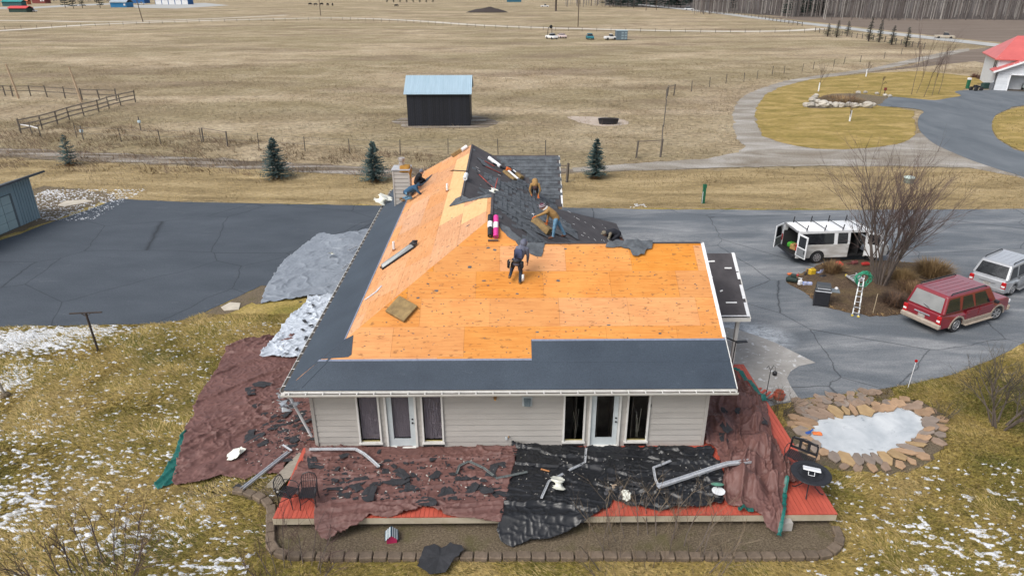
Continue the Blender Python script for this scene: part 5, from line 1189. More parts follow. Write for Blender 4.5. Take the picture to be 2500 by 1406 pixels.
# 1 walking up the front slope, back to the camera (local +y is away)
f0 = onp(1268, 692, zf)
caps = [((0, 0, .86), (.07, .10, 1.05), .15, .16, 'j'), ((.07, .10, 1.05), (.16, .24, 1.30), .17, .17, 'j'), ((.16, .24, 1.30), (.22, .33, 1.44), .09, .07, 'j'),
        ((.33, .22, 1.30), (.36, .26, 1.02), .075, .062, 'j'), ((.36, .26, 1.02), (.33, .36, .78), .06, .045, 'j'), ((-.03, .30, 1.30), (-.10, .42, 1.05), .075, .062, 'j'), ((-.10, .42, 1.05), (-.02, .55, .90), .06, .045, 'j'), ((.33, .36, .78), (.33, .38, .70), .04, .035, 'hand'), ((-.02, .55, .90), (.02, .58, .84), .04, .035, 'hand')]
caps += legs((-.10, 0, .82), (-.20, .25, .55), (-.24, -.10, .30), (-.24, .05, .27), (.10, 0, .82), (.13, .12, .45), (.12, .0, .08), (.13, .17, .06), 'p', 'b')
belt = MB(); belt.lathe([(.17, -.05), (.185, -.02), (.185, .04), (.17, .05)], (0, 0, .93), 16)
po = MB(); po.cbox((-.26, -.06, .80), (.13, .18, .30), .03); pr_ = MB(); pr_.cbox((.20, -.08, .80), (.12, .18, .26), .03); ha = MB(); ha.tube([(-.17, -.17, .95), (-.22, -.20, .62)], .016, 6); ha.box((-.165, -.17, .97), (.13, .035, .035))
pk = MB(); pk.cbox((.06, -.06, 1.20), (.30, .10, .36), .04, rot=Matrix.Rotation(R(-22), 3, 'X')); hood = MB(); hood.ell((.20, .28, 1.50), (.125, .135, .155), nu=14, nv=10)
rag = MB(); rag.ext([(.20, -.06, .42), (.27, -.02, .42), (.28, 0, .16), (.19, -.05, .14)], (.005, .012, 0))
GREYJ = pm('hoodie_grey', (.13, .14, .19), (.08, .085, .12)); NAVY = pm('trousers_navy', (.022, .035, .06), (.014, .02, .035)); TANB = pm('boots_tan', (.20, .12, .05), (.12, .07, .03))
person('roofer in a grey hooded jacket with a tool belt, back turned, on the orange slope', f0 - Vector((.1, 0, .03)), R(-12), caps, {'j': GREYJ, 'p': NAVY, 'b': TANB, 'hand': SKIN, 'head': GREYJ}, ((.22, .34, 1.52), .115), (.3, 1, -.3),
       [('tool_belt', belt, M_black), ('tool_pouch', po, M_black), ('tool_pouch', pr_, M_black), ('hammer', ha, mk('hammer_wood', (.5, .33, .2), scale=8)), ('harness', pk, pm('harness_dark', (.06, .07, .13))), ('hood', hood, GREYJ), ('cloth_rag', rag, MATS['paper_white'])], [((.33, .39, .69), (0, .2, -1), (1, 0, 0)), ((.02, .59, .83), (.3, .5, -.6), (0, 1, 1))])
# 2 tan jacket and jeans, bending to the left (local +y is forward)
TAN = pm('jacket_tan', (.34, .20, .075), (.24, .135, .045)); JEAN = pm('jeans_blue', (.16, .30, .42), (.07, .16, .25), 12); ORG = pm('glove_orange', (.62, .16, .04)); BRN = pm('boot_brown', (.12, .05, .03))
def bender(fwd_arm):
    c = [((0, -.02, .88), (0, .10, 1.04), .15, .155, 't'), ((0, .10, 1.04), (0, .34, 1.22), .165, .165, 't'), ((0, .34, 1.22), (0, .46, 1.30), .09, .075, 'skin'),
         ((.19, .34, 1.22), (.23, .28, .96), .075, .06, 't'), ((.23, .28, .96), (.22, .32, .72), .058, .045, 't'), ((.22, .32, .72), (.22, .34, .63), .05, .045, 'hand'),
         ((-.19, .36, 1.22), (-.24, .60, 1.12), .075, .06, 't'), ((-.24, .60, 1.12), (-.20, .82, 1.02), .058, .045, 't'), ((-.20, .82, 1.02), (-.20, .90, .99), .045, .04, 'hand')]
    return c + legs((-.10, 0, .84), (-.12, .06, .46), (-.13, .10, .10), (-.13, .26, .06), (.10, -.02, .84), (.13, -.22, .48), (.14, -.42, .10), (.14, -.28, .05), 'p', 'b')
h2 = beanie((0, .55, 1.37), .125, (0, .35, 1)); h2b = MB(); M_ = Vector((0, .35, 1)).to_track_quat('Z', 'Y').to_matrix(); h2b.lathe([(.131, .02), (.133, .05), (.129, .05)], Vector((0, .55, 1.37)), 16, M_); h2b.lathe([(.122, .085), (.118, .105), (.11, .105)], Vector((0, .55, 1.37)), 16, M_)
col2 = MB(); col2.lathe([(.085, -.03), (.13, 0), (.14, .05), (.10, .07)], (0, .42, 1.28), 14, Vector((0, .6, .8)).to_track_quat('Z', 'Y').to_matrix())
ham = MB(); ham.tube([(-.20, .90, .99), (-.20, .92, 1.12)], .014, 6); ham.box((-.20, .93, 1.13), (.03, .12, .03))
p2 = onp(1347, 588, zra)
person('roofer in a tan jacket, light jeans and striped beanie, bending left', p2 + Vector((.15, .15, .05)), R(90), bender(0), {'t': TAN, 'p': JEAN, 'b': BRN, 'skin': SKIN, 'hand': ORG, 'head': SKIN}, ((0, .55, 1.36), .115), (0, 1, -.5),
       [('beanie', h2, pm('beanie_maroon', (.10, .03, .05))), ('beanie_stripe', h2b, pm('stripe_grey', (.45, .42, .45))), ('fleece_collar', col2, pm('fleece', (.55, .52, .48))), ('hammer', ham, M_gal)], [((.22, .35, .61), (0, .1, -1), (1, 0, 0)), ((-.20, .91, .98), (0, .8, -.4), (0, .3, 1))])
# 3 tan hoodie, folded right over towards the camera, both gloves on the roof (local +y = towards the camera)
c3 = [((0, 0, .80), (0, .18, .88), .15, .165, 't'), ((0, .18, .88), (0, .45, .76), .18, .17, 't'), ((0, .45, .76), (0, .56, .66), .09, .08, 't'), ((.21, .42, .76), (.30, .50, .46), .08, .065, 't'), ((.30, .50, .46), (.20, .58, .16), .06, .048, 't'), ((-.21, .42, .76), (-.30, .50, .46), .08, .065, 't'), ((-.30, .50, .46), (-.20, .58, .16), .06, .048, 't'), ((.20, .58, .16), (.19, .61, .07), .055, .05, 'hand'), ((-.20, .58, .16), (-.19, .61, .07), .055, .05, 'hand')]
c3 += legs((-.10, 0, .76), (-.14, .14, .42), (-.15, -.05, .08), (-.15, .12, .05), (.10, 0, .76), (.14, .14, .42), (.15, -.05, .08), (.15, .12, .05), 'p', 'b')
p3 = onp(1306, 484, zrb)
h3 = beanie((0, .62, .60), .125, (0, .75, .25))
person('roofer in a tan hoodie and orange gloves doubled over on the dark slope', p3 + Vector((0, .62, .0)), R(180), c3, {'t': TAN, 'p': pm('trousers_dark', (.045, .04, .04)), 'b': BRN, 'hand': ORG, 'head': SKIN}, ((0, .60, .58), .115), (0, .6, -.8), [('cap', h3, pm('cap_brown', (.07, .035, .03)))], [((.19, .61, .06), (0, .9, -.3), (0, .2, 1)), ((-.19, .61, .06), (0, .9, -.3), (0, .2, 1))])
# 4 crouching at the right-hand eave in a black vest
c4 = [((0, -.05, .36), (0, .18, .46), .17, .18, 'v'), ((0, .18, .46), (0, .42, .42), .18, .16, 'v'), ((0, .42, .42), (0, .54, .36), .09, .08, 'c'), ((.20, .36, .42), (.26, .42, .20), .075, .06, 'c'), ((.26, .42, .20), (.20, .62, .08), .058, .045, 'c'), ((-.20, .36, .42), (-.26, .44, .20), .075, .06, 'c'), ((-.26, .44, .20), (-.20, .64, .08), .058, .045, 'c'), ((.20, .62, .08), (.20, .68, .05), .04, .036, 'hand'), ((-.20, .64, .08), (-.20, .70, .05), .04, .036, 'hand')]
c4 += legs((-.11, -.06, .32), (-.17, .24, .12), (-.17, -.18, .08), (-.17, -.30, .04), (.11, -.06, .32), (.17, .24, .12), (.17, -.18, .08), (.17, -.30, .04), 'v', 'b')
p4 = onp(1500, 588, zra)
h4 = beanie((0, .63, .37), .125, (0, .3, 1)); br4 = MB(); br4.box((0, .75, .36), (.17, .12, .015))
person('roofer in a black vest and camouflage cap crouching at the right eave', p4 + Vector((.1, 0, .02)), R(92), c4, {'v': pm('vest_black', (.018, .02, .028)), 'c': pm('shirt_camo', (.23, .20, .15), (.10, .085, .06), 22), 'b': BRN, 'hand': SKIN, 'head': SKIN}, ((0, .63, .35), .115), (0, 1, -.5), [('cap', h4, MATS['shirt_camo']), ('cap_peak', br4, MATS['shirt_camo'])], [((.20, .69, .05), (0, 1, -.2), (0, .2, 1)), ((-.20, .71, .05), (0, 1, -.2), (0, .2, 1))])
# 5 kneeling in blue, leaning up the slope by the chimney
BLU = pm('jacket_blue', (.035, .10, .18), (.02, .06, .12)); GRYB = pm('beanie_grey', (.16, .17, .20))
c5 = [((0, -.05, .42), (0, .20, .55), .16, .165, 'j'), ((0, .20, .55), (0, .48, .62), .17, .165, 'j'), ((0, .48, .62), (0, .58, .64), .09, .075, 'skin'), ((.20, .44, .60), (.28, .58, .36), .075, .06, 'j'), ((.28, .58, .36), (.20, .78, .22), .058, .045, 'j'), ((-.20, .44, .60), (-.28, .58, .38), .075, .06, 'j'), ((-.28, .58, .38), (-.18, .78, .26), .058, .045, 'j'), ((.20, .78, .22), (.20, .84, .19), .04, .036, 'hand'), ((-.18, .78, .26), (-.18, .84, .22), .04, .036, 'hand')]
c5 += legs((-.11, -.06, .38), (-.16, .16, .10), (-.17, -.26, .06), (-.17, -.40, .02), (.11, -.06, .38), (.16, .16, .10), (.17, -.26, .06), (.17, -.40, .02), 'p', 'b')
be5 = MB(); be5.cbox((-.22, -.05, .36), (.12, .2, .2), .03); be6 = MB(); be6.cbox((.22, 0, .38), (.12, .2, .2), .03); h5 = beanie((0, .68, .70), .125, (0, .2, 1))
p5 = onp(1002, 487, zl)
person('roofer in a blue jacket and jeans kneeling in front of the chimney', p5 + Vector((-.1, -.35, .1)), R(-62), c5, {'j': BLU, 'p': JEAN, 'b': TANB, 'skin': SKIN, 'hand': SKIN, 'head': SKIN}, ((0, .68, .68), .115), (0, 1, -.4), [('tool_pouch', be5, M_black), ('tool_pouch', be6, M_black), ('beanie', h5, pm('beanie_navy', (.02, .05, .09)))], [((.20, .85, .18), (0, 1, -.3), (0, .3, 1)), ((-.18, .85, .21), (0, 1, -.3), (0, .3, 1))])
# 6 black jacket and grey beanie, sitting behind him
p6 = onp(1017, 456, zl)
c6 = [((0, 0, .22), (0, .06, .42), .17, .17, 'v'), ((0, .06, .42), (0, .20, .62), .175, .165, 'v'), ((0, .20, .62), (0, .28, .72), .09, .075, 'skin'), ((.20, .18, .62), (.28, .34, .42), .075, .06, 'v'), ((.28, .34, .42), (.14, .52, .30), .058, .045, 'v'), ((-.20, .18, .62), (-.28, .34, .42), .075, .06, 'v'), ((-.28, .34, .42), (-.12, .54, .30), .058, .045, 'v'), ((.14, .52, .30), (.10, .58, .27), .04, .036, 'hand'), ((-.12, .54, .30), (-.08, .60, .27), .04, .036, 'hand')]
c6 += legs((-.11, .02, .18), (-.18, .40, .34), (-.16, .62, .08), (-.16, .76, .05), (.11, .02, .18), (.18, .40, .34), (.16, .62, .08), (.16, .76, .05), 'v', 'b')
person('roofer in a black jacket and grey beanie sitting behind the chimney', p6 + Vector((0, .1, .02)), R(-70), c6, {'v': pm('jacket_black', (.014, .014, .018)), 'b': TANB, 'skin': SKIN, 'hand': SKIN, 'head': SKIN}, ((0, .34, .80), .115), (0, 1, -.5), [('beanie', beanie((0, .33, .83), .128), GRYB)], [((.10, .59, .26), (0, 1, -.5), (0, .4, 1)), ((-.08, .61, .26), (0, 1, -.5), (0, .4, 1))])
# ================================================================ vehicles
M_tyre = mk('tyre', (.018, .018, .02), (.028, .028, .03), scale=9, rough=.9); M_rim = mk('rim', (.42, .42, .43), (.28, .28, .29), scale=6, rough=.4, metal=.5)
M_tail = mk('tail_red', (.42, .012, .015), (.30, .008, .01), scale=6, rough=.25); M_vglass = mk('vehicle_glass', (.012, .014, .017), (.02, .022, .026), scale=3, rough=.08, spec=.7)
M_chrome = mk('chrome', (.6, .6, .62), (.5, .5, .52), scale=5, rough=.2, metal=.8); M_under = mk('underbody', (.012, .012, .013), scale=4, rough=.95)
def coat(m, w=.7):
    b = m.node_tree.nodes['Principled BSDF']; b.inputs['Coat Weight'].default_value = w; b.inputs['Coat Roughness'].default_value = .06; return m
def wheel(parent, x, y, r, w=.24, steer=0.0, n=6):
    sg = -1 if y < 0 else 1; Ry = Matrix.Rotation(R(90), 3, 'X')
    m = MB(); m.lathe([(r * .60, -w / 2), (r * .9, -w / 2), (r, -w / 2 + .05), (r, w / 2 - .05), (r * .9, w / 2), (r * .60, w / 2)], n=24, rot=Ry); wh = m.build('wheel', M_tyre, parent, smooth=False, loc=(x, y, r), rz=steer)
    m = MB(); m.tube([(r * .58 * math.cos(k * .2618), sg * w * .505, r * .58 * math.sin(k * .2618)) for k in range(25)], .022, 5); m.cyl((0, sg * w * .50, 0), (0, sg * w * .57, 0), r * .17, 10)
    for k in range(n):
        a = 2 * math.pi * k / n; m.bar((0, sg * w * .53, 0), (r * .57 * math.cos(a), sg * w * .52, r * .57 * math.sin(a)), r * .2, .02, up=(0, 1, 0))
    m.build('rim', M_rim, wh)
    m = MB(); m.cyl((0, sg * w * .49, 0), (0, sg * w * .505, 0), r * .57, 18); m.build('brake_disc', M_under, wh)
def arch(cx, r, n=9, z0=.3): return [(cx + r * math.cos(math.pi * (1 - i / n)), z0 + r * math.sin(math.pi * (1 - i / n))) for i in range(n + 1)]
def bil(q, u, v): return (q[0].lerp(q[1], u)).lerp(q[3].lerp(q[2], u), v)
def panel(q, u0, u1, v0, v1, off=.008, th=.02, inset=None):
    q = [Vector(p) for p in q]; n = (q[1] - q[0]).cross(q[3] - q[0]).normalized()
    p = [bil(q, u0, v0), bil(q, u1, v0), bil(q, u1, v1), bil(q, u0, v1)] if inset is None else [bil(q, a, b) for a, b in inset]
    m = MB(); m.ext([x + n * (off - th) for x in p], n * th); return m
def suv(name, label, loc, rz, L, W, H, wb, fo, wr, belt, hood, clear, paint, lower, glass_rear, trim=None, roofrail=True, cabin=None, steer=0.0):
    t = thing(name, label, 'car', loc, rz, 'vehicles parked on the driveway'); h = W / 2; xf = L / 2; xr = -L / 2; fx = xf - fo; rx = fx - wb
    prof = [(xr, clear + .12), (xr + .05, clear)] + arch(rx, wr * 1.16, 9, clear + .02) + arch(fx, wr * 1.16, 9, clear + .02) + [(xf - .08, clear), (xf, clear + .18), (xf, hood - .32), (xf - .06, hood - .10), (xf - .35, hood), (cabin[3], belt + .04), (cabin[0], belt), (xr, belt - .06), (xr - .02, belt - .4)]
    m = MB(); m.ext([(x, -h, z) for x, z in prof], (0, W, 0)); m.V = [(x, y * (1 - .10 * max(0, (abs(x) - L / 2 + .45) / .45) ** 2 - .045 * max(0, (z - belt + .25) / .25)), z) for x, y, z in m.V]; body = m.build('body', paint, t, bevel=.10, seg=4)
    m = MB(); m.box((0, 0, clear + .12), (L * .9, W * .78, .25)); m.build('underbody', M_under, body)
    # cabin frustum: rear bottom, rear top, windscreen top, windscreen bottom
    rb, rt, wt, wbx = cabin; ins = .17; bz = belt - .02; B = [(rb, -h + .02), (wbx, -h + .02), (wbx, h - .02), (rb, h - .02)]; T = [(rt, -h + ins), (wt, -h + ins), (wt, h - ins), (rt, h - ins)]
    m = MB(); m.hexa([(x, y, bz) for x, y in B], [(x, y, H) for x, y in T]); cb = m.build('cabin', paint, t, bevel=.09, seg=4)
    v = lambda p, z: Vector((p[0], p[1], z))
    right = [v(B[0], bz), v(B[1], bz), v(T[1], H), v(T[0], H)]; left = [v(B[2], bz), v(B[3], bz), v(T[3], H), v(T[2], H)]; back = [v(B[3], bz), v(B[0], bz), v(T[0], H), v(T[3], H)]; front = [v(B[1], bz), v(B[2], bz), v(T[2], H), v(T[1], H)]
    for q, flip in ((right, 0), (left, 1)):
        for u0, u1 in ((.03, .29), (.33, .56), (.59, .86)):
            a, b = (1 - u1, 1 - u0) if flip else (u0, u1)
            ins_ = [(a, .10), (b, .10), (b - .02, .82), (a + .015, .82)]
            panel(q, a, b, .1, .82, .006, .02, ins_).build('window', M_vglass, cb)
    panel(back, .08, .92, .10, .86).build('rear_window', glass_rear, cb); panel(front, .06, .94, .06, .90).build('windscreen', M_vglass, cb)
    # doors (proud panels), handles, cladding
    lowz = clear + .34
    for sg in (-1, 1):
        for x0, x1 in ((rx + wr * 1.25, rx + wr * 1.25 + .92), (rx + wr * 1.25 + .94, fx - wr * 1.2)):
            m = MB(); m.box(((x0 + x1) / 2, sg * (h + .0), (lowz + belt - .05) / 2), (x1 - x0 - .02, .03, belt - .05 - lowz)); d = m.build('door', paint, t, bevel=.012)
            m = MB(); m.cbox((x0 + .16, sg * (h + .03), belt - .18), (.17, .03, .045), .01); m.build('handle', trim or paint, d)
        if lower:
            m = MB(); m.box(((rx + fx) / 2, sg * (h + .004), clear + .15), (wb - wr * 2.5, .05, .19)); m.build('sill_cladding', lower, t, bevel=.02)
            for cx in (rx, fx):
                m = MB(); a1 = arch(cx, wr * 1.16, 12, clear + .02); a2 = arch(cx, wr * 1.16 + .085, 12, clear + .02); n = len(a1)
                m.add([(x, sg * (h + .022), z) for x, z in a1 + a2] + [(x, sg * (h - .06), z) for x, z in a1 + a2], [f for i in range(n - 1) for f in ((i, i + 1, n + i + 1, n + i), (2 * n + i, 3 * n + i, 3 * n + i + 1, 2 * n + i + 1), (n + i, n + i + 1, 3 * n + i + 1, 3 * n + i), (i, 2 * n + i, 2 * n + i + 1, i + 1))]); m.build('wheel_arch_trim', lower, t)
            m = MB(); m.box(((rx + fx) / 2, sg * (h + .07), clear + .02), (wb - wr * 2.5, .16, .05)); m.build('running_board', lower, t, bevel=.015)
        m = MB(); m.cbox((wbx - .38, sg * (h + .13), belt + .10), (.12, .22, .17), .03); m.build('mirror', M_black, t)
        for cx in (rx, fx): wheel(t, cx, sg * (h - .14), wr, .25, steer if cx == fx else 0)
        m = MB(); m.cbox((xr - .012, sg * (h - .14), belt - .28), (.10, .22, .42), .03); m.build('tail_light', M_tail, t)
        m = MB(); m.cbox((xr - .062, sg * (h - .14), belt - .30), (.02, .16, .10), .008); m.build('reverse_light', MATS['paper_white'], t)
        m = MB(); m.cbox((xf - .04, sg * (h - .24), hood - .26), (.12, .36, .18), .03); m.build('headlight', mk('lamp_clear', (.6, .62, .64), scale=5, rough=.1), t)
        if roofrail: m = MB(); m.tube([(rt + .25, sg * (h - ins - .06), H - .01), (rt + .35, sg * (h - ins - .06), H + .07), (wt - .35, sg * (h - ins - .06), H + .07), (wt - .2, sg * (h - ins - .06), H - .01)], .028, 6); m.build('roof_rail', M_black, t)
    m = MB(); m.cbox((xr - .03, 0, clear + .20), (.22, W + .01, .26), .06); m.build('rear_bumper', lower or paint, t); m = MB(); m.cbox((xf - .02, 0, clear + .18), (.20, W - .02, .3), .06); m.build('front_bumper', lower or paint, t)
    m = MB(); m.cbox((xf - .0, 0, hood - .28), (.06, W * .5, .22), .015); m.build('grille', M_black, t)
    m = MB(); m.box((xr - .025, 0, belt - .36), (.03, .34, .17)); m.build('licence_plate', mk('plate', (.42, .40, .36), (.15, .12, .12), scale=14), t)
    m = MB(); m.cbox((xr - .03, 0, belt - .22), (.05, .80, .07), .015); m.build('tailgate_strip', trim or M_chrome, t)
    for k in range(4): m = MB(); m.box(((rt + wt) / 2 - .1, (k - 1.5) * .28, H + .004), ((wt - rt) * .7, .035, .012)); m.build('roof_rib', paint, t)
    m = MB(); m.bar((xr + .02, -.25, belt + .12), (xr + .12, .2, belt + .2), .02, .015); m.build('wiper', M_black, t)
    return t
def back_out(contact, rz, lx, ly):                       # centre of a vehicle from where one tyre touches
    c, s = math.cos(rz), math.sin(rz); return Vector((contact.x - (c * lx - s * ly), contact.y - (s * lx + c * ly), .034))
red = mk('paint_red', (.20, .011, .020), (.16, .010, .017), scale=2, rough=.28, spec=.6); coat(red); tanc = mk('cladding_tan', (.34, .29, .24), (.25, .21, .17), scale=4, rough=.6)
dusty = mk('glass_dusty', (.24, .245, .24), (.17, .175, .175), scale=2, rough=.5)
rz = R(24.5); suv('red_suv', 'dark red full-size SUV with tan lower trim and a dusty rear window', back_out(at(2323, 811), rz, -1.40, -.88), rz, 5.2, 2.0, 1.96, 3.02, .98, .40, 1.10, 1.12, .32, red, tanc, dusty, cabin=(-2.56, -2.30, .75, 1.45), steer=R(-14))
silver = mk('paint_silver', (.36, .37, .39), (.31, .32, .34), scale=2, rough=.25, spec=.6, metal=.2); coat(silver); greyc = mk('cladding_grey', (.22, .225, .24), (.17, .175, .18), scale=4, rough=.5)
rz = R(33); suv('silver_suv', 'silver SUV with dark tinted rear window at the right edge', back_out(at(2462, 722), rz, -1.30, -.80), rz, 4.6, 1.84, 1.76, 2.69, .92, .37, 1.02, 1.05, .28, silver, greyc, M_vglass, cabin=(-2.22, -1.80, .62, 1.22), trim=greyc)
# ---------------------------------------------------------------- the work van, rear and side doors open
white = mk('paint_white', (.70, .71, .72), (.62, .63, .64), scale=2, rough=.35, spec=.5); coat(white, .4); M_dirt = mk('paint_white_dirty', (.60, .60, .59), (.34, .32, .29), scale=1.8, rough=.6, stretch=(.7, .7, 2.5))
rz = R(4.5); VL, VW, VH, wr = 5.7, 2.0, 2.05, .38; hx = VL / 2; h = VW / 2; rxw = -1.50; fxw = rxw + 3.43
van = thing('work_van', 'white work van with roof rack, rear and side doors standing open', 'van', back_out(at(1989, 643), rz, rxw, -.88), rz, 'vehicles parked on the driveway')
cl = .36; bz = 1.18
def side(sg):
    y = sg * h; m = MB(); o = (0, -sg * .06, 0)
    low = [(-hx + .04, cl)] + arch(rxw, .46, 9, cl) + ([(.35, cl), (.35, bz), (-hx + .02, bz)] if sg < 0 else arch(fxw, .46, 9, cl) + [(hx - .1, cl), (hx, cl + .2), (hx, 1.0), (1.75, bz + .02), (-hx + .02, bz)])
    m.ext([(x, y, z) for x, z in low], o)
    if sg < 0: m.ext([(x, y, z) for x, z in [(1.35, cl)] + arch(fxw, .46, 9, cl) + [(hx - .1, cl), (hx, cl + .2), (hx, 1.0), (1.75, bz + .02), (1.35, bz)]], o)
    return m.build('side_panel', M_dirt, van, bevel=.015)
for sg in (-1, 1): side(sg)
def up(sg, x0, x1, x0t=None, x1t=None, z0=bz, z1=VH - .06):
    m = MB(); y0 = sg * h; y1 = sg * (h - .13); m.hexa([(x0, y0 - sg * .06, z0), (x1, y0 - sg * .06, z0), (x1, y0, z0), (x0, y0, z0)], [(x0t or x0, y1 - sg * .06, z1), (x1t or x1, y1 - sg * .06, z1), (x1t or x1, y1, z1), (x0t or x0, y1, z1)]); return m
for sg in (-1, 1):
    up(sg, -hx + .02, -hx + .26).build('pillar', white, van); up(sg, -.62, -.40).build('pillar', white, van)
    up(sg, .22, .36).build('pillar', white, van); up(sg, 1.34, 1.46).build('pillar', white, van); up(sg, 1.98, 2.10, 1.50, 1.60).build('pillar', white, van)
    up(sg, -hx + .26, -.62, z0=bz + .06, z1=VH - .18).build('window', M_vglass, van); up(sg, -.40, .22, z0=bz + .06, z1=VH - .18).build('window', M_vglass, van); up(sg, 1.46, 1.98, 1.46, 1.56, z0=bz + .04, z1=VH - .18).build('window', M_vglass, van)
    if sg > 0: up(sg, .36, 1.34, z0=bz + .06, z1=VH - .18).build('window', M_vglass, van)
m = MB(); n = 8; vs = []
for x in (-hx + .02, 1.35, 1.62):
    for j in range(n + 1):
        a = -1 + 2 * j / n; zt = VH - .09 * abs(a) ** 3 - (.07 if x > 1.5 else 0); vs.append((x, a * (h - .13), zt))
m.add(vs, [(i * (n + 1) + j, (i + 1) * (n + 1) + j, (i + 1) * (n + 1) + j + 1, i * (n + 1) + j + 1) for i in range(2) for j in range(n)]); o = m.build('roof_panel', white, van, smooth=True); o.modifiers.new('solid', 'SOLIDIFY').thickness = .05
for sg in (-1, 1): m = MB(); m.box((-.75, sg * (h - .125), VH - .13), (4.1, .055, .14)); m.build('roof_rail', white, van)
m = MB(); m.box((-.6, 0, cl + .06), (4.6, 1.8, .1)); m.build('floor', M_under, van); m = MB(); m.box((1.0, 0, 1.1), (.05, 1.8, 1.5)); m.build('bulkhead', M_under, van)
m = MB(); m.box((-.9, 0, VH - .14), (3.8, 1.6, .02)); m.box((-.9, .9, 1.1), (3.8, .02, 1.5)); m.box((-1.3, -.9, .8), (2.9, .02, .7)); m.build('lining', mk('van_lining', (.03, .03, .032), scale=5), van)
m = MB(); m.hexa([(1.70, -h + .03, bz), (hx, -h + .06, 1.0), (hx, h - .06, 1.0), (1.70, h - .03, bz)], [(1.70, -h + .05, bz + .05), (hx - .05, -h + .1, 1.05), (hx - .05, h - .1, 1.05), (1.70, h - .05, bz + .05)]); m.box((hx - .04, 0, .78), (.08, VW - .1, .45)); m.build('bonnet', white, van, bevel=.03)
m = MB(); m.hexa([(2.00, -h + .08, bz + .04), (2.06, -h + .08, bz + .04), (2.06, h - .08, bz + .04), (2.00, h - .08, bz + .04)], [(1.52, -h + .17, VH - .12), (1.57, -h + .17, VH - .12), (1.57, h - .17, VH - .12), (1.52, h - .17, VH - .12)]); m.build('windscreen', M_vglass, van)
m = MB(); m.cbox((hx + .04, 0, .52), (.18, VW - .04, .26), .05); m.build('front_bumper', M_black, van); m = MB(); m.cbox((-hx - .08, 0, .50), (.22, VW - .02, .18), .03); m.build('rear_bumper', M_black, van)
m = MB(); m.box((hx + .012, 0, .84), (.02, 1.1, .26)); m.build('grille', M_black, van)
for sg in (-1, 1):
    m = MB(); m.cbox((hx + .01, sg * .75, .86), (.06, .3, .2), .02); m.build('headlight', MATS['lamp_clear'], van); m = MB(); m.cbox((-hx, sg * (h - .05), 1.05), (.08, .10, .42), .015); m.build('tail_light', M_tail, van)
    m = MB(); m.cbox((1.85, sg * (h + .14), bz + .12), (.12, .22, .22), .03); m.build('mirror', M_black, van)
    m = MB(); m.box((-hx + .06, sg * (h - .05), .95), (.12, .09, 1.1)); m.build('rear_pillar', white, van)
    for cx in (rxw, fxw): wheel(van, cx, sg * (h - .13), wr, .24, n=8)
m = MB(); m.box((-hx + .04, 0, VH - .10), (.10, VW - .3, .10)); m.build('rear_header', mk('header_grey', (.2, .2, .21), scale=4), van)
def leaf(name, hinge, rzl, wdt, z0, z1, sgn, group=None):                     # swung door, hinge at its local origin, leaf along +x
    d = MB(); d.box((wdt / 2, 0, (z0 + bz) / 2), (wdt, .05, bz - z0)); d.box((.05, 0, (bz + z1) / 2), (.10, .05, z1 - bz)); d.box((wdt - .05, 0, (bz + z1) / 2), (.10, .05, z1 - bz)); d.box((wdt / 2, 0, z1 - .05), (wdt - .2, .05, .10))
    o = d.build(name, white, van, loc=hinge, rz=rzl, bevel=.012); g = MB(); g.box((wdt / 2, 0, (bz + z1 - .1) / 2), (wdt - .2, .03, z1 - .1 - bz)); g.build('window', M_vglass, o)
    i = MB(); i.box((wdt / 2, sgn * .03, (z0 + bz) / 2), (wdt - .12, .012, bz - z0 - .12)); i.build('inner_panel', mk('door_inner', (.16, .17, .18), scale=4), o); k = MB(); k.box((wdt - .12, sgn * .045, bz - .2), (.05, .03, .18)); k.build('latch', M_black, o)
leaf('rear_door', (-hx + .0, h - .02, 0), R(218), .90, .58, VH - .12, 1); leaf('rear_door', (-hx + .0, -h + .0, 0), R(-78), .80, .58, VH - .12, -1); leaf('side_door', (1.34, -h - .01, 0), R(-40), .82, .45, VH - .16, 1)
for i, x in enumerate((-2.35, -1.25, -.15, .95)):
    m = MB(); m.bar((x, -h + .18, VH + .07), (x, h - .18, VH + .07), .03, .03); rk = m.build('rack_bar', M_black, van)
    for sg in (-1, 1): m = MB(); m.bar((x, sg * (h - .17), VH - .12), (x + .05, sg * (h - .15), VH + .30), .06, .035); m.build('rack_upright', M_black, rk)
c, s = math.cos(rz), math.sin(rz); vw = lambda x, y, z: Vector((van.location.x + c * x - s * y, van.location.y + s * x + c * y, z))
for k, (x, y, nm, mt, lb) in enumerate([(-2.3, .25, 'cardboard_box', mk('cardboard', (.40, .24, .09), scale=5), 'open cardboard box just inside the rear of the white van'), (-2.35, .62, 'green_bag', mk('bag_green', (.05, .30, .03), scale=5), 'bright green bag inside the van behind the bumper')]):
    m = MB(); m.cbox((0, 0, .17), (.42, .40, .32), .02 if k == 0 else .08)
    if k == 0: m.bar((-.2, -.2, .33), (-.28, -.32, .45), .3, .012)
    tag(m.build(nm, mt, loc=vw(x, y, .50), rz=.5), lb, nm.split('_')[1])
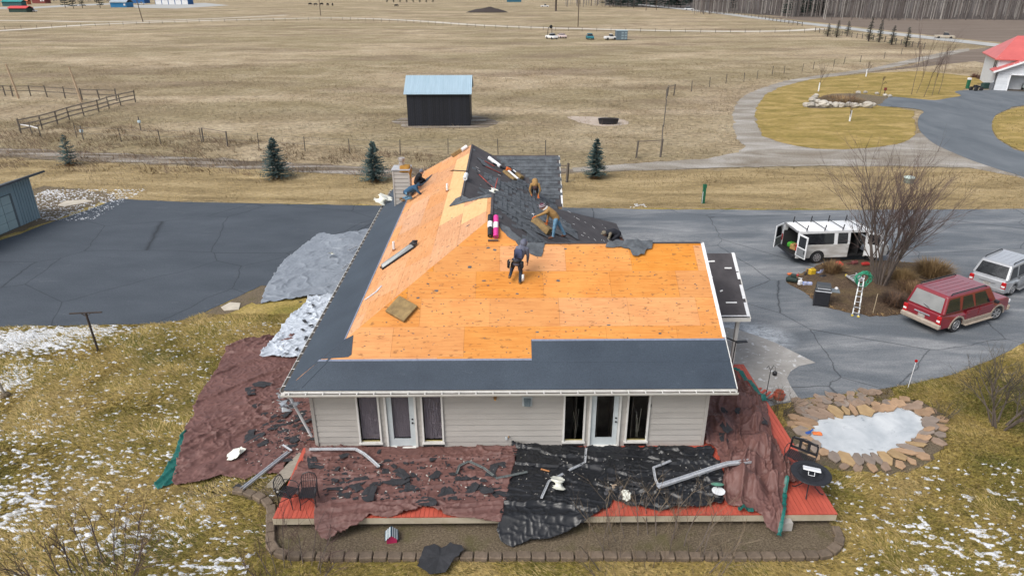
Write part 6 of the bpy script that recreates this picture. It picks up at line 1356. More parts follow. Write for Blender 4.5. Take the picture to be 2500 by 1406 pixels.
# ================================================================ the frozen pond and its flagstones
pond_px = [(1972, 1055), (1985, 1036), (2000, 1022), (2060, 1016), (2120, 1013), (2165, 1001), (2190, 994), (2220, 1003), (2250, 1020), (2259, 1037), (2243, 1060), (2225, 1076), (2190, 1100), (2140, 1113), (2090, 1116), (2040, 1111), (2010, 1096), (1985, 1076)]
PO = smoothline(ats(pond_px), 5); pc = sum(PO, Vector()) / len(PO)
t = NT('pond_ice_mat', .35); n1 = t.noise(t.map((.9, .9, 1)), 1, 5, .6, .6); n2 = t.noise(t.map((2.2, 3.0, 1)), 1, 5, .65, 1.2)
c = t.ramp(n1, [(.3, (.33, .36, .385)), (.55, (.46, .485, .505)), (.75, (.57, .59, .60))]); c = t.mix(t.ramp(n2, [(.62, 0.0), (.74, .8)]), c, (.10, .13, .15)); t.color(c); t.bump(n1, .2, .02)
struct(sheet('pond_ice', PO, .035, t.m))
ring = [pc + (p - pc) * (1 + .95 / (p - pc).length) for p in PO]
struct(sheet('pond_margin', rough_edge(ring, .3, .08, 3), .026, MATS['bed_soil']))
pb = thing('pond_edging', 'ring of orange-brown flagstones round the frozen pond', 'flagstones', pc)
FM = [mk('flag_orange', (.36, .235, .145), (.27, .175, .105), scale=3, rough=.9, bump=.5, objvar=.15), mk('flag_brown', (.27, .195, .145), (.20, .14, .10), scale=3, rough=.9, bump=.5, objvar=.15), mk('flag_grey', (.25, .20, .165), (.18, .145, .12), scale=3, rough=.9, bump=.5, objvar=.15), mk('flag_gold', (.38, .265, .14), (.29, .195, .10), scale=3, rough=.9, bump=.5, objvar=.1)]
rn = random.Random(21)
def flag(c, L, W_, an, mt, z, parent, pc_):
    m = MB(); pts = []; n = rn.choice((5, 6, 6, 7))
    for k in range(n):
        a = 2 * math.pi * (k + rn.uniform(-.25, .25)) / n; r = rn.uniform(.85, 1.12); x, y = L / 2 * r * math.cos(a), W_ / 2 * r * math.sin(a); pts.append((x, y, 0))
    m.ext(pts, (0, 0, .05)); o = m.build('flagstone', mt, parent, loc=(c.x - pc_.x, c.y - pc_.y, z)); o.rotation_euler = (rn.uniform(-.06, .06), rn.uniform(-.06, .06), an)
per = [0]
for i in range(len(PO)): per.append(per[-1] + (PO[(i + 1) % len(PO)] - PO[i]).length)
def along(s):
    s %= per[-1]
    for i in range(len(PO)):
        if per[i + 1] >= s: return PO[i].lerp(PO[(i + 1) % len(PO)], (s - per[i]) / (per[i + 1] - per[i])), (PO[(i + 1) % len(PO)] - PO[i]).normalized()
s_ = 0
while s_ < per[-1] - .1:
    w = rn.uniform(.2, .55); p, d = along(s_ + w / 2); out = (p - pc).normalized(); an = math.atan2(out.y, out.x) + rn.uniform(-.3, .3) + (.5 if out.y < 0 else -.3)
    flag(p + out * .24, rn.uniform(.6, .95), w * 1.25, an, rn.choice(FM), .045 + rn.uniform(0, .03), pb, pc); s_ += w
s_ = .2
while s_ < per[-1] - .1:
    w = rn.uniform(.3, .5); p, d = along(s_ + w / 2); out = (p - pc).normalized(); an = math.atan2(out.y, out.x) + rn.uniform(-.5, .5)
    if rn.random() < .72: flag(p + out * rn.uniform(.62, .8), rn.uniform(.45, .6), w, an, rn.choice(FM[:3]), .035 + rn.uniform(0, .02), pb, pc)
    s_ += w * 1.05
fp = thing('flagstone_path', 'flagstones set in the ground between the driveway and the pond', 'flagstones', at(2030, 985))
for k in range(46):
    u = rn.uniform(1935, 2150); v = 992 - (u - 1935) * .13 + rn.uniform(-14, 16); flag(at(u, v), rn.uniform(.35, .6), rn.uniform(.25, .4), rn.uniform(0, 3), rn.choice(FM[1:3]), .03 + .0008 * k, fp, at(2030, 985))
struct(sheet('path_soil', rough_edge(ats([(1905, 1010), (1950, 978), (2080, 962), (2170, 945), (2190, 958), (2140, 985), (2060, 1005), (1960, 1050), (1930, 1050)]), .3, .08, 6), .020, MATS['bed_soil']))
m = MB(); m.cbox((0, 0, .04), (.34, .18, .07), .03); m.ell((.05, 0, .08), (.1, .06, .04)); tag(m.build('toy_boat', mk('toy_orange', (.68, .18, .05), scale=6), loc=at(1995, 1060, .035), rz=-.2), 'small orange toy on the pond ice', 'toy')
m = MB(); m.cbox((0, 0, .06), (.22, .14, .12), .04); m.cyl((.1, 0, .1), (.22, 0, .16), .03, 8); tag(m.build('pond_pump', mk('pump_blue', (.02, .08, .32), scale=6), loc=at(1972, 1060, .04), rz=.4), 'small blue pump at the left end of the pond', 'pump')
# ================================================================ small things round the yard
def pole_thing(name, label, cat, u, v, parts): 
    t = thing(name, label, cat, at(u, v)); [mb_.build(nm, mt, t) for nm, mb_, mt in parts]; return t
RUST = mk('rusty_iron', (.055, .040, .034), (.03, .024, .022), scale=7, rough=.8)
m1 = MB(); m1.cyl((0, 0, 0), (.0, 0, 1.92), .05, 10); m2 = MB(); m2.bar((-.72, 0, 1.93), (.72, 0, 1.93), .06, .05); m2.bar((-.2, 0, 1.9), (0, 0, 1.75), .03, .03); m2.bar((.2, 0, 1.9), (0, 0, 1.75), .03, .03)
cp = pole_thing('clothes_post', 'rusty T-shaped clothesline post on the lawn left of the house', 'clothes post', 240, 857, [('post', m1, RUST), ('crossbar', m2, RUST)]); cp.rotation_euler = (0, R(-2.5), 0)
m1 = MB(); m1.cyl((0, 0, 0), (-.12, 0, 1.0), .05, 8); m2 = MB(); m2.ell((0, 0, .08), (.2, .2, .12)); pole_thing('stump_post', 'short leaning post at the left picture edge on the lawn', 'post', 14, 968, [('post', m1, mk('grey_wood2', (.30, .27, .23), scale=6)), ('base', m2, MATS['bed_soil'])])
m1 = MB(); m1.tube([(0, 0, 0), (.02, 0, 1.5)], .014, 6); m1.tube([(.02, 0, 1.5), (-.08, 0, 1.72), (-.16, 0, 1.62)], .011, 6); m1.tube([(.02, 0, 1.5), (.1, 0, 1.75), (.18, 0, 1.65)], .011, 6); m2 = MB(); m2.lathe([(.05, 0), (.09, .02), (.09, .14), (.02, .2)], (.2, 0, 1.30), 10); m2.tube([(.2, 0, 1.5), (.18, 0, 1.65)], .006, 5)
pole_thing('shepherd_hook', 'black shepherd hook with a hanging feeder beside the clay pot', 'hook', 1866, 985, [('hook', m1, M_black), ('bird_feeder', m2, M_black)])
m1 = MB(); m1.tube([(0, 0, 0), (.03, 0, 1.35)], .022, 6); m2 = MB(); m2.bar((-.35, 0, 1.55), (.06, 0, 1.36), .05, .04); m2.bar((.02, 0, 1.36), (.50, .05, 1.36), .16, .035)
t_ = pole_thing('handrail_post', 'black metal post with a slanted arm by the porch corner', 'railing', 1783, 892, [('post', m1, M_black), ('arm', m2, M_black)]); t_.location = at(1784, 905, DECK)
m1 = MB(); m1.lathe([(.10, 0), (.20, .06), (.22, .22), (.15, .34), (.17, .40), (.13, .40), (.11, .34)], n=18); m2 = MB()
for a in (0, 2.1, 4.2): m2.lathe([(.05, 0), (.07, .03), (.05, .06)], (.20 * math.cos(a), .2 * math.sin(a), .20), 8)
pole_thing('clay_pot', 'red strawberry clay pot beside the concrete apron', 'plant pot', 1900, 975, [('pot', m1, mk('terracotta', (.36, .09, .05), (.27, .06, .035), scale=6)), ('pocket', m2, MATS['terracotta'])])
stp = thing('side_step', 'red slatted wooden step at the right side of the deck', 'step', at(1862, 962, .15))
for k in range(5): m = MB(); m.box((-.3 + k * .14, .25 - k * .14, .12), (.46, .10, .04), .75); m.build('slat', M_red, stp)
m1 = MB(); m1.cyl((0, 0, 0), (.04, 0, 1.25), .012, 6); m2 = MB(); m2.lathe([(.01, -.02), (.06, -.02), (.06, .02), (.01, .02)], (.04, 0, 1.30), 12, Matrix.Rotation(R(90), 3, 'X')); pole_thing('driveway_marker', 'thin white driveway marker with a red reflector', 'marker', 2216, 948, [('rod', m1, wm), ('reflector', m2, M_tail)])
m1 = MB(); m1.cbox((0, 0, .75), (.22, .22, 1.5), .02); m2 = MB(); m2.cbox((0, 0, 1.36), (.26, .26, .28), .03); m3 = MB(); m3.box((-.112, -.112, .5), (.03, .03, .9))
pole_thing('utility_pedestal', 'green utility pedestal on the dry verge behind the driveway', 'pedestal', 1716, 497, [('post', m1, mk('util_green', (.012, .11, .055), scale=5)), ('cap', m2, MATS['util_green']), ('edge_stripe', m3, wm)])
m1 = MB(); m1.lathe([(.40, 0), (.42, .42), (.30, .55), (.05, .6)], n=16); m2 = MB(); m2.lathe([(.46, .44), (.46, .5), (.3, .57), (.02, .62)], n=16); pole_thing('well_cap', 'grey-green wellhead with a pale lid on the verge behind the bare tree', 'wellhead', 2218, 447, [('casing', m1, mk('well_grey', (.15, .17, .14), scale=5)), ('lid', m2, mk('well_lid', (.42, .5, .46), scale=5))])
m = MB(); rr_ = random.Random(2)
for k in range(14): m.box((rr_.uniform(-.6, .6), rr_.uniform(-.4, .4), .02), (rr_.uniform(.08, .25), .06, .03), rr_.uniform(0, 3))
stuff(m.build('paper_litter', MATS['paper_white'], loc=at(1556, 503, .03)), 'scattered white paper bits on the verge behind the house', 'litter')
# barbecue
gr = thing('barbecue_grill', 'black gas barbecue with side shelf at the edge of the mulch bed', 'grill', at(2002, 745), R(-18)); m = MB(); m.cbox((0, 0, .45), (.72, .50, .78), .02); m.build('cabinet', M_black, gr)
m = MB(); m.hexa([(-.36, -.26, .95), (.36, -.26, .95), (.36, .26, .95), (-.36, .26, .95)], [(-.33, -.12, 1.20), (.33, -.12, 1.20), (.33, .20, 1.22), (-.33, .20, 1.22)]); m.build('lid', mk('grill_lid', (.035, .04, .046), (.05, .055, .06), scale=4, rough=.4), gr, bevel=.03)
m = MB(); m.box((.56, 0, .90), (.42, .48, .03)); m.build('side_shelf', mk('grill_steel', (.20, .23, .25), scale=4, rough=.35, metal=.4), gr); m = MB(); m.box((0, -.265, .88), (.78, .04, .05)); m.build('front_rail', M_gal, gr); m = MB(); m.tube([(-.3, -.29, 1.03), (.3, -.29, 1.03)], .015, 6); m.build('lid_handle', M_gal, gr); m = MB(); m.ell((.62, .1, .99), (.09, .07, .08)); m.build('paper_towel', MATS['paper_white'], gr)
for sx in (-1, 1): m = MB(); m.cyl((sx * .33, -.2, .06), (sx * .38, -.2, .06), .06, 10); m.build('wheel', M_tyre, gr)
# extension ladder on the mulch with a green hose over it
ld = thing('ladder', 'paint-splashed aluminium ladder leaning up into the bare tree', 'ladder', at(2088, 773)); A = [at(2080, 772), at(2095, 775)]; top = Vector((18.0, 31.55, 1.75)); o0 = ld.location
M_lad = mk('ladder_alu', (.58, .60, .60), (.10, .10, .10), scale=9, rough=.5, lo=.42, hi=.52)
for k, a in enumerate(A):
    m = MB(); b = top + Vector((-.1 + .2 * k, 0, 0)); m.bar(a - o0 + Vector((0, 0, .04)), b - o0, .05, .09); m.build('rail', M_lad, ld); m = MB(); m.cbox(a - o0 + Vector((0, 0, .05)), (.09, .12, .10), .015); m.build('foot', mk('foot_yellow', (.55, .42, .05), scale=5), ld)
for k in range(7): t = .1 + k * .13; m = MB(); m.bar(A[0].lerp(top + Vector((-.1, 0, 0)), t) - o0, A[1].lerp(top + Vector((.1, 0, 0)), t) - o0, .03, .03); m.build('rung', M_gal, ld)
l2 = thing('ladder', 'second aluminium ladder lying on the mulch behind the green hose', 'ladder', at(2085, 690, .35)); B0 = [at(2066, 672, .5), at(2090, 668, .5)]; B1 = [at(2092, 690, .7), at(2108, 682, .7)]
for a, b in zip(B0, B1): m = MB(); m.bar(a - l2.location, b - l2.location, .06, .09); m.build('rail', M_gal, l2)
for k in range(4): t = .15 + .22 * k; m = MB(); m.bar(B0[0].lerp(B1[0], t) - l2.location, B0[1].lerp(B1[1], t) - l2.location, .04, .03); m.build('rung', M_gal, l2)
m = MB(); m.cbox(B0[0] - l2.location, (.10, .1, .12), .02); m.build('foot', MATS['foot_yellow'], l2)
m = MB(); rn = random.Random(6); pts = []
for k in range(110):
    a = k * .44; rx_, rz_ = .36 + .07 * math.sin(k * 1.7), .42 + .09 * math.cos(k * 1.1); pts.append((rx_ * math.cos(a) + .06 * math.sin(k * .31), .10 * math.sin(k * .7), rz_ * math.sin(a) * (1 if math.sin(a) < 0 else .7)))
m.tube(pts, .018, 6); tag(m.build('garden_hose', mk('hose_green', (.03, .30, .17), (.02, .2, .11), scale=5, rough=.5), smooth=True, loc=top + Vector((.05, -.05, -.1))), 'coiled green hose hung over the ladder top', 'hose')
m = MB(); m.bar((0, 0, 0), (.02, 0, 1.15), .025, .025); tag(m.build('wooden_stake', mk('stake_wood', (.45, .36, .24), scale=6), loc=at(2130, 768)), 'thin pale wooden stake beside the ladder', 'stake')
# heap of tools by the van
def tool(name, label, u, v, mbx, mat, rz=0, z=.06, cat=None): return tag(mbx.build(name, mat, loc=at(u, v, z), rz=rz), label, cat or name.split('_')[-1], 'tools laid out on the bed edge')
def bx(*a): 
    m = MB()
    for c, d, b in a: m.cbox(c, d, b)
    return m
tool('yellow_bucket', 'yellow tool case standing among the tools behind the grill', 1981, 672, bx(((0, 0, .2), (.36, .26, .38), .04), ((0, 0, .42), (.2, .05, .06), .01)), mk('case_yellow', (.55, .36, .02), scale=5), .2, cat='tool case')
tool('compressor', 'dark green air compressor left of the other tools', 1932, 690, bx(((0, 0, .2), (.62, .3, .26), .08), ((.05, 0, .42), (.3, .2, .2), .04), ((-.25, .1, .08), (.1, .1, .16), .02)), mk('comp_green', (.02, .035, .03), scale=6), -.5)
tool('orange_cable', 'small coil of orange cable behind the dark compressor', 1928, 671, bx(((0, 0, .06), (.3, .2, .1), .04)), mk('cable_orange', (.62, .16, .05), scale=6), .3, cat='cable')
tool('work_glove', 'red glove lying right of the compressor', 1945, 674, bx(((0, 0, .05), (.28, .14, .09), .03)), mk('red_cloth', (.5, .05, .04), scale=6), .6, cat='glove')
tool('white_jug', 'white plastic jug in front of the tool heap', 1952, 696, bx(((0, 0, .16), (.24, .18, .3), .05), ((.04, 0, .34), (.07, .07, .06), .015)), MATS['paper_white'], .2, cat='jug')
tool('blue_box', 'blue and white drink pack left of the grill', 1964, 697, bx(((0, 0, .12), (.24, .18, .2), .02)), mk('box_blue', (.03, .12, .45), (.5, .5, .55), scale=7), .1, cat='box')
tool('blue_box', 'second blue drink pack touching the grill', 1976, 698, bx(((0, 0, .12), (.24, .2, .2), .02)), MATS['box_blue'], -.3, cat='box')
tool('nail_gun', 'black nail gun on a board in the tool heap', 1966, 673, bx(((0, 0, .12), (.3, .1, .12), .03), ((-.06, 0, .04), (.08, .08, .2), .02), ((.16, 0, .05), (.08, .08, .14), .02)), M_black, 1, cat='nail gun')
tool('level', 'long pale spirit level lying in the tool heap', 1972, 684, bx(((0, 0, .06), (1.0, .08, .06), .01)), M_gal, -.28, cat='level')
tool('rail_bar', 'dark metal bar lying below the yellow case', 1990, 688, bx(((0, 0, .07), (.9, .07, .06), .01)), RUST, .15, cat='bar')
tool('tool_tray', 'blue and white tool tray with hand tools', 2004, 670, bx(((0, 0, .1), (.5, .34, .08), .02), ((.1, .05, .2), (.3, .06, .14), .02), ((-.1, -.06, .18), (.3, .05, .1), .02)), MATS['box_blue'], .5, cat='tool tray')
tool('tool_bag', 'dark tool bag at the foot of the dry grass clump', 2008, 682, bx(((0, 0, .13), (.4, .26, .24), .06)), M_black, .3, cat='tool bag')
tool('red_cloth', 'crumpled bright red cloth on the dry grass clump', 2044, 655, bx(((0, 0, .30), (.42, .3, .26), .1), ((.15, -.1, .2), (.2, .2, .3), .06)), mk('cloth_red', (.62, .06, .04), scale=5), .3, cat='cloth')
tool('chainsaw', 'dark red chainsaw lying on the mulch behind the ladder', 2084, 652, bx(((0, 0, .28), (.36, .24, .2), .04), ((-.35, 0, .26), (.45, .03, .07), .01), ((.05, .0, .4), (.2, .04, .04), .01)), mk('saw_red', (.22, .03, .03), (.05, .05, .05), scale=6), .2)
tool('red_toolbox', 'red tool box by the foot of the bare tree', 2110, 658, bx(((0, 0, .36), (.45, .2, .14), .03), ((0, 0, .46), (.2, .03, .05), .01)), mk('box_red', (.42, .03, .025), scale=6), .1, cat='tool box')
# ================================================================ trough, barn and garage
tr = thing('water_trough', 'black oval water trough on the pale patch in the pasture', 'trough', at(1485, 303)); m = MB(); vs = []; n = 20
for (s, z) in ((.86, 0), (1, .62), (1.03, .64), (.94, .62), (.84, .12)):
    for k in range(n): a = 2 * math.pi * k / n; vs.append((1.25 * s * math.cos(a), .6 * s * math.sin(a), z))
m.add(vs, [(i * n + j, i * n + (j + 1) % n, (i + 1) * n + (j + 1) % n, (i + 1) * n + j) for i in range(4) for j in range(n)] + [tuple(4 * n + j for j in range(n))]); m.build('tub', M_black, tr); m = MB(); m.bar((-.8, -.66, 0), (-.8, -.62, .75), .05, .05); m.bar((-.8, -.62, .7), (.9, -.62, .7), .04, .03); m.build('guard_rail', RUST, tr)
bn = thing('barn', 'black field shelter with a pale blue metal roof in the pasture', 'barn', (-7.7, 80.75, 0), R(.4)); bw, bd, bh_ = 7.2, 5.6, 3.75
BK = mk('barn_black', (.006, .007, .012), (.011, .013, .019), scale=1.2, stretch=(6, 6, .4), rough=.6, objvar=.25); bm_ = MB(); bm_.box((0, .1, bh_ / 2), (bw - .1, .1, bh_)); wallp = bm_.build('front_wall', BK, bn)
me = MB(); me.box((0, 0, bh_ / 2), (.225, .05, bh_)); me = me.mesh('wall_board', BK)
for k in range(30): inst('wall_board', me, wallp, (-bw / 2 + .12 + k * .24, (.0, .012)[k % 2], .0))
m = MB(); 
for sg in (-1, 1): m.ext([(sg * (bw / 2 - .05), 0.06, 0), (sg * (bw / 2 - .05), bd, 0), (sg * (bw / 2 - .05), bd, bh_), (sg * (bw / 2 - .05), bd / 2, bh_ + 1.5), (sg * (bw / 2 - .05), .06, bh_)], (sg * .08, 0, 0))
m.build('side_wall', BK, bn)['kind'] = 'stuff'
MR = mk('metal_roof', (.40, .52, .60), (.33, .45, .53), scale=.8, stretch=(4, .3, 1), rough=.45, metal=.2, objvar=.06)
for sg in (-1, 1):
    m = MB(); y0, z0, y1, z1 = (-.35, bh_ - .12, bd / 2, bh_ + 1.58) if sg < 0 else (bd + .35, bh_ - .12, bd / 2, bh_ + 1.58)
    m.hexa([(-bw / 2 - .3, y0, z0), (bw / 2 + .3, y0, z0), (bw / 2 + .3, y1, z1), (-bw / 2 - .3, y1, z1)] if sg < 0 else [(bw / 2 + .3, y0, z0), (-bw / 2 - .3, y0, z0), (-bw / 2 - .3, y1, z1), (bw / 2 + .3, y1, z1)], [(x, y, z + .03) for x, y, z in ([(-bw / 2 - .3, y0, z0), (bw / 2 + .3, y0, z0), (bw / 2 + .3, y1, z1), (-bw / 2 - .3, y1, z1)] if sg < 0 else [(bw / 2 + .3, y0, z0), (-bw / 2 - .3, y0, z0), (-bw / 2 - .3, y1, z1), (bw / 2 + .3, y1, z1)])]); rp_ = m.build('roof', MR, bn)
    for k in range(34): x = -bw / 2 - .25 + k * (bw + .5) / 33; m = MB(); m.bar((x, y0, z0 + .05), (x, y1, z1 + .05), .07, .05); m.build('roof_rib', MR, rp_)
m = MB(); m.tube([(0, 0, .12), (1.9, .1, .12)], .06, 6); tag(m.build('fence_rail', mk('rail_pale', (.45, .43, .4), scale=4), loc=at(1149, 297)), 'pale rail lying on the mud right of the barn', 'rail')
ga = thing('garage', 'blue-grey garage with a sectional door at the left picture edge', 'garage', at(100, 532), 0); gfx = at(100, 532)
GB = mk('garage_blue', (.22, .31, .36), (.175, .25, .295), scale=1.5, stretch=(5, 5, .4), rough=.6, objvar=.05); GD_ = mk('garage_door', (.30, .40, .43), (.25, .34, .37), scale=2, rough=.5, objvar=.05)
a = at(100, 532); b = at(-60, 602); dd = (b - a).normalized(); an = math.atan2(dd.y, dd.x); ga.rotation_euler = (0, 0, an); Lg = 9.0; nrm = Vector((0, -1, 0))     # local x runs along the front, towards the viewer's left
back = 1 if (Matrix.Rotation(an, 3, 'Z') @ Vector((0, 1, 0))).x < 0 else -1
gh = 2.95; m = MB(); m.box((Lg / 2, back * .06, gh / 2), (Lg, .08, gh)); fwg = m.build('front_wall', GB, ga); me = MB(); me.box((0, 0, 0), (.03, .03, gh)); me = me.mesh('batten', GB)
for k in range(7): inst('batten', me, fwg, (.12 + .24 * k, -back * .0, gh / 2))
m = MB(); [m.ext([(x, back * .05, 0), (x, back * 5, 0), (x, back * 5, gh - 1.5), (x, back * .05, gh)], (.08, 0, 0)) for x in (0, Lg - .08)]; m.box((Lg / 2, back * 5, gh / 2 - .75), (Lg, .08, gh - 1.5)); m.build('rear_walls', GB, ga)
m = MB(); m.box((Lg / 2, back * 2.6, gh - .72), (Lg + 1.4, 6.9, .14), rot=Matrix.Rotation(-back * .29, 3, 'X')); m.build('roof', mk('garage_roof', (.075, .085, .095), (.05, .055, .062), scale=3, rough=.9, bump=.4), ga)
m = MB(); m.box((2.0 + 2.6, -back * .005, 1.15), (5.3, .03, 2.42)); m.build('door_frame', mk('frame_dark', (.10, .13, .15), scale=4), ga)
for r_ in range(4):
    for c_ in range(6): m = MB(); m.cbox((2.14 + c_ * .82 + .41, -back * .03, .08 + r_ * .56 + .27), (.80, .03, .545), .02); m.build('door_panel', GD_, ga)
# ================================================================ trees, shrubs, grass and snow
M_bark = mk('bark_grey', (.13, .105, .09), (.07, .055, .047), scale=6, rough=.95, bump=.5, stretch=(2, 2, .4)); M_twig = mk('twig_brown', (.085, .050, .046), (.05, .03, .027), scale=5, rough=.95); M_dry = mk('dry_grass', (.32, .22, .10), (.19, .12, .055), scale=2, rough=.95)
def grow(mt, mb_, rn, p, d, L, r, depth, spread, upb, kids, thin=.02, seg=3):
    pts = [p]; rr = [r]
    for i in range(seg):
        d = (d + Vector((rn.gauss(0, .10), rn.gauss(0, .10), upb + rn.gauss(0, .05)))).normalized(); p = p + d * L / seg; pts.append(p); rr.append(r * (1 - .55 * (i + 1) / seg))
    (mt if r > thin else mb_).tube(pts, rr, 5 if r > thin else 3, False)
    if depth == 0: return
    for k in range(kids):
        t = rn.uniform(.25, 1.0); i = min(seg - 1, int(t * seg)); q = pts[i].lerp(pts[i + 1], t * seg - i); ax = Vector((rn.gauss(0, 1), rn.gauss(0, 1), rn.gauss(0, .6))).normalized()
        dd = (d + ax * spread).normalized(); grow(mt, mb_, rn, q, dd, L * rn.uniform(.45, .75), r * rn.uniform(.38, .55), depth - 1, spread, upb, kids, thin, seg)
def bare(name, label, loc, stems, L, r, lean, depth, kids, spread=.6, upb=.05, seed=1, bark=None, twig=None, cat='tree', group=None, thin=.02, base=.25):
    t = thing(name, label, cat, loc, 0, group); rn = random.Random(seed); mt = MB(); mb_ = MB()
    for k in range(stems):
        a = 2 * math.pi * (k + rn.random() * .7) / max(stems, 1); s = lean * rn.uniform(.35, 1.1); d = Vector((s * math.cos(a), s * math.sin(a), 1)).normalized()
        grow(mt, mb_, rn, Vector((base * math.cos(a), base * math.sin(a), -.05)) * (1 if stems > 1 else 0), d, L * rn.uniform(.75, 1.1), r * rn.uniform(.6, 1.1), depth, spread, upb, kids, thin)
    if mt.V: mt.build('trunk', bark or M_bark, t)
    mb_.build('branches', twig or M_twig, t); return t
bare('bare_tree', 'tall many-stemmed bare tree growing from the mulch bed', at(2150, 694, .3), 17, 4.3, .055, .23, 3, 5, .50, .035, 9, base=.28, twig=mk('twig_pale', (.125, .085, .075), (.075, .05, .045), scale=5))
bare('bare_shrub', 'crooked bare shrub at the right picture edge on the lawn', at(2440, 1040), 7, 2.0, .05, .75, 3, 5, .7, .03, 8, cat='shrub', twig=mk('twig_grey', (.10, .085, .062), (.06, .05, .038), scale=5))
bare('bare_shrub', 'thin brown twigs of a leafless bush at the lower left picture edge', at(230, 1440), 22, 1.5, .024, .6, 2, 5, .6, .02, 11, cat='shrub', thin=.012, base=1.0)
bare('bare_shrub', 'dark leafless twigs below the left end of the block edging', at(720, 1425), 18, 1.15, .02, .5, 2, 5, .6, .02, 12, cat='shrub', thin=.012, base=.7)
bare('bare_shrub', 'tangle of dead stems in front of the block edging at centre right', at(1600, 1405), 26, 1.4, .018, .8, 2, 4, .7, .0, 13, cat='shrub', thin=.011, base=1.5, twig=mk('twig_tan', (.19, .145, .095), (.11, .08, .055), scale=5))
bare('dead_perennial', 'dead flower stems standing in the garden bed below the black tarpaulin', at(1560, 1330), 18, 1.0, .014, .35, 1, 5, .5, .02, 14, cat='plant', thin=.011, base=.9, twig=MATS['twig_tan'])
bare('dead_perennial', 'dead flower stems in the garden bed at the right deck corner', at(1720, 1320), 14, .8, .013, .4, 1, 5, .5, .02, 15, cat='plant', thin=.011, base=.8, twig=MATS['twig_tan'])
bare('bare_shrub', 'wiry grey shrub beside the clay pot along the deck', at(1905, 1010), 14, .75, .014, .7, 2, 4, .6, .02, 16, cat='shrub', thin=.012, base=.2, twig=MATS['twig_grey'])
bare('bare_shrub', 'low wiry shrub at the right rim of the pond', at(2300, 1020), 14, .5, .012, .8, 2, 4, .6, .02, 17, cat='shrub', thin=.012, base=.15, twig=MATS['twig_grey'])
def tuft(name, label, loc, n, L, spread, w, mats, seed, cat='grass clump', group=None, rad=.15):
    rn = random.Random(seed); m = MB()
    for k in range(n):
        a = rn.uniform(0, 6.28); r0 = rad * math.sqrt(rn.random()); s = abs(rn.gauss(0, spread)); l = L * rn.uniform(.6, 1.1); p = Vector((r0 * math.cos(a), r0 * math.sin(a), 0)); b = rn.uniform(0, 6.28); d = Vector((math.cos(a) * s + .25 * math.cos(b), math.sin(a) * s + .25 * math.sin(b), 1)).normalized(); side_ = Vector((-math.sin(a), math.cos(a), 0)) * w
        q = p + d * l * .6; e = p + d * l + Vector((math.cos(a), math.sin(a), -.7)) * l * .22 * s; m.cur = rn.randrange(len(mats)); m.add([p - side_, p + side_, q + side_ * .8, q - side_ * .8, e], [(0, 1, 2, 3), (3, 2, 4)])
    return tag(m.build(name, mats, loc=loc), label, cat, group)
DG = [M_dry, mk('dry_grass2', (.24, .155, .075), (.14, .085, .04), scale=2), mk('dry_grass3', (.15, .085, .048), (.09, .05, .03), scale=2)]
tuft('grass_clump', 'reddish dry grass clump on the mulch beside the tools', at(2030, 668, .15), 700, .85, .6, .012, DG, 1, rad=.35)
tuft('grass_clump', 'broad tawny dry grass clump at the right end of the mulch bed', at(2275, 672, .2), 1100, 1.0, .75, .014, DG[:2], 2, rad=.7)
tuft('grass_clump', 'straw-coloured grass clump right of the tree trunk', at(2205, 682, .3), 600, .6, .8, .014, DG[:1], 3, rad=.55)
tuft('shrub_heap', 'dark twiggy heap beside the red SUV', at(2185, 742, .15), 800, .7, .9, .010, [DG[2], mk('dark_twig', (.06, .042, .034), scale=3)], 4, cat='shrub', rad=.6)
tuft('shrub_heap', 'greyish dead shrub mound in the middle of the mulch bed', at(2225, 712, .2), 800, .6, .9, .010, [DG[2], DG[1]], 5, cat='shrub', rad=.75)
# leaf litter over the mulch
rn = random.Random(31); m = MB(); mp = [(p.x, p.y) for p in mul]
for k in range(2600):
    u = rn.uniform(1930, 2320); v = rn.uniform(636, 772); p = at(u, v, .15)
    if not bool(inside(np.array([p.x]), np.array([p.y]), mp)[0]): continue
    d_ = max(0.0, 1 - math.hypot((p.x - cx) / 5.2, (p.y - cy) / 3.2)); z = .06 + .26 * (1 - (1 - d_) ** 3); a = rn.uniform(0, 3.1); l = rn.uniform(.05, .16); w = rn.uniform(.008, .02); ca, sa = math.cos(a), math.sin(a); m.cur = rn.randrange(3)
    m.add([(p.x + ca * x - sa * y, p.y + sa * x + ca * y, z + zz_) for x, y, zz_ in ((-l, -w, 0), (l, -w, rn.uniform(0, .08)), (l, w, rn.uniform(0, .08)), (-l, w, .01))], [(0, 1, 2, 3)])
stuff(m.build('leaf_litter', DG), 'dry stalks and leaf litter covering the mulch bed', 'leaf litter')
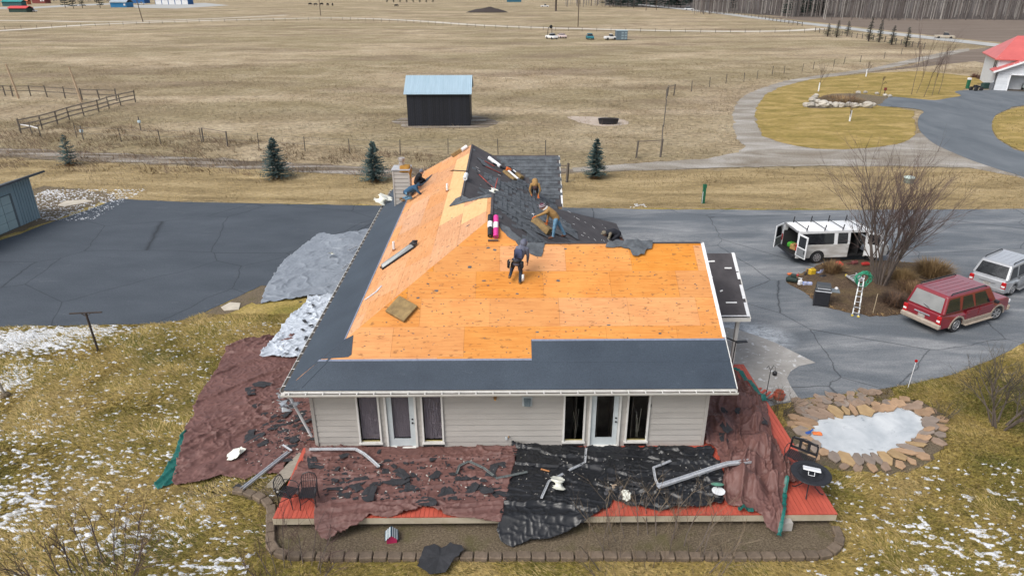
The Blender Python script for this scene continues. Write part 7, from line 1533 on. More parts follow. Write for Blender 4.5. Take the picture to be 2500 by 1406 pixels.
# spruces
M_needle = mk('spruce_blue', (.085, .135, .130), (.030, .058, .056), scale=1.6, rough=.9, objvar=.12); M_needle_d = mk('spruce_dark', (.022, .042, .032), (.010, .020, .016), scale=.8, rough=.95, objvar=.2)
def spruce_mesh(h, r, seed, whorls=24, nb=12, nl=7, mat=None, leaf=.16):
    rn = random.Random(seed); m = MB()
    for w in range(whorls):
        t = (w + .3) / whorls; z = h * (.10 + .90 * t); R_ = r * (1 - t) ** .82 * rn.uniform(.82, 1.12) + .04
        for b in range(max(4, int(nb * (1 - .5 * t)))):
            a = rn.uniform(0, 6.28); R2 = R_ * rn.uniform(.72, 1.12); dr = rn.uniform(.10, .32)
            for k in range(nl):
                f = (k + 1) / nl; rr = R2 * f; x, y = rr * math.cos(a), rr * math.sin(a); zz2 = z - dr * rr + .10 * rr * f * f * 2 + rn.uniform(-.03, .03); s = leaf * h / 3.4 * (1.15 - .55 * f) * rn.uniform(.7, 1.2); c2 = a + rn.uniform(-.5, .5); ux, uy = math.cos(c2), math.sin(c2); px, py = -uy, ux
                for sg in (-1, 1): m.add([(x - ux * s * .4, y - uy * s * .4, zz2), (x + px * sg * s * .75 + ux * s * .3, y + py * sg * s * .75 + uy * s * .3, zz2 - s * rn.uniform(.05, .5)), (x + ux * s, y + uy * s, zz2 + s * rn.uniform(0, .35))], [(0, 1, 2)])
    for k in range(30): a = rn.uniform(0, 6.28); m.add([(0, 0, h), (.05 * math.cos(a), .05 * math.sin(a), h * .94), (.02 * math.cos(a + 1), .02 * math.sin(a + 1), h * (1 + .03 * rn.random()))], [(0, 1, 2)])
    return m.mesh('crown', mat or M_needle)
trk = MB(); trk.tube([(0, 0, -.05), (0, 0, 1)], [.05, .01], 7); trk = trk.mesh('trunk', M_bark)
for k, (u, v, top_, rad, lb) in enumerate([(172, 405, 329, 1.15, 'sparse small blue spruce at the far left behind the driveway'), (677, 437, 336, 1.62, 'blue spruce second from the left behind the driveway'), (916, 444, 345, 1.45, 'blue spruce just left of the chimney'), (1453, 436, 338, 1.2, 'slim blue spruce right of the shingled roof')]):
    p = at(u, v); h_ = atY(u, top_, p.y).z; t_ = thing('spruce_tree', lb, 'tree', p, k, 'blue spruces behind the driveway'); inst('crown', spruce_mesh(h_, rad, 40 + k, 26 if k else 18, 13 if k else 8, 8), t_); inst('trunk', trk, t_, sc=(1, 1, h_ * .95))
    tuft('grass_clump', ['dry grass round the foot of the far left spruce', 'dry grass round the foot of the second spruce', 'dry grass round the foot of the spruce left of the chimney', 'dry grass round the foot of the spruce right of the roof'][k], p, 260, .42, .7, .012, DG, 60 + k, rad=.45)
# ---------------------------------------------------------------- grass blades (real geometry, uncountable)
def blades(name, label, poly, n, L, w, mats, seed, probs=None, comb=(.6, -.4), keep=None, zb=.012, holes=(), clump=0.0):
    rs = np.random.RandomState(seed); P = np.array([(p[0], p[1]) for p in poly]); x0, y0 = P.min(0); x1, y1 = P.max(0); X = rs.uniform(x0, x1, n * 2); Y = rs.uniform(y0, y1, n * 2); ok = inside(X, Y, [tuple(p) for p in P])
    for hpoly in holes: ok &= ~inside(X, Y, [(p[0], p[1]) for p in hpoly])
    if keep is not None: ok &= keep(X, Y, rs)
    if clump: ok &= fbm(X * clump, Y * clump, seed + 3, 3) + rs.uniform(-.12, .12, len(X)) > .5
    X = X[ok][:n]; Y = Y[ok][:n]; k = len(X); a = rs.uniform(0, 6.28, k); l = L * rs.uniform(.5, 1.2, k); cm = fbm(X * .7, Y * .7, seed + 9, 2) * 5; dx = np.cos(a) * .55 + comb[0] * np.cos(cm); dy = np.sin(a) * .55 + comb[1] * np.sin(cm)
    hz = rs.uniform(.25, .9, k); sx = -dy * w; sy = dx * w; V = np.empty((k, 3, 3)); V[:, 0] = np.stack([X - sx, Y - sy, np.full(k, zb)], 1); V[:, 1] = np.stack([X + sx, Y + sy, np.full(k, zb)], 1); V[:, 2] = np.stack([X + dx * l, Y + dy * l, zb + hz * l], 1)
    me = bpy.data.meshes.new(name); me.vertices.add(k * 3); me.vertices.foreach_set('co', V.ravel()); me.loops.add(k * 3); me.loops.foreach_set('vertex_index', np.arange(k * 3, dtype=np.int32)); me.polygons.add(k); me.polygons.foreach_set('loop_start', np.arange(k, dtype=np.int32) * 3)
    for m_ in mats: me.materials.append(m_)
    me.polygons.foreach_set('material_index', rs.choice(len(mats), k, p=probs).astype(np.int32)); me.update(); me.validate()
    o = bpy.data.objects.new(name, me); col.objects.link(o); return stuff(o, label, 'grass')
LG = [MATS['lawn_grass'], mk('blade_straw', (.58, .44, .20), (.42, .30, .12), scale=.8, coord='world', rough=.95), mk('blade_olive', (.12, .125, .024), (.075, .08, .016), scale=.8, coord='world', rough=.95)]
houseP = [(-6.9, 16.1), (10, 16.1), (10, 44), (-6.9, 44)]; bedP = [(p.x, p.y) for p in bed]; margins = [drv, houseP, bedP, ring, o1, o2]
blades('lawn_grass', 'short yellow-olive winter grass of the house lawn', [(-27, 12.5), (27, 12.5), (27, 31), (-27, 31)], 360000, .19, .013, LG, 5, [.50, .36, .14], holes=margins)
blades('verge_grass', 'dry tan grass of the verge behind the driveway', [(p.x, p.y) for p in ats([(0, 475), (290, 489), (650, 500), (920, 505), (1380, 511), (2500, 514), (2500, 420), (1700, 420), (1400, 426), (960, 436), (600, 416), (0, 390)])], 60000, .16, .016, [MATS['dry_verge'], LG[1], DG[1]], 6, [.6, .25, .15])
FB = [MATS['pasture'], mk('field_straw', (.40, .31, .19), (.30, .22, .125), scale=.3, coord='world', rough=.95), mk('field_brown', (.15, .10, .065), (.10, .07, .045), scale=.3, coord='world', rough=.95)]
blades('pasture_grass', 'long dead pasture grass in ragged clumps', [(-95, 52), (95, 56), (140, 150), (-140, 150)], 150000, .42, .030, FB, 7, [.45, .37, .18], comb=(.3, -.2), clump=.35, holes=[[(p.x, p.y) for p in ats(grav)], [(p.x, p.y) for p in ats(isl)], [(p.x, p.y) for p in ats(ndr)]])
blades('weed_strip', 'brown dead weeds along the wire fence beside the track', [(-60, 62), (-22, 58), (5, 57.5), (5, 62), (-20, 70), (-60, 88)], 26000, .65, .03, [FB[2], FB[1], DG[2]], 8, [.5, .25, .25], clump=.5)
# ---------------------------------------------------------------- thawing snow
M_snow = mk('snow_mat', (.64, .66, .69), (.52, .54, .57), scale=3, rough=.6, bump=.3, coord='world')
def snow(name, label, x0, x1, y0, y1, blobs, seed, res=.045, f=(2.2, 4.2), holes=()):
    nx = int((x1 - x0) / res); ny = int((y1 - y0) / res); X, Y = np.meshgrid(x0 + np.arange(nx) * res, y0 + np.arange(ny) * res); D = np.zeros(X.shape) - .5
    for (u, v), ru, rv, s in blobs:
        c_ = at(u, v); e = at(u + ru, v); g = at(u, v - rv); D = np.maximum(D, s * np.exp(-(((X - c_.x) / abs(e.x - c_.x)) ** 2 + ((Y - c_.y) / abs(g.y - c_.y)) ** 2)) - .5)
    w = fbm(X * .8, Y * .8, seed + 5, 2) * 1.5; N = fbm(X * f[0] + w, Y * f[1] + w + X * .9, seed, 4, .55); Hh = (N + D * .62 - .40) * .35
    for hp in holes: Hh[inside(X, Y, [(p[0], p[1]) for p in hp])] = -1
    Z = .018 + np.clip(Hh, -.02, .035); on = Hh > -.004; cell = on[:-1, :-1] | on[1:, :-1] | on[:-1, 1:] | on[1:, 1:]; used = np.zeros(X.shape, bool)
    for dy in (0, 1):
        for dx in (0, 1): used[dy:ny - 1 + dy, dx:nx - 1 + dx] |= cell
    idx = -np.ones(X.shape, int); idx[used] = np.arange(used.sum()); J = np.argwhere(cell); m = MB(); m.V = np.stack([X[used], Y[used], Z[used]], 1).tolist(); m.F = [(int(idx[j, i]), int(idx[j, i + 1]), int(idx[j + 1, i + 1]), int(idx[j + 1, i])) for j, i in J]; m.M = [0] * len(m.F)
    return stuff(m.build(name, M_snow, smooth=True), label, 'snow')
snow('snow_patches', 'thin thawing snow on the lawn left of the house', -27, -7.3, 12.6, 30.2, [((60, 830), 150, 30, .74), ((190, 810), 110, 13, .78), ((20, 930), 55, 45, .50), ((230, 1150), 120, 55, .20), ((60, 1050), 80, 60, .19), ((300, 1310), 210, 65, .25), ((560, 1390), 150, 40, .28), ((20, 1250), 120, 100, .32)], 3, .032, (5.5, 11), holes=[drv, o1, o2, bedP])
snow('snow_patches', 'flecks of thawing snow on the lawn at the lower right', 8.5, 26, 12.6, 19.2, [((2390, 1340), 130, 45, .19), ((2250, 1295), 60, 30, .19), ((2450, 1400), 160, 35, .22), ((2200, 1400), 100, 25, .16)], 9, .034, (5, 9), holes=[bedP, ring])
snow('snow_patches', 'grey slushy snow on the gravel beside the blue garage', -37, -29, 46, 54, [((118, 470), 40, 9, .16), ((150, 478), 30, 8, .08)], 14, .05, (9, 14)).location.z = .02
# ================================================================ fences, poles and everything beyond the pasture
M_post = mk('post_weathered', (.13, .11, .092), (.08, .07, .06), scale=5, rough=.95); M_rail = mk('rail_weathered', (.20, .165, .13), (.13, .105, .085), scale=5, rough=.95); M_wire = mk('wire_grey', (.14, .13, .12), scale=4)
def fence(name, label, pts, n, h, post=.07, rails=(), railw=.05, wire=(), pm_=None, rm=None, pts_exact=False):
    P = [Vector(p) for p in pts]; o0 = P[0]; t = thing(name, label, 'fence', o0, 0, 'fences round the pastures'); m = MB(); m.box((0, 0, .5), (post, post, 1.0)); me = m.mesh('post', pm_ or M_post); L = [0]
    for a, b in zip(P[:-1], P[1:]): L.append(L[-1] + (b - a).length)
    q = []; rn = random.Random(n)
    for k in range(n):
        s = L[-1] * k / max(1, n - 1)
        for i in range(len(P) - 1):
            if s <= L[i + 1] + 1e-6: q.append(P[i].lerp(P[i + 1], (s - L[i]) / max(1e-6, L[i + 1] - L[i]))); break
    if pts_exact: q = P
    for p in q: inst('post', me, t, p - o0, (rn.uniform(-.05, .05), rn.uniform(-.05, .05), rn.random()), (1, 1, h * rn.uniform(.92, 1.08)))
    for z in rails:
        for a, b in zip(q[:-1], q[1:]): m = MB(); m.bar(a - o0 + Vector((0, 0, h * z)), b - o0 + Vector((0, 0, h * z)), .04, railw * 2); m.build('rail', rm or M_rail, t)
    for z in wire: m = MB(); m.tube([p - o0 + Vector((0, 0, h * z)) for p in q], .012, 3); m.build('wire', M_wire, t)
    return t
z1 = lambda pts: ats([(x * .336, y * .336) for x, y in pts])
fence('board_fence', 'weathered three-rail board fence running up the left pasture', z1([(155, 972), (365, 925), (540, 862), (700, 825), (845, 775), (985, 745)]), 9, 1.55, .12, (.30, .62, .95), .075, rm=mk('board_pale', (.32, .27, .22), (.22, .18, .145), scale=3))
fence('rail_fence', 'dark rail fence behind the two tall poles at far left', z1([(-120, 690), (40, 697), (95, 703), (225, 700), (345, 708), (475, 716), (600, 728), (725, 730), (850, 735)]), 9, 1.6, .14, (.5, .9), .05, rm=M_post, pts_exact=True)
for u, v, lb, ln in [(46, 241, 'tall pale leaning pole at the far left of the pasture', .45), (200, 251, 'tall pale leaning pole right of its twin in the pasture', .55)]:
    m = MB(); m.tube([(0, 0, -.2), (-ln * .5, 0, 2.5), (-ln, 0, 4.8)], [.16, .13, .10], 8); tag(m.build('wooden_pole', mk('pole_pale', (.42, .31, .21), (.32, .23, .15), scale=3), loc=at(u, v)), lb, 'pole')
fence('wire_fence', 'thin post-and-wire fence along the track in front of the pasture', ats([(188, 338), (205, 343), (297, 347), (393, 353), (493, 350), (556, 359), (633, 364), (745, 370), (854, 374), (977, 380), (1094, 376), (1216, 377), (1332, 380)]), 13, 1.5, .07, wire=(.5, .9), pts_exact=True)
fence('fence_brace', 'braced pair of posts in the wire fence at left', ats([(497, 347), (556, 358)]), 2, 1.6, .12, (.92,), .03)
fence('wire_fence', 'crooked wire fence climbing the pasture left of the gravel loop', ats([(1612, 384), (1616, 345), (1620, 310), (1624, 275), (1626, 245), (1630, 235)]), 6, 1.6, .08, wire=(.4, .7, .95), pts_exact=True)
fence('field_gate', 'wooden H-brace gate where the crooked fence meets the track', ats([(1553, 387), (1612, 384)]), 2, 1.8, .14, (.9,), .04); fence('fence_brace', 'pale braced posts at the top of the crooked fence', ats([(1627, 240), (1645, 234)]), 2, 1.7, .12, (.9,), .06, rm=MATS['board_pale'])
fence('post_rail', 'stub of rail fence right of the shingled gable', ats([(1355, 446), (1384, 446)]), 2, 1.7, .16, (.5, .85), .05); fence('white_gate', 'broken white gate at the near end of the board fence', z1([(150, 968), (232, 980), (300, 1000)]), 3, 1.3, .08, (.75,), .05, rm=wm)
for u, v, lb in [(344, 318, 'pale blue insulator post in the left pasture'), (204, 342, 'short post with a white cap beside the sparse spruce')]:
    m = MB(); m.cyl((0, 0, 0), (0, 0, 1.5), .06, 6); t_ = thing('marker_post', lb, 'post', at(u, v)); m.build('post', M_post, t_); m = MB(); m.cbox((0, 0, .95), (.35, .2, .3), .05); m.build('cap', mk('pale_blue', (.42, .52, .58), scale=4), t_)
fence('pasture_fence', 'long far wire fence beside the ranch lane', ats([(-200, 82), (200, 66), (480, 56), (840, 50), (1000, 57), (1180, 69), (1400, 77), (1700, 81), (2000, 81)]), 74, 1.3, .10, wire=(.9,)); fence('roadside_fence', 'dark board fence along the county road', ats([(1712, 29), (1800, 37), (1850, 45), (1900, 54), (1958, 65)]), 26, 1.5, .2, (.55, .95), .07, rm=M_post)
fence('roadside_fence', 'dark post fence below the county road near the little conifers', ats([(1990, 79), (2080, 92), (2170, 105), (2255, 120)]), 22, 1.5, .18, (.7,), .05, rm=M_post); fence('meadow_fence', 'line of fence posts beyond the gravel loop', z1([(-80 + 4940, 655)]) and ats([(1688, 224), (1732, 213), (1772, 205), (1816, 200), (1848, 193), (1885, 183), (1914, 181), (1958, 176), (1985, 170), (2035, 163), (2060, 158), (2100, 153), (2158, 144), (2200, 134)]), 14, 1.5, .09, pts_exact=True)
# power poles
def ppole(u, v, h, label, lean=0.0):
    t = thing('power_pole', label, 'power pole', at(u, v), 0, 'power poles'); m = MB(); m.tube([(0, 0, 0), (lean, 0, h)], [.2, .14], 7); m.build('pole', mk('pole_dark', (.10, .07, .05), scale=2), t); m = MB(); m.box((lean, 0, h - .6), (2.4, .14, .14)); m.build('crossarm', MATS['pole_dark'], t); return t
ppole(349, 54, 13, 'leaning power pole in front of the blue farm buildings', -1.2); ppole(783, 39, 13, 'power pole by the ranch lane left of centre'); ppole(1411, 66, 14, 'pale power pole beyond the ranch lane at centre'); ppole(1577, 27, 14, 'left power pole of a pair before the conifers'); ppole(1602, 26, 14, 'right power pole of a pair before the conifers')
# dirt mound, far machines
m = MB(); n = 26; vs = []
for j in range(9):
    for k in range(n):
        a = 2 * math.pi * k / n; r = 1 - j / 9; vs.append((11 * r * math.cos(a) * (1.25 if math.cos(a) < 0 else 1), 6 * r * math.sin(a), 3.0 * (1 - r) ** .8 * (.75 + .5 * float(fbm(np.array([math.cos(a) * r * 4 + 9]), np.array([math.sin(a) * r * 4]), 5)[0]))))
vs.append((0, 0, 3.0)); m.add(vs, [(j * n + k, j * n + (k + 1) % n, (j + 1) * n + (k + 1) % n, (j + 1) * n + k) for j in range(8) for k in range(n)] + [(8 * n + k, 8 * n + (k + 1) % n, 9 * n) for k in range(n)]); tag(m.build('soil_mound', mk('soil_dark', (.045, .035, .032), scale=1, rough=.95), loc=at(1195, 31), smooth=True), 'dark soil mound in the far field', 'mound')
def farcar(label, u, v, rz, paint, kind='car', name='parked_car', L=4.6, H=1.5):
    t = thing(name, label, 'truck' if kind == 'pickup' else 'car', at(u, v), rz, 'far-off vehicles'); W = 1.85; h = W / 2; x = L / 2
    prof = [(-x, .35), (-x, .95), (-x * .95, 1.0), (x * .45, 1.0), (x * .95, .9), (x, .7), (x, .35)]; m = MB(); m.ext([(a, -h, z) for a, z in prof], (0, W, 0)); m.build('body', paint, t, bevel=.08)
    c0, c1, c2, c3 = (-x * .85, -x * .6, x * .15, x * .42) if kind == 'car' else (-x * .15, -x * .1, x * .22, x * .45); m = MB(); m.hexa([(c0, -h + .05, .98), (c3, -h + .05, .98), (c3, h - .05, .98), (c0, h - .05, .98)], [(c1, -h + .25, H + .1), (c2, -h + .25, H + .1), (c2, h - .25, H + .1), (c1, h - .25, H + .1)]); cb = m.build('cabin', M_vglass, t, bevel=.05)
    m = MB(); m.box(((c1 + c2) / 2, 0, H + .13), (c2 - c1 + .1, W - .4, .06)); m.build('roof', paint, cb)
    for sx in (-.6, .6):
        for sy in (-1, 1): m = MB(); m.cyl((x * sx, sy * (h - .2), .35), (x * sx, sy * (h + .02), .35), .35, 12); m.build('wheel', M_tyre, t)
    return t
f_white = mk('far_white', (.7, .7, .7), scale=2, rough=.4)
c_ = farcar('white truck with a spare tyre raised on its frame in the far pasture', 1347, 96, R(-60), f_white, 'pickup', 'field_truck', 4.4); m = MB(); [m.bar((-1.2, s, 1), (-1.0, s * .8, 3.2), .12, .12) for s in (-.8, .8)]; m.bar((-1, -.7, 3.2), (-1, .7, 3.2), .12, .12); m.cyl((-1.1, .3, 3.4), (-.85, .3, 3.4), .5, 12); m.build('frame', M_black, c_)
farcar('small white and red car beside the truck in the far pasture', 1372, 94, R(-70), mk('far_pinkwhite', (.62, .5, .48), scale=2), 'car', L=3.2, H=1.2); farcar('teal car alone in the far pasture', 1440, 97, R(-85), mk('far_teal', (.02, .16, .20), scale=2), 'car', L=3.4); farcar('white farm cart left of the grey container', 1490, 98, R(10), f_white, 'pickup', 'farm_cart', 3.6); farcar('white pickup parked by the lone pine', 1330, 18, R(0), f_white, 'pickup', 'pickup_truck', 6.0, 1.9); farcar('white van parked by the bare wood', 1682, 25, 0, f_white, 'car', 'parked_van', 5.5, 2.0)
farcar('tan pickup driving along the county road', 2305, 95, R(-22), mk('far_tan', (.40, .35, .28), scale=2), 'pickup', 'pickup_truck', 5.4, 1.7); farcar('white pickup in front of the blue farm buildings', 345, 12, R(20), f_white, 'pickup', 'pickup_truck', 6.0, 1.9); farcar('white trailer by the red-roofed machines', 80, 30, 0, f_white, 'car', 'trailer', 5, 2)
ct = thing('shipping_container', 'blue-grey container with window panels in the far pasture', 'container', at(1518, 99)); m = MB(); m.box((0, 1.6, 1.35), (3.2, 3.2, 2.5)); bxx = m.build('shell', mk('cont_grey', (.10, .14, .17), (.07, .1, .125), scale=2), ct); m = MB(); m.box((0, 1.6, 2.64), (3.4, 3.4, .08)); m.build('roof', mk('cont_roof', (.33, .42, .46), scale=2), ct)
for i in range(2):
    for j in range(3): m = MB(); m.box((.15 + i * .95, -.02, .55 + j * .75), (.7, .06, .5)); m.build('panel', mk('cont_panel', (.20, .27, .31), scale=2), bxx)
# farm buildings on the horizon
def shed(label, u, v, w, d, h, wall, roof_, rise=1.5, name='farm_shed', win=0, rz=0.0, doors=0, dm=None):
    t = thing(name, label, 'building', at(u, v), rz, 'farm buildings on the horizon'); m = MB(); m.box((0, d / 2, h / 2), (w, d, h)); b = m.build('wall', wall, t); m = MB(); o_ = .5
    m.hexa([(-w / 2 - o_, -o_, h - .1), (w / 2 + o_, -o_, h - .1), (w / 2 + o_, d / 2, h + rise), (-w / 2 - o_, d / 2, h + rise)], [(-w / 2 - o_, -o_, h + .1), (w / 2 + o_, -o_, h + .1), (w / 2 + o_, d / 2, h + rise + .2), (-w / 2 - o_, d / 2, h + rise + .2)]); m.hexa([(-w / 2 - o_, d / 2, h + rise), (w / 2 + o_, d / 2, h + rise), (w / 2 + o_, d + o_, h - .1), (-w / 2 - o_, d + o_, h - .1)], [(-w / 2 - o_, d / 2, h + rise + .2), (w / 2 + o_, d / 2, h + rise + .2), (w / 2 + o_, d + o_, h + .1), (-w / 2 - o_, d + o_, h + .1)]); m.build('roof', roof_, t)
    for k in range(doors): m = MB(); x = -w / 2 + (k + .5) * w / doors; m.box((x, -.05, h * .42), (w / doors * .88, .12, h * .8)); m.build('door', dm or f_white, b)
    for k in range(win): m = MB(); x = w / 2 - 1.2 - k * 2.0; m.box((x, -.08, h * .55), (1.2, .14, 1.2)); m.build('window', f_white, b)
    return t
Bl = mk('shed_blue', (.03, .20, .42), scale=2); Bl2 = mk('shed_blue_dark', (.02, .11, .30), scale=2); Gy = mk('shed_roof_grey', (.33, .38, .42), scale=1)
shed('small blue shed with a pale roof and open front on the horizon', 290, 19, 11, 10, 3.2, Bl, Gy, 2.4, doors=0, win=1); shed('long blue building with white garage doors on the horizon', 420, 12, 26, 10, 4.2, Bl2, Bl, 1.5, doors=5); shed('plain blue hall beside the white garage doors', 330, 9, 16, 10, 5, Bl2, Bl2, 1.5); shed('dark red barn far behind the left lane', 95, 9, 11, 8, 4, mk('barn_red', (.20, .045, .04), scale=1), mk('barn_roof_g', (.3, .28, .28), scale=1), 2, 'red_barn', win=2)
shed('low green shed with a bright red roof at far left', 44, 31, 10, 6, 2.2, mk('shed_green', (.03, .06, .05), scale=1), mk('roof_bright_red', (.55, .06, .06), scale=1), 1.0); shed('teal roofed shed at the far left edge', 30, 16, 14, 6, 3, mk('shed_tealw', (.03, .10, .11), scale=1), mk('roof_teal', (.02, .22, .22), scale=1), 1); shed('orange tent shelter beyond the red roof', 58, 12, 6, 5, 2.4, mk('tent_orange', (.5, .14, .06), scale=1), MATS['tent_orange'], 1.2); shed('small blue container on the far meadow', 1255, 6, 13, 4, 2.6, mk('cont_far_blue', (.03, .12, .18), scale=1), MATS['cont_far_blue'], .1)
# ---------------------------------------------------------------- cattle
def cow(label, u, v, rz, s=1.0):
    m = MB(); m.ell((0, 0, 1.0), (.95, .34, .42), nu=12, nv=8); m.ell((.55, 0, 1.02), (.42, .33, .44)); m.tube([(.75, 0, 1.15), (1.15, 0, .95), (1.3, 0, .7)], [.24, .17, .13], 8); m.ell((1.38, 0, .58), (.24, .12, .13)); m.tube([(-.92, 0, 1.2), (-1.02, 0, .6)], .04, 5)
    for x, y in ((.6, .2), (.6, -.2), (-.65, .2), (-.65, -.2)): m.tube([(x, y, .8), (x + .03, y, .4), (x - .02, y, 0)], [.15, .08, .065], 7)
    o = m.build('cow', mk('cow_black', (.015, .012, .012), scale=3), loc=at(u, v), smooth=True, rz=rz); o.scale = (s, s, s); tag(o, label, 'cow', 'cattle in the far fields')
cow('black cow standing alone left of the soil mound', 967, 18, .2, 1.3)
for k, (u, v) in enumerate([(757, 14), (770, 15), (785, 14), (800, 15), (812, 15)]): cow('brown-black cow in the loose row below the horizon', u, v, k * .4, 1.3)
# ---------------------------------------------------------------- far trees
fir = [spruce_mesh(16, 3.6, 80 + k, 15, 9, 4, M_needle_d, .20) for k in range(3)]; M_bark_d = mk('bark_dark', (.07, .05, .04), scale=2)
def firtree(label, u, v, h, w, k, group): t = thing('fir_tree', label, 'tree', at(u, v), k * 1.3, group); inst('crown', fir[k % 3], t, sc=(w, w, h / 16)); inst('trunk', trk, t, sc=(5, 5, h * .95))
rn = random.Random(41)
for k in range(26): firtree('dark fir in the dense stand left of the bare wood', 1478 + k * 8.4 + rn.uniform(-5, 5), rn.uniform(12, 21), rn.uniform(17, 26), rn.uniform(.8, 1.3), k, 'firs left of the bare wood')
for k in range(14): firtree('dark fir in the stand between the bare woods', 1925 + k * 6.2 + rn.uniform(-4, 4), rn.uniform(24, 41), rn.uniform(15, 22), rn.uniform(.7, 1.1), k, 'firs between the bare woods')
for u, v, lb in [(180, 22, 'left fir of the group before the red barn'), (202, 21, 'right fir of the group before the red barn'), (245, 20, 'fir standing just left of the blue shed'), (160, 20, 'thin fir at the lane near the red barn'), (1787, 27, 'single fir inside the bare wood')]: firtree(lb, u, v, 20, .8, int(u), 'single firs on the horizon')
for k in range(9): firtree('fir on the left horizon behind the farm buildings', 20 + k * 33 + rn.uniform(-9, 9), rn.uniform(1, 7), rn.uniform(18, 26), 1.2, k, 'firs on the left horizon')
for k in range(8): firtree('little fir in the row on the centre horizon', 945 + k * 16, 7, 6, .35, k, 'small firs in a far row')
pn_ = thing('pine_tree', 'lone dark pine with a bare trunk in the far meadow', 'tree', at(1357, 28)); inst('crown', fir[0], pn_, (0, 0, 5), sc=(1.6, 1.6, 1.0)); inst('trunk', trk, pn_, sc=(14, 14, 18))
for u, v, h_ in [(2020, 90, 4), (2042, 92, 5), (2068, 88, 4.5), (2120, 102, 6.5), (2145, 104, 6), (2176, 110, 5), (2211, 116, 5)]: firtree('small dark conifer in the row below the county road', u, v, h_, .36, int(u), 'young conifers along the county road')
# bare aspen woods: far-off mass of thin trunks
def wood(name, label, boxes, n, seed):
    rs = random.Random(seed); var = []
    for k in range(5):
        m = MB(); rn2 = random.Random(seed + k); h = 1.0; m.tube([(0, 0, 0), (rn2.uniform(-.02, .02), 0, .5), (rn2.uniform(-.04, .04), 0, 1)], [.011, .008, .002], 3, False)
        for b in range(26):
            z = rn2.uniform(.25, .95); a = rn2.uniform(0, 6.28); l = rn2.uniform(.06, .2) * (1.2 - z * .6); d = Vector((math.cos(a), math.sin(a), rn2.uniform(.7, 1.6))).normalized(); p = Vector((0, 0, z)); s_ = Vector((-math.sin(a), math.cos(a), 0)) * .0032; m.add([p - s_, p + s_, p + d * l], [(0, 1, 2)]); q = p + d * l * .5; d2 = (d + Vector((rn2.gauss(0, .7), rn2.gauss(0, .7), .3))).normalized(); m.add([q - s_ * .7, q + s_ * .7, q + d2 * l * .6], [(0, 1, 2)])
        var.append((np.array(m.V), m.F))
    V = []; F = []; M_ = []; off = 0
    for k in range(n):
        u0, u1, v0, v1 = rs.choice(boxes); p = at(rs.uniform(u0, u1), rs.uniform(v0, v1)); h = rs.uniform(14, 23); a = rs.uniform(0, 6.28); v, f = rs.choice(var); c, s = math.cos(a), math.sin(a); w = np.stack([(v[:, 0] * c - v[:, 1] * s) * h + p.x, (v[:, 0] * s + v[:, 1] * c) * h + p.y, v[:, 2] * h], 1); V.append(w); F += [tuple(i + off for i in q) for q in f]; mi_ = rs.choice((0, 0, 1)); M_ += [mi_] * len(f); off += len(v)
    m = MB(); m.V = np.concatenate(V).tolist(); m.F = F; m.M = M_; return stuff(m.build(name, [mk('aspen_brown', (.135, .115, .105), (.09, .075, .07), scale=.2), mk('aspen_pale', (.28, .26, .24), (.2, .185, .17), scale=.2)]), label, 'wood')
wood('bare_wood', 'grey-brown mass of leafless aspens along the top right', [(1690, 1930, 20, 36), (2000, 2520, 24, 50), (2100, 2560, 30, 52), (1900, 2100, 24, 44)], 900, 5); wood('bare_wood', 'thin leafless trees scattered on the left and centre horizon', [(90, 320, 0, 8), (1380, 1560, 8, 18), (500, 1300, -12, -4)], 220, 9)
struct(sheet('forest_floor', ats([(1480, 14), (1700, 26), (1900, 40), (2150, 50), (2700, 62), (3200, 62), (3200, -20), (1480, -20)]), .035, mk('forest_floor_m', (.075, .058, .048), (.045, .035, .03), scale=.1, coord='world', rough=.95)))
# far conifer hillside closing the view behind the wood
for k in range(60): firtree('fir in the dark back row behind the bare wood', 1480 + k * 18 + rn.uniform(-8, 8), rn.uniform(-8, 6), rn.uniform(20, 30), 1.9, k, 'back row of firs on the right horizon')
# ---------------------------------------------------------------- the neighbour's island: rocks, saplings, house
rk = thing('rock_border', 'ring of pale boulders round the island planting', 'boulders', at(2045, 258)); M_rock = mk('boulder', (.42, .39, .34), (.27, .245, .21), scale=2, rough=.9, bump=.4, objvar=.2); rn = random.Random(17)
struct(sheet('island_bed', rough_edge(smoothline(ats([(1968, 262), (1990, 243), (2030, 231), (2090, 230), (2150, 236), (2165, 240), (2140, 258), (2060, 264), (2000, 266)]), 4), .5, .1, 4), .05, MATS['bed_soil']))
for k, (u, v, s) in enumerate([(1968, 262, 1.1), (1980, 262, 1.2), (1991, 262, .8), (2009, 263, 1.7), (2039, 262, 1.2), (2054, 263, 1.1), (2071, 262, 1.2), (2085, 264, 1.2), (2102, 262, .8), (2117, 264, 1.5), (2132, 260, .8), (1982, 250, 1.2), (1996, 252, .9), (2010, 255, .9), (2025, 257, .8), (1988, 242, .9), (1992, 237, .8), (2095, 230, .8), (2112, 229, .7), (2140, 232, .7), (2160, 236, .7), (2172, 238, .7), (2049, 256, .6), (2080, 257, .6)]):
    m = MB(); m.ell((0, 0, .25 * s), (.5 * s, .42 * s, .34 * s), nu=9, nv=6); m.V = [(x * (1 + .16 * math.sin(i * 2.3 + k)), y * (1 + .16 * math.cos(i * 1.7)), z) for i, (x, y, z) in enumerate(m.V)]; p = at(u, v) - rk.location; m.build('boulder', M_rock, rk, loc=(p.x, p.y, .02), rz=rn.random() * 6)
tuft('shrub_heap', 'low dead perennials inside the boulder ring', at(2055, 246), 900, .7, .9, .02, DG, 71, cat='shrub', rad=3.0)
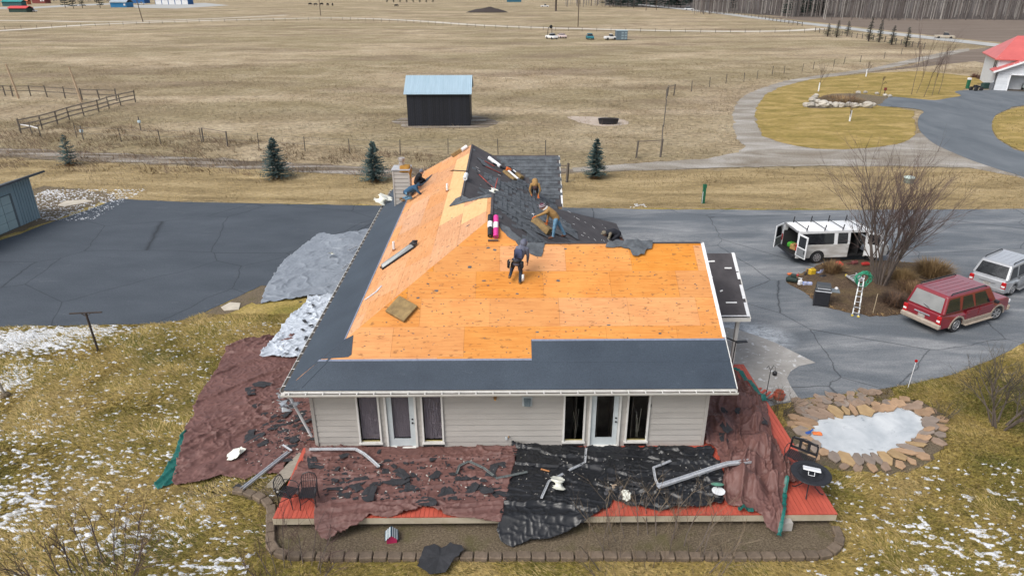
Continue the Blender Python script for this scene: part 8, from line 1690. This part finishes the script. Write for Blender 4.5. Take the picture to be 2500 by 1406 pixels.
for u, v, top_, wrap, lb in [(1998, 224, 130, 1, 'young tree with a white trunk wrap near the gravel bend'), (2114, 188, 136, 1, 'slender tree with a white wrap beside the gravel path'), (2074, 297, 215, 1, 'young tree with a white wrap in front of the boulders'), (2154, 205, 175, 0, 'tiny sapling on the island lawn')]:
    p = at(u, v); h_ = atY(u, top_, p.y).z; t_ = bare('young_tree', lb, p, 1, h_ * .55, .055, .05, 3, 5, .45, .10, int(u), group='young trees on the island', thin=.03)
    if wrap: m = MB(); m.cyl((0, 0, .02), (0, 0, 1.3), .10, 8); m.build('trunk_wrap', wm, t_)
for k, (u, v) in enumerate([(2225, 232), (2237, 229), (2255, 238), (2275, 235), (2291, 230)]): p = at(u, v); bare('sapling', ['first of five thin saplings from the left', 'second of five thin saplings from the left', 'middle one of the five thin saplings', 'fourth of five thin saplings from the left', 'rightmost of the five thin saplings'][k], p, 1, 5.6, .05, .05, 2, 6, .25, .08, 90 + k, group='row of thin saplings', thin=.03)
m1 = MB(); m1.tube([(0, 0, 0), (.1, 0, 1.6), (.5, 0, 2.0), (.7, 0, 1.8)], .03, 5); pole_thing('garden_hook', 'thin curved hook behind the boulder ring', 'hook', 2147, 234, [('hook', m1, M_black)]); m1 = MB(); m1.cyl((0, 0, 0), (0, 0, .9), .06, 8); m2 = MB(); m2.cbox((0, 0, 1.05), (.3, .3, .4), .03); pole_thing('garden_lamp', 'short dark red post box behind the boulders', 'post', 2158, 236, [('post', m1, M_black), ('head', m2, mk('lamp_red', (.16, .03, .025), scale=4))])
nh = thing('neighbour_house', 'white neighbouring house with a red metal roof and open garage', 'house', at(2426, 221), R(-25)); NW = mk('white_siding', (.60, .62, .65), (.50, .52, .55), scale=1.5, rough=.6, objvar=.04); NRf = mk('red_metal_roof', (.50, .115, .105), (.42, .09, .085), scale=.6, rough=.45)
nx = nh.location
m = MB(); m.box((.8, .25, 1.4), (1.6, .3, 2.8)); m.box((9.4, .25, 1.4), (1.2, .3, 2.8)); m.box((5.0, .25, 2.75), (10, .3, .55)); m.ext([(0, .12, 3.0), (10, .12, 3.0), (5, .12, 5.3)], (0, .25, 0)); m.box((9.9, 4, 1.5), (.2, 8, 3)); nwl = m.build('garage_wall', NW, nh)
for k in range(8): m = MB(); m.box((.78, .04, .18 + k * .30), (1.6, .10, .275)); m.build('wall_board', NW, nwl)
for k in range(8): z_ = 2.5 + k * .32; hw = 5 if z_ < 3.0 else max(.3, 5 * (1 - (z_ - 3.0) / 2.4)); m = MB(); m.box((5, .05, z_ + .15), (hw * 2, .10, .295)); m.build('wall_board', NW, nwl)
m = MB(); m.box((1.62, -.03, 1.22), (.18, .16, 2.44)); m.box((8.7, -.03, 1.22), (.18, .16, 2.44)); m.box((5.15, -.03, 2.44), (6.9, .16, .14)); m.build('garage_trim', wm, nh); m = MB(); m.box((5.1, 7, 1.3), (7, .1, 2.6)); m.box((5.1, 3.5, .06), (7, 7, .04)); m.box((5.1, 3.5, 2.6), (7, 7, .04)); m.box((1.7, 3.5, 1.3), (.05, 7, 2.6)); m.build('garage_interior', M_room, nh)
for sg in (-1, 1): m = MB(); m.hexa(*[[(5 + sg * a_, y, z + q) for a_, y, z in (((0, -.7, 5.4), (5.8, -.7, 2.75), (5.8, 3.0, 2.75), (0, 3.0, 5.4)) if sg > 0 else ((5.8, -.7, 2.75), (0, -.7, 5.4), (0, 3.0, 5.4), (5.8, 3.0, 2.75)))] for q in (0, .14)]); m.build('garage_roof', NRf, nh)
m = MB(); m.bar((5, -.74, 5.4), (-.8, -.74, 2.74), .06, .28); m.bar((5, -.74, 5.4), (10.8, -.74, 2.74), .06, .28); m.build('bargeboard', wm, nh)
m = MB(); m.box((5, 8.0, 2.3), (9.9, 12.0, 4.6)); mw = m.build('side_wall', NW, nh)
for k in range(15): m = MB(); m.box((.02, 7.9, .18 + k * .31), (.10, 12.2, .285)); m.build('wall_board', NW, mw)
for y in (3.4, 4.6): m = MB(); m.box((-.05, y, 3.55), (.1, .55, 1.2)); m.build('window', M_vglass, mw)
m = MB(); A_ = [(-.6, 1.5, 4.5), (10.6, 1.5, 4.5), (10.6, 14.6, 4.5), (-.6, 14.6, 4.5)]; T_ = [(2.6, 8.0, 7.6), (9.0, 8.0, 7.6)]; m.add(A_ + T_ + [(x, y, z - .15) for x, y, z in A_], [(0, 1, 5, 4), (1, 2, 5), (2, 3, 4, 5), (3, 0, 4), (9, 8, 7, 6), (0, 6, 7, 1), (1, 7, 8, 2), (2, 8, 9, 3), (3, 9, 6, 0)]); m.build('main_roof', NRf, nh)
farcar('pale pickup parked inside the neighbour garage', 2490, 214, R(65), mk('far_silver', (.35, .4, .4), scale=2), 'pickup', 'pickup_truck', 4.8, 1.6).location = nx + Matrix.Rotation(R(-25), 3, 'Z') @ Vector((4.8, 3.4, .08))
m = MB(); m.cbox((0, 0, .5), (1.5, .8, 1.0), .06); tag(m.build('storage_box', mk('box_greyblue', (.14, .15, .17), scale=3), loc=at(2428, 219)), 'grey storage box against the neighbour garage wall', 'storage box'); m = MB(); m.cbox((0, 0, .45), (1.2, .8, .9), .05); tag(m.build('garden_bin', mk('bin_green', (.02, .05, .045), scale=3), loc=at(2405, 217)), 'dark green bin left of the grey storage box', 'bin')
mo = thing('quad_bike', 'black quad bike parked in front of the neighbour bins', 'quad bike', at(2382, 222), .3); m = MB(); m.cbox((0, 0, .6), (1.2, .5, .25), .08); m.cbox((-.3, 0, .8), (.6, .35, .15), .06); m.tube([(.35, -.4, 1.0), (.4, 0, 1.02), (.35, .4, 1.0)], .03, 6); m.build('body', M_black, mo)
for x in (-.55, .55):
    for y in (-.42, .42): m = MB(); m.cyl((x, y - .12, .3), (x, y + .12, .3), .3, 12); m.build('wheel', M_tyre, mo)
m1 = MB(); m1.cbox((0, 0, .8), (.4, .4, 1.6), .03); m2 = MB(); m2.cbox((0, 0, 1.5), (.46, .46, .3), .04); pole_thing('utility_pedestal', 'green utility pedestal by the neighbour driveway', 'pedestal', 2361, 217, [('post', m1, MATS['util_green']), ('cap', m2, wm)])
for k, u in enumerate((2380, 2395, 2410)): tuft('shrub_heap', ['left', 'middle', 'right'][k] + ' of three reddish bushes along the neighbour wall', at(u, 190 + k * 4), 200, .9, .8, .02, [DG[2], mk('bush_red', (.12, .05, .045), scale=3)], 75 + k, cat='shrub', rad=.6)
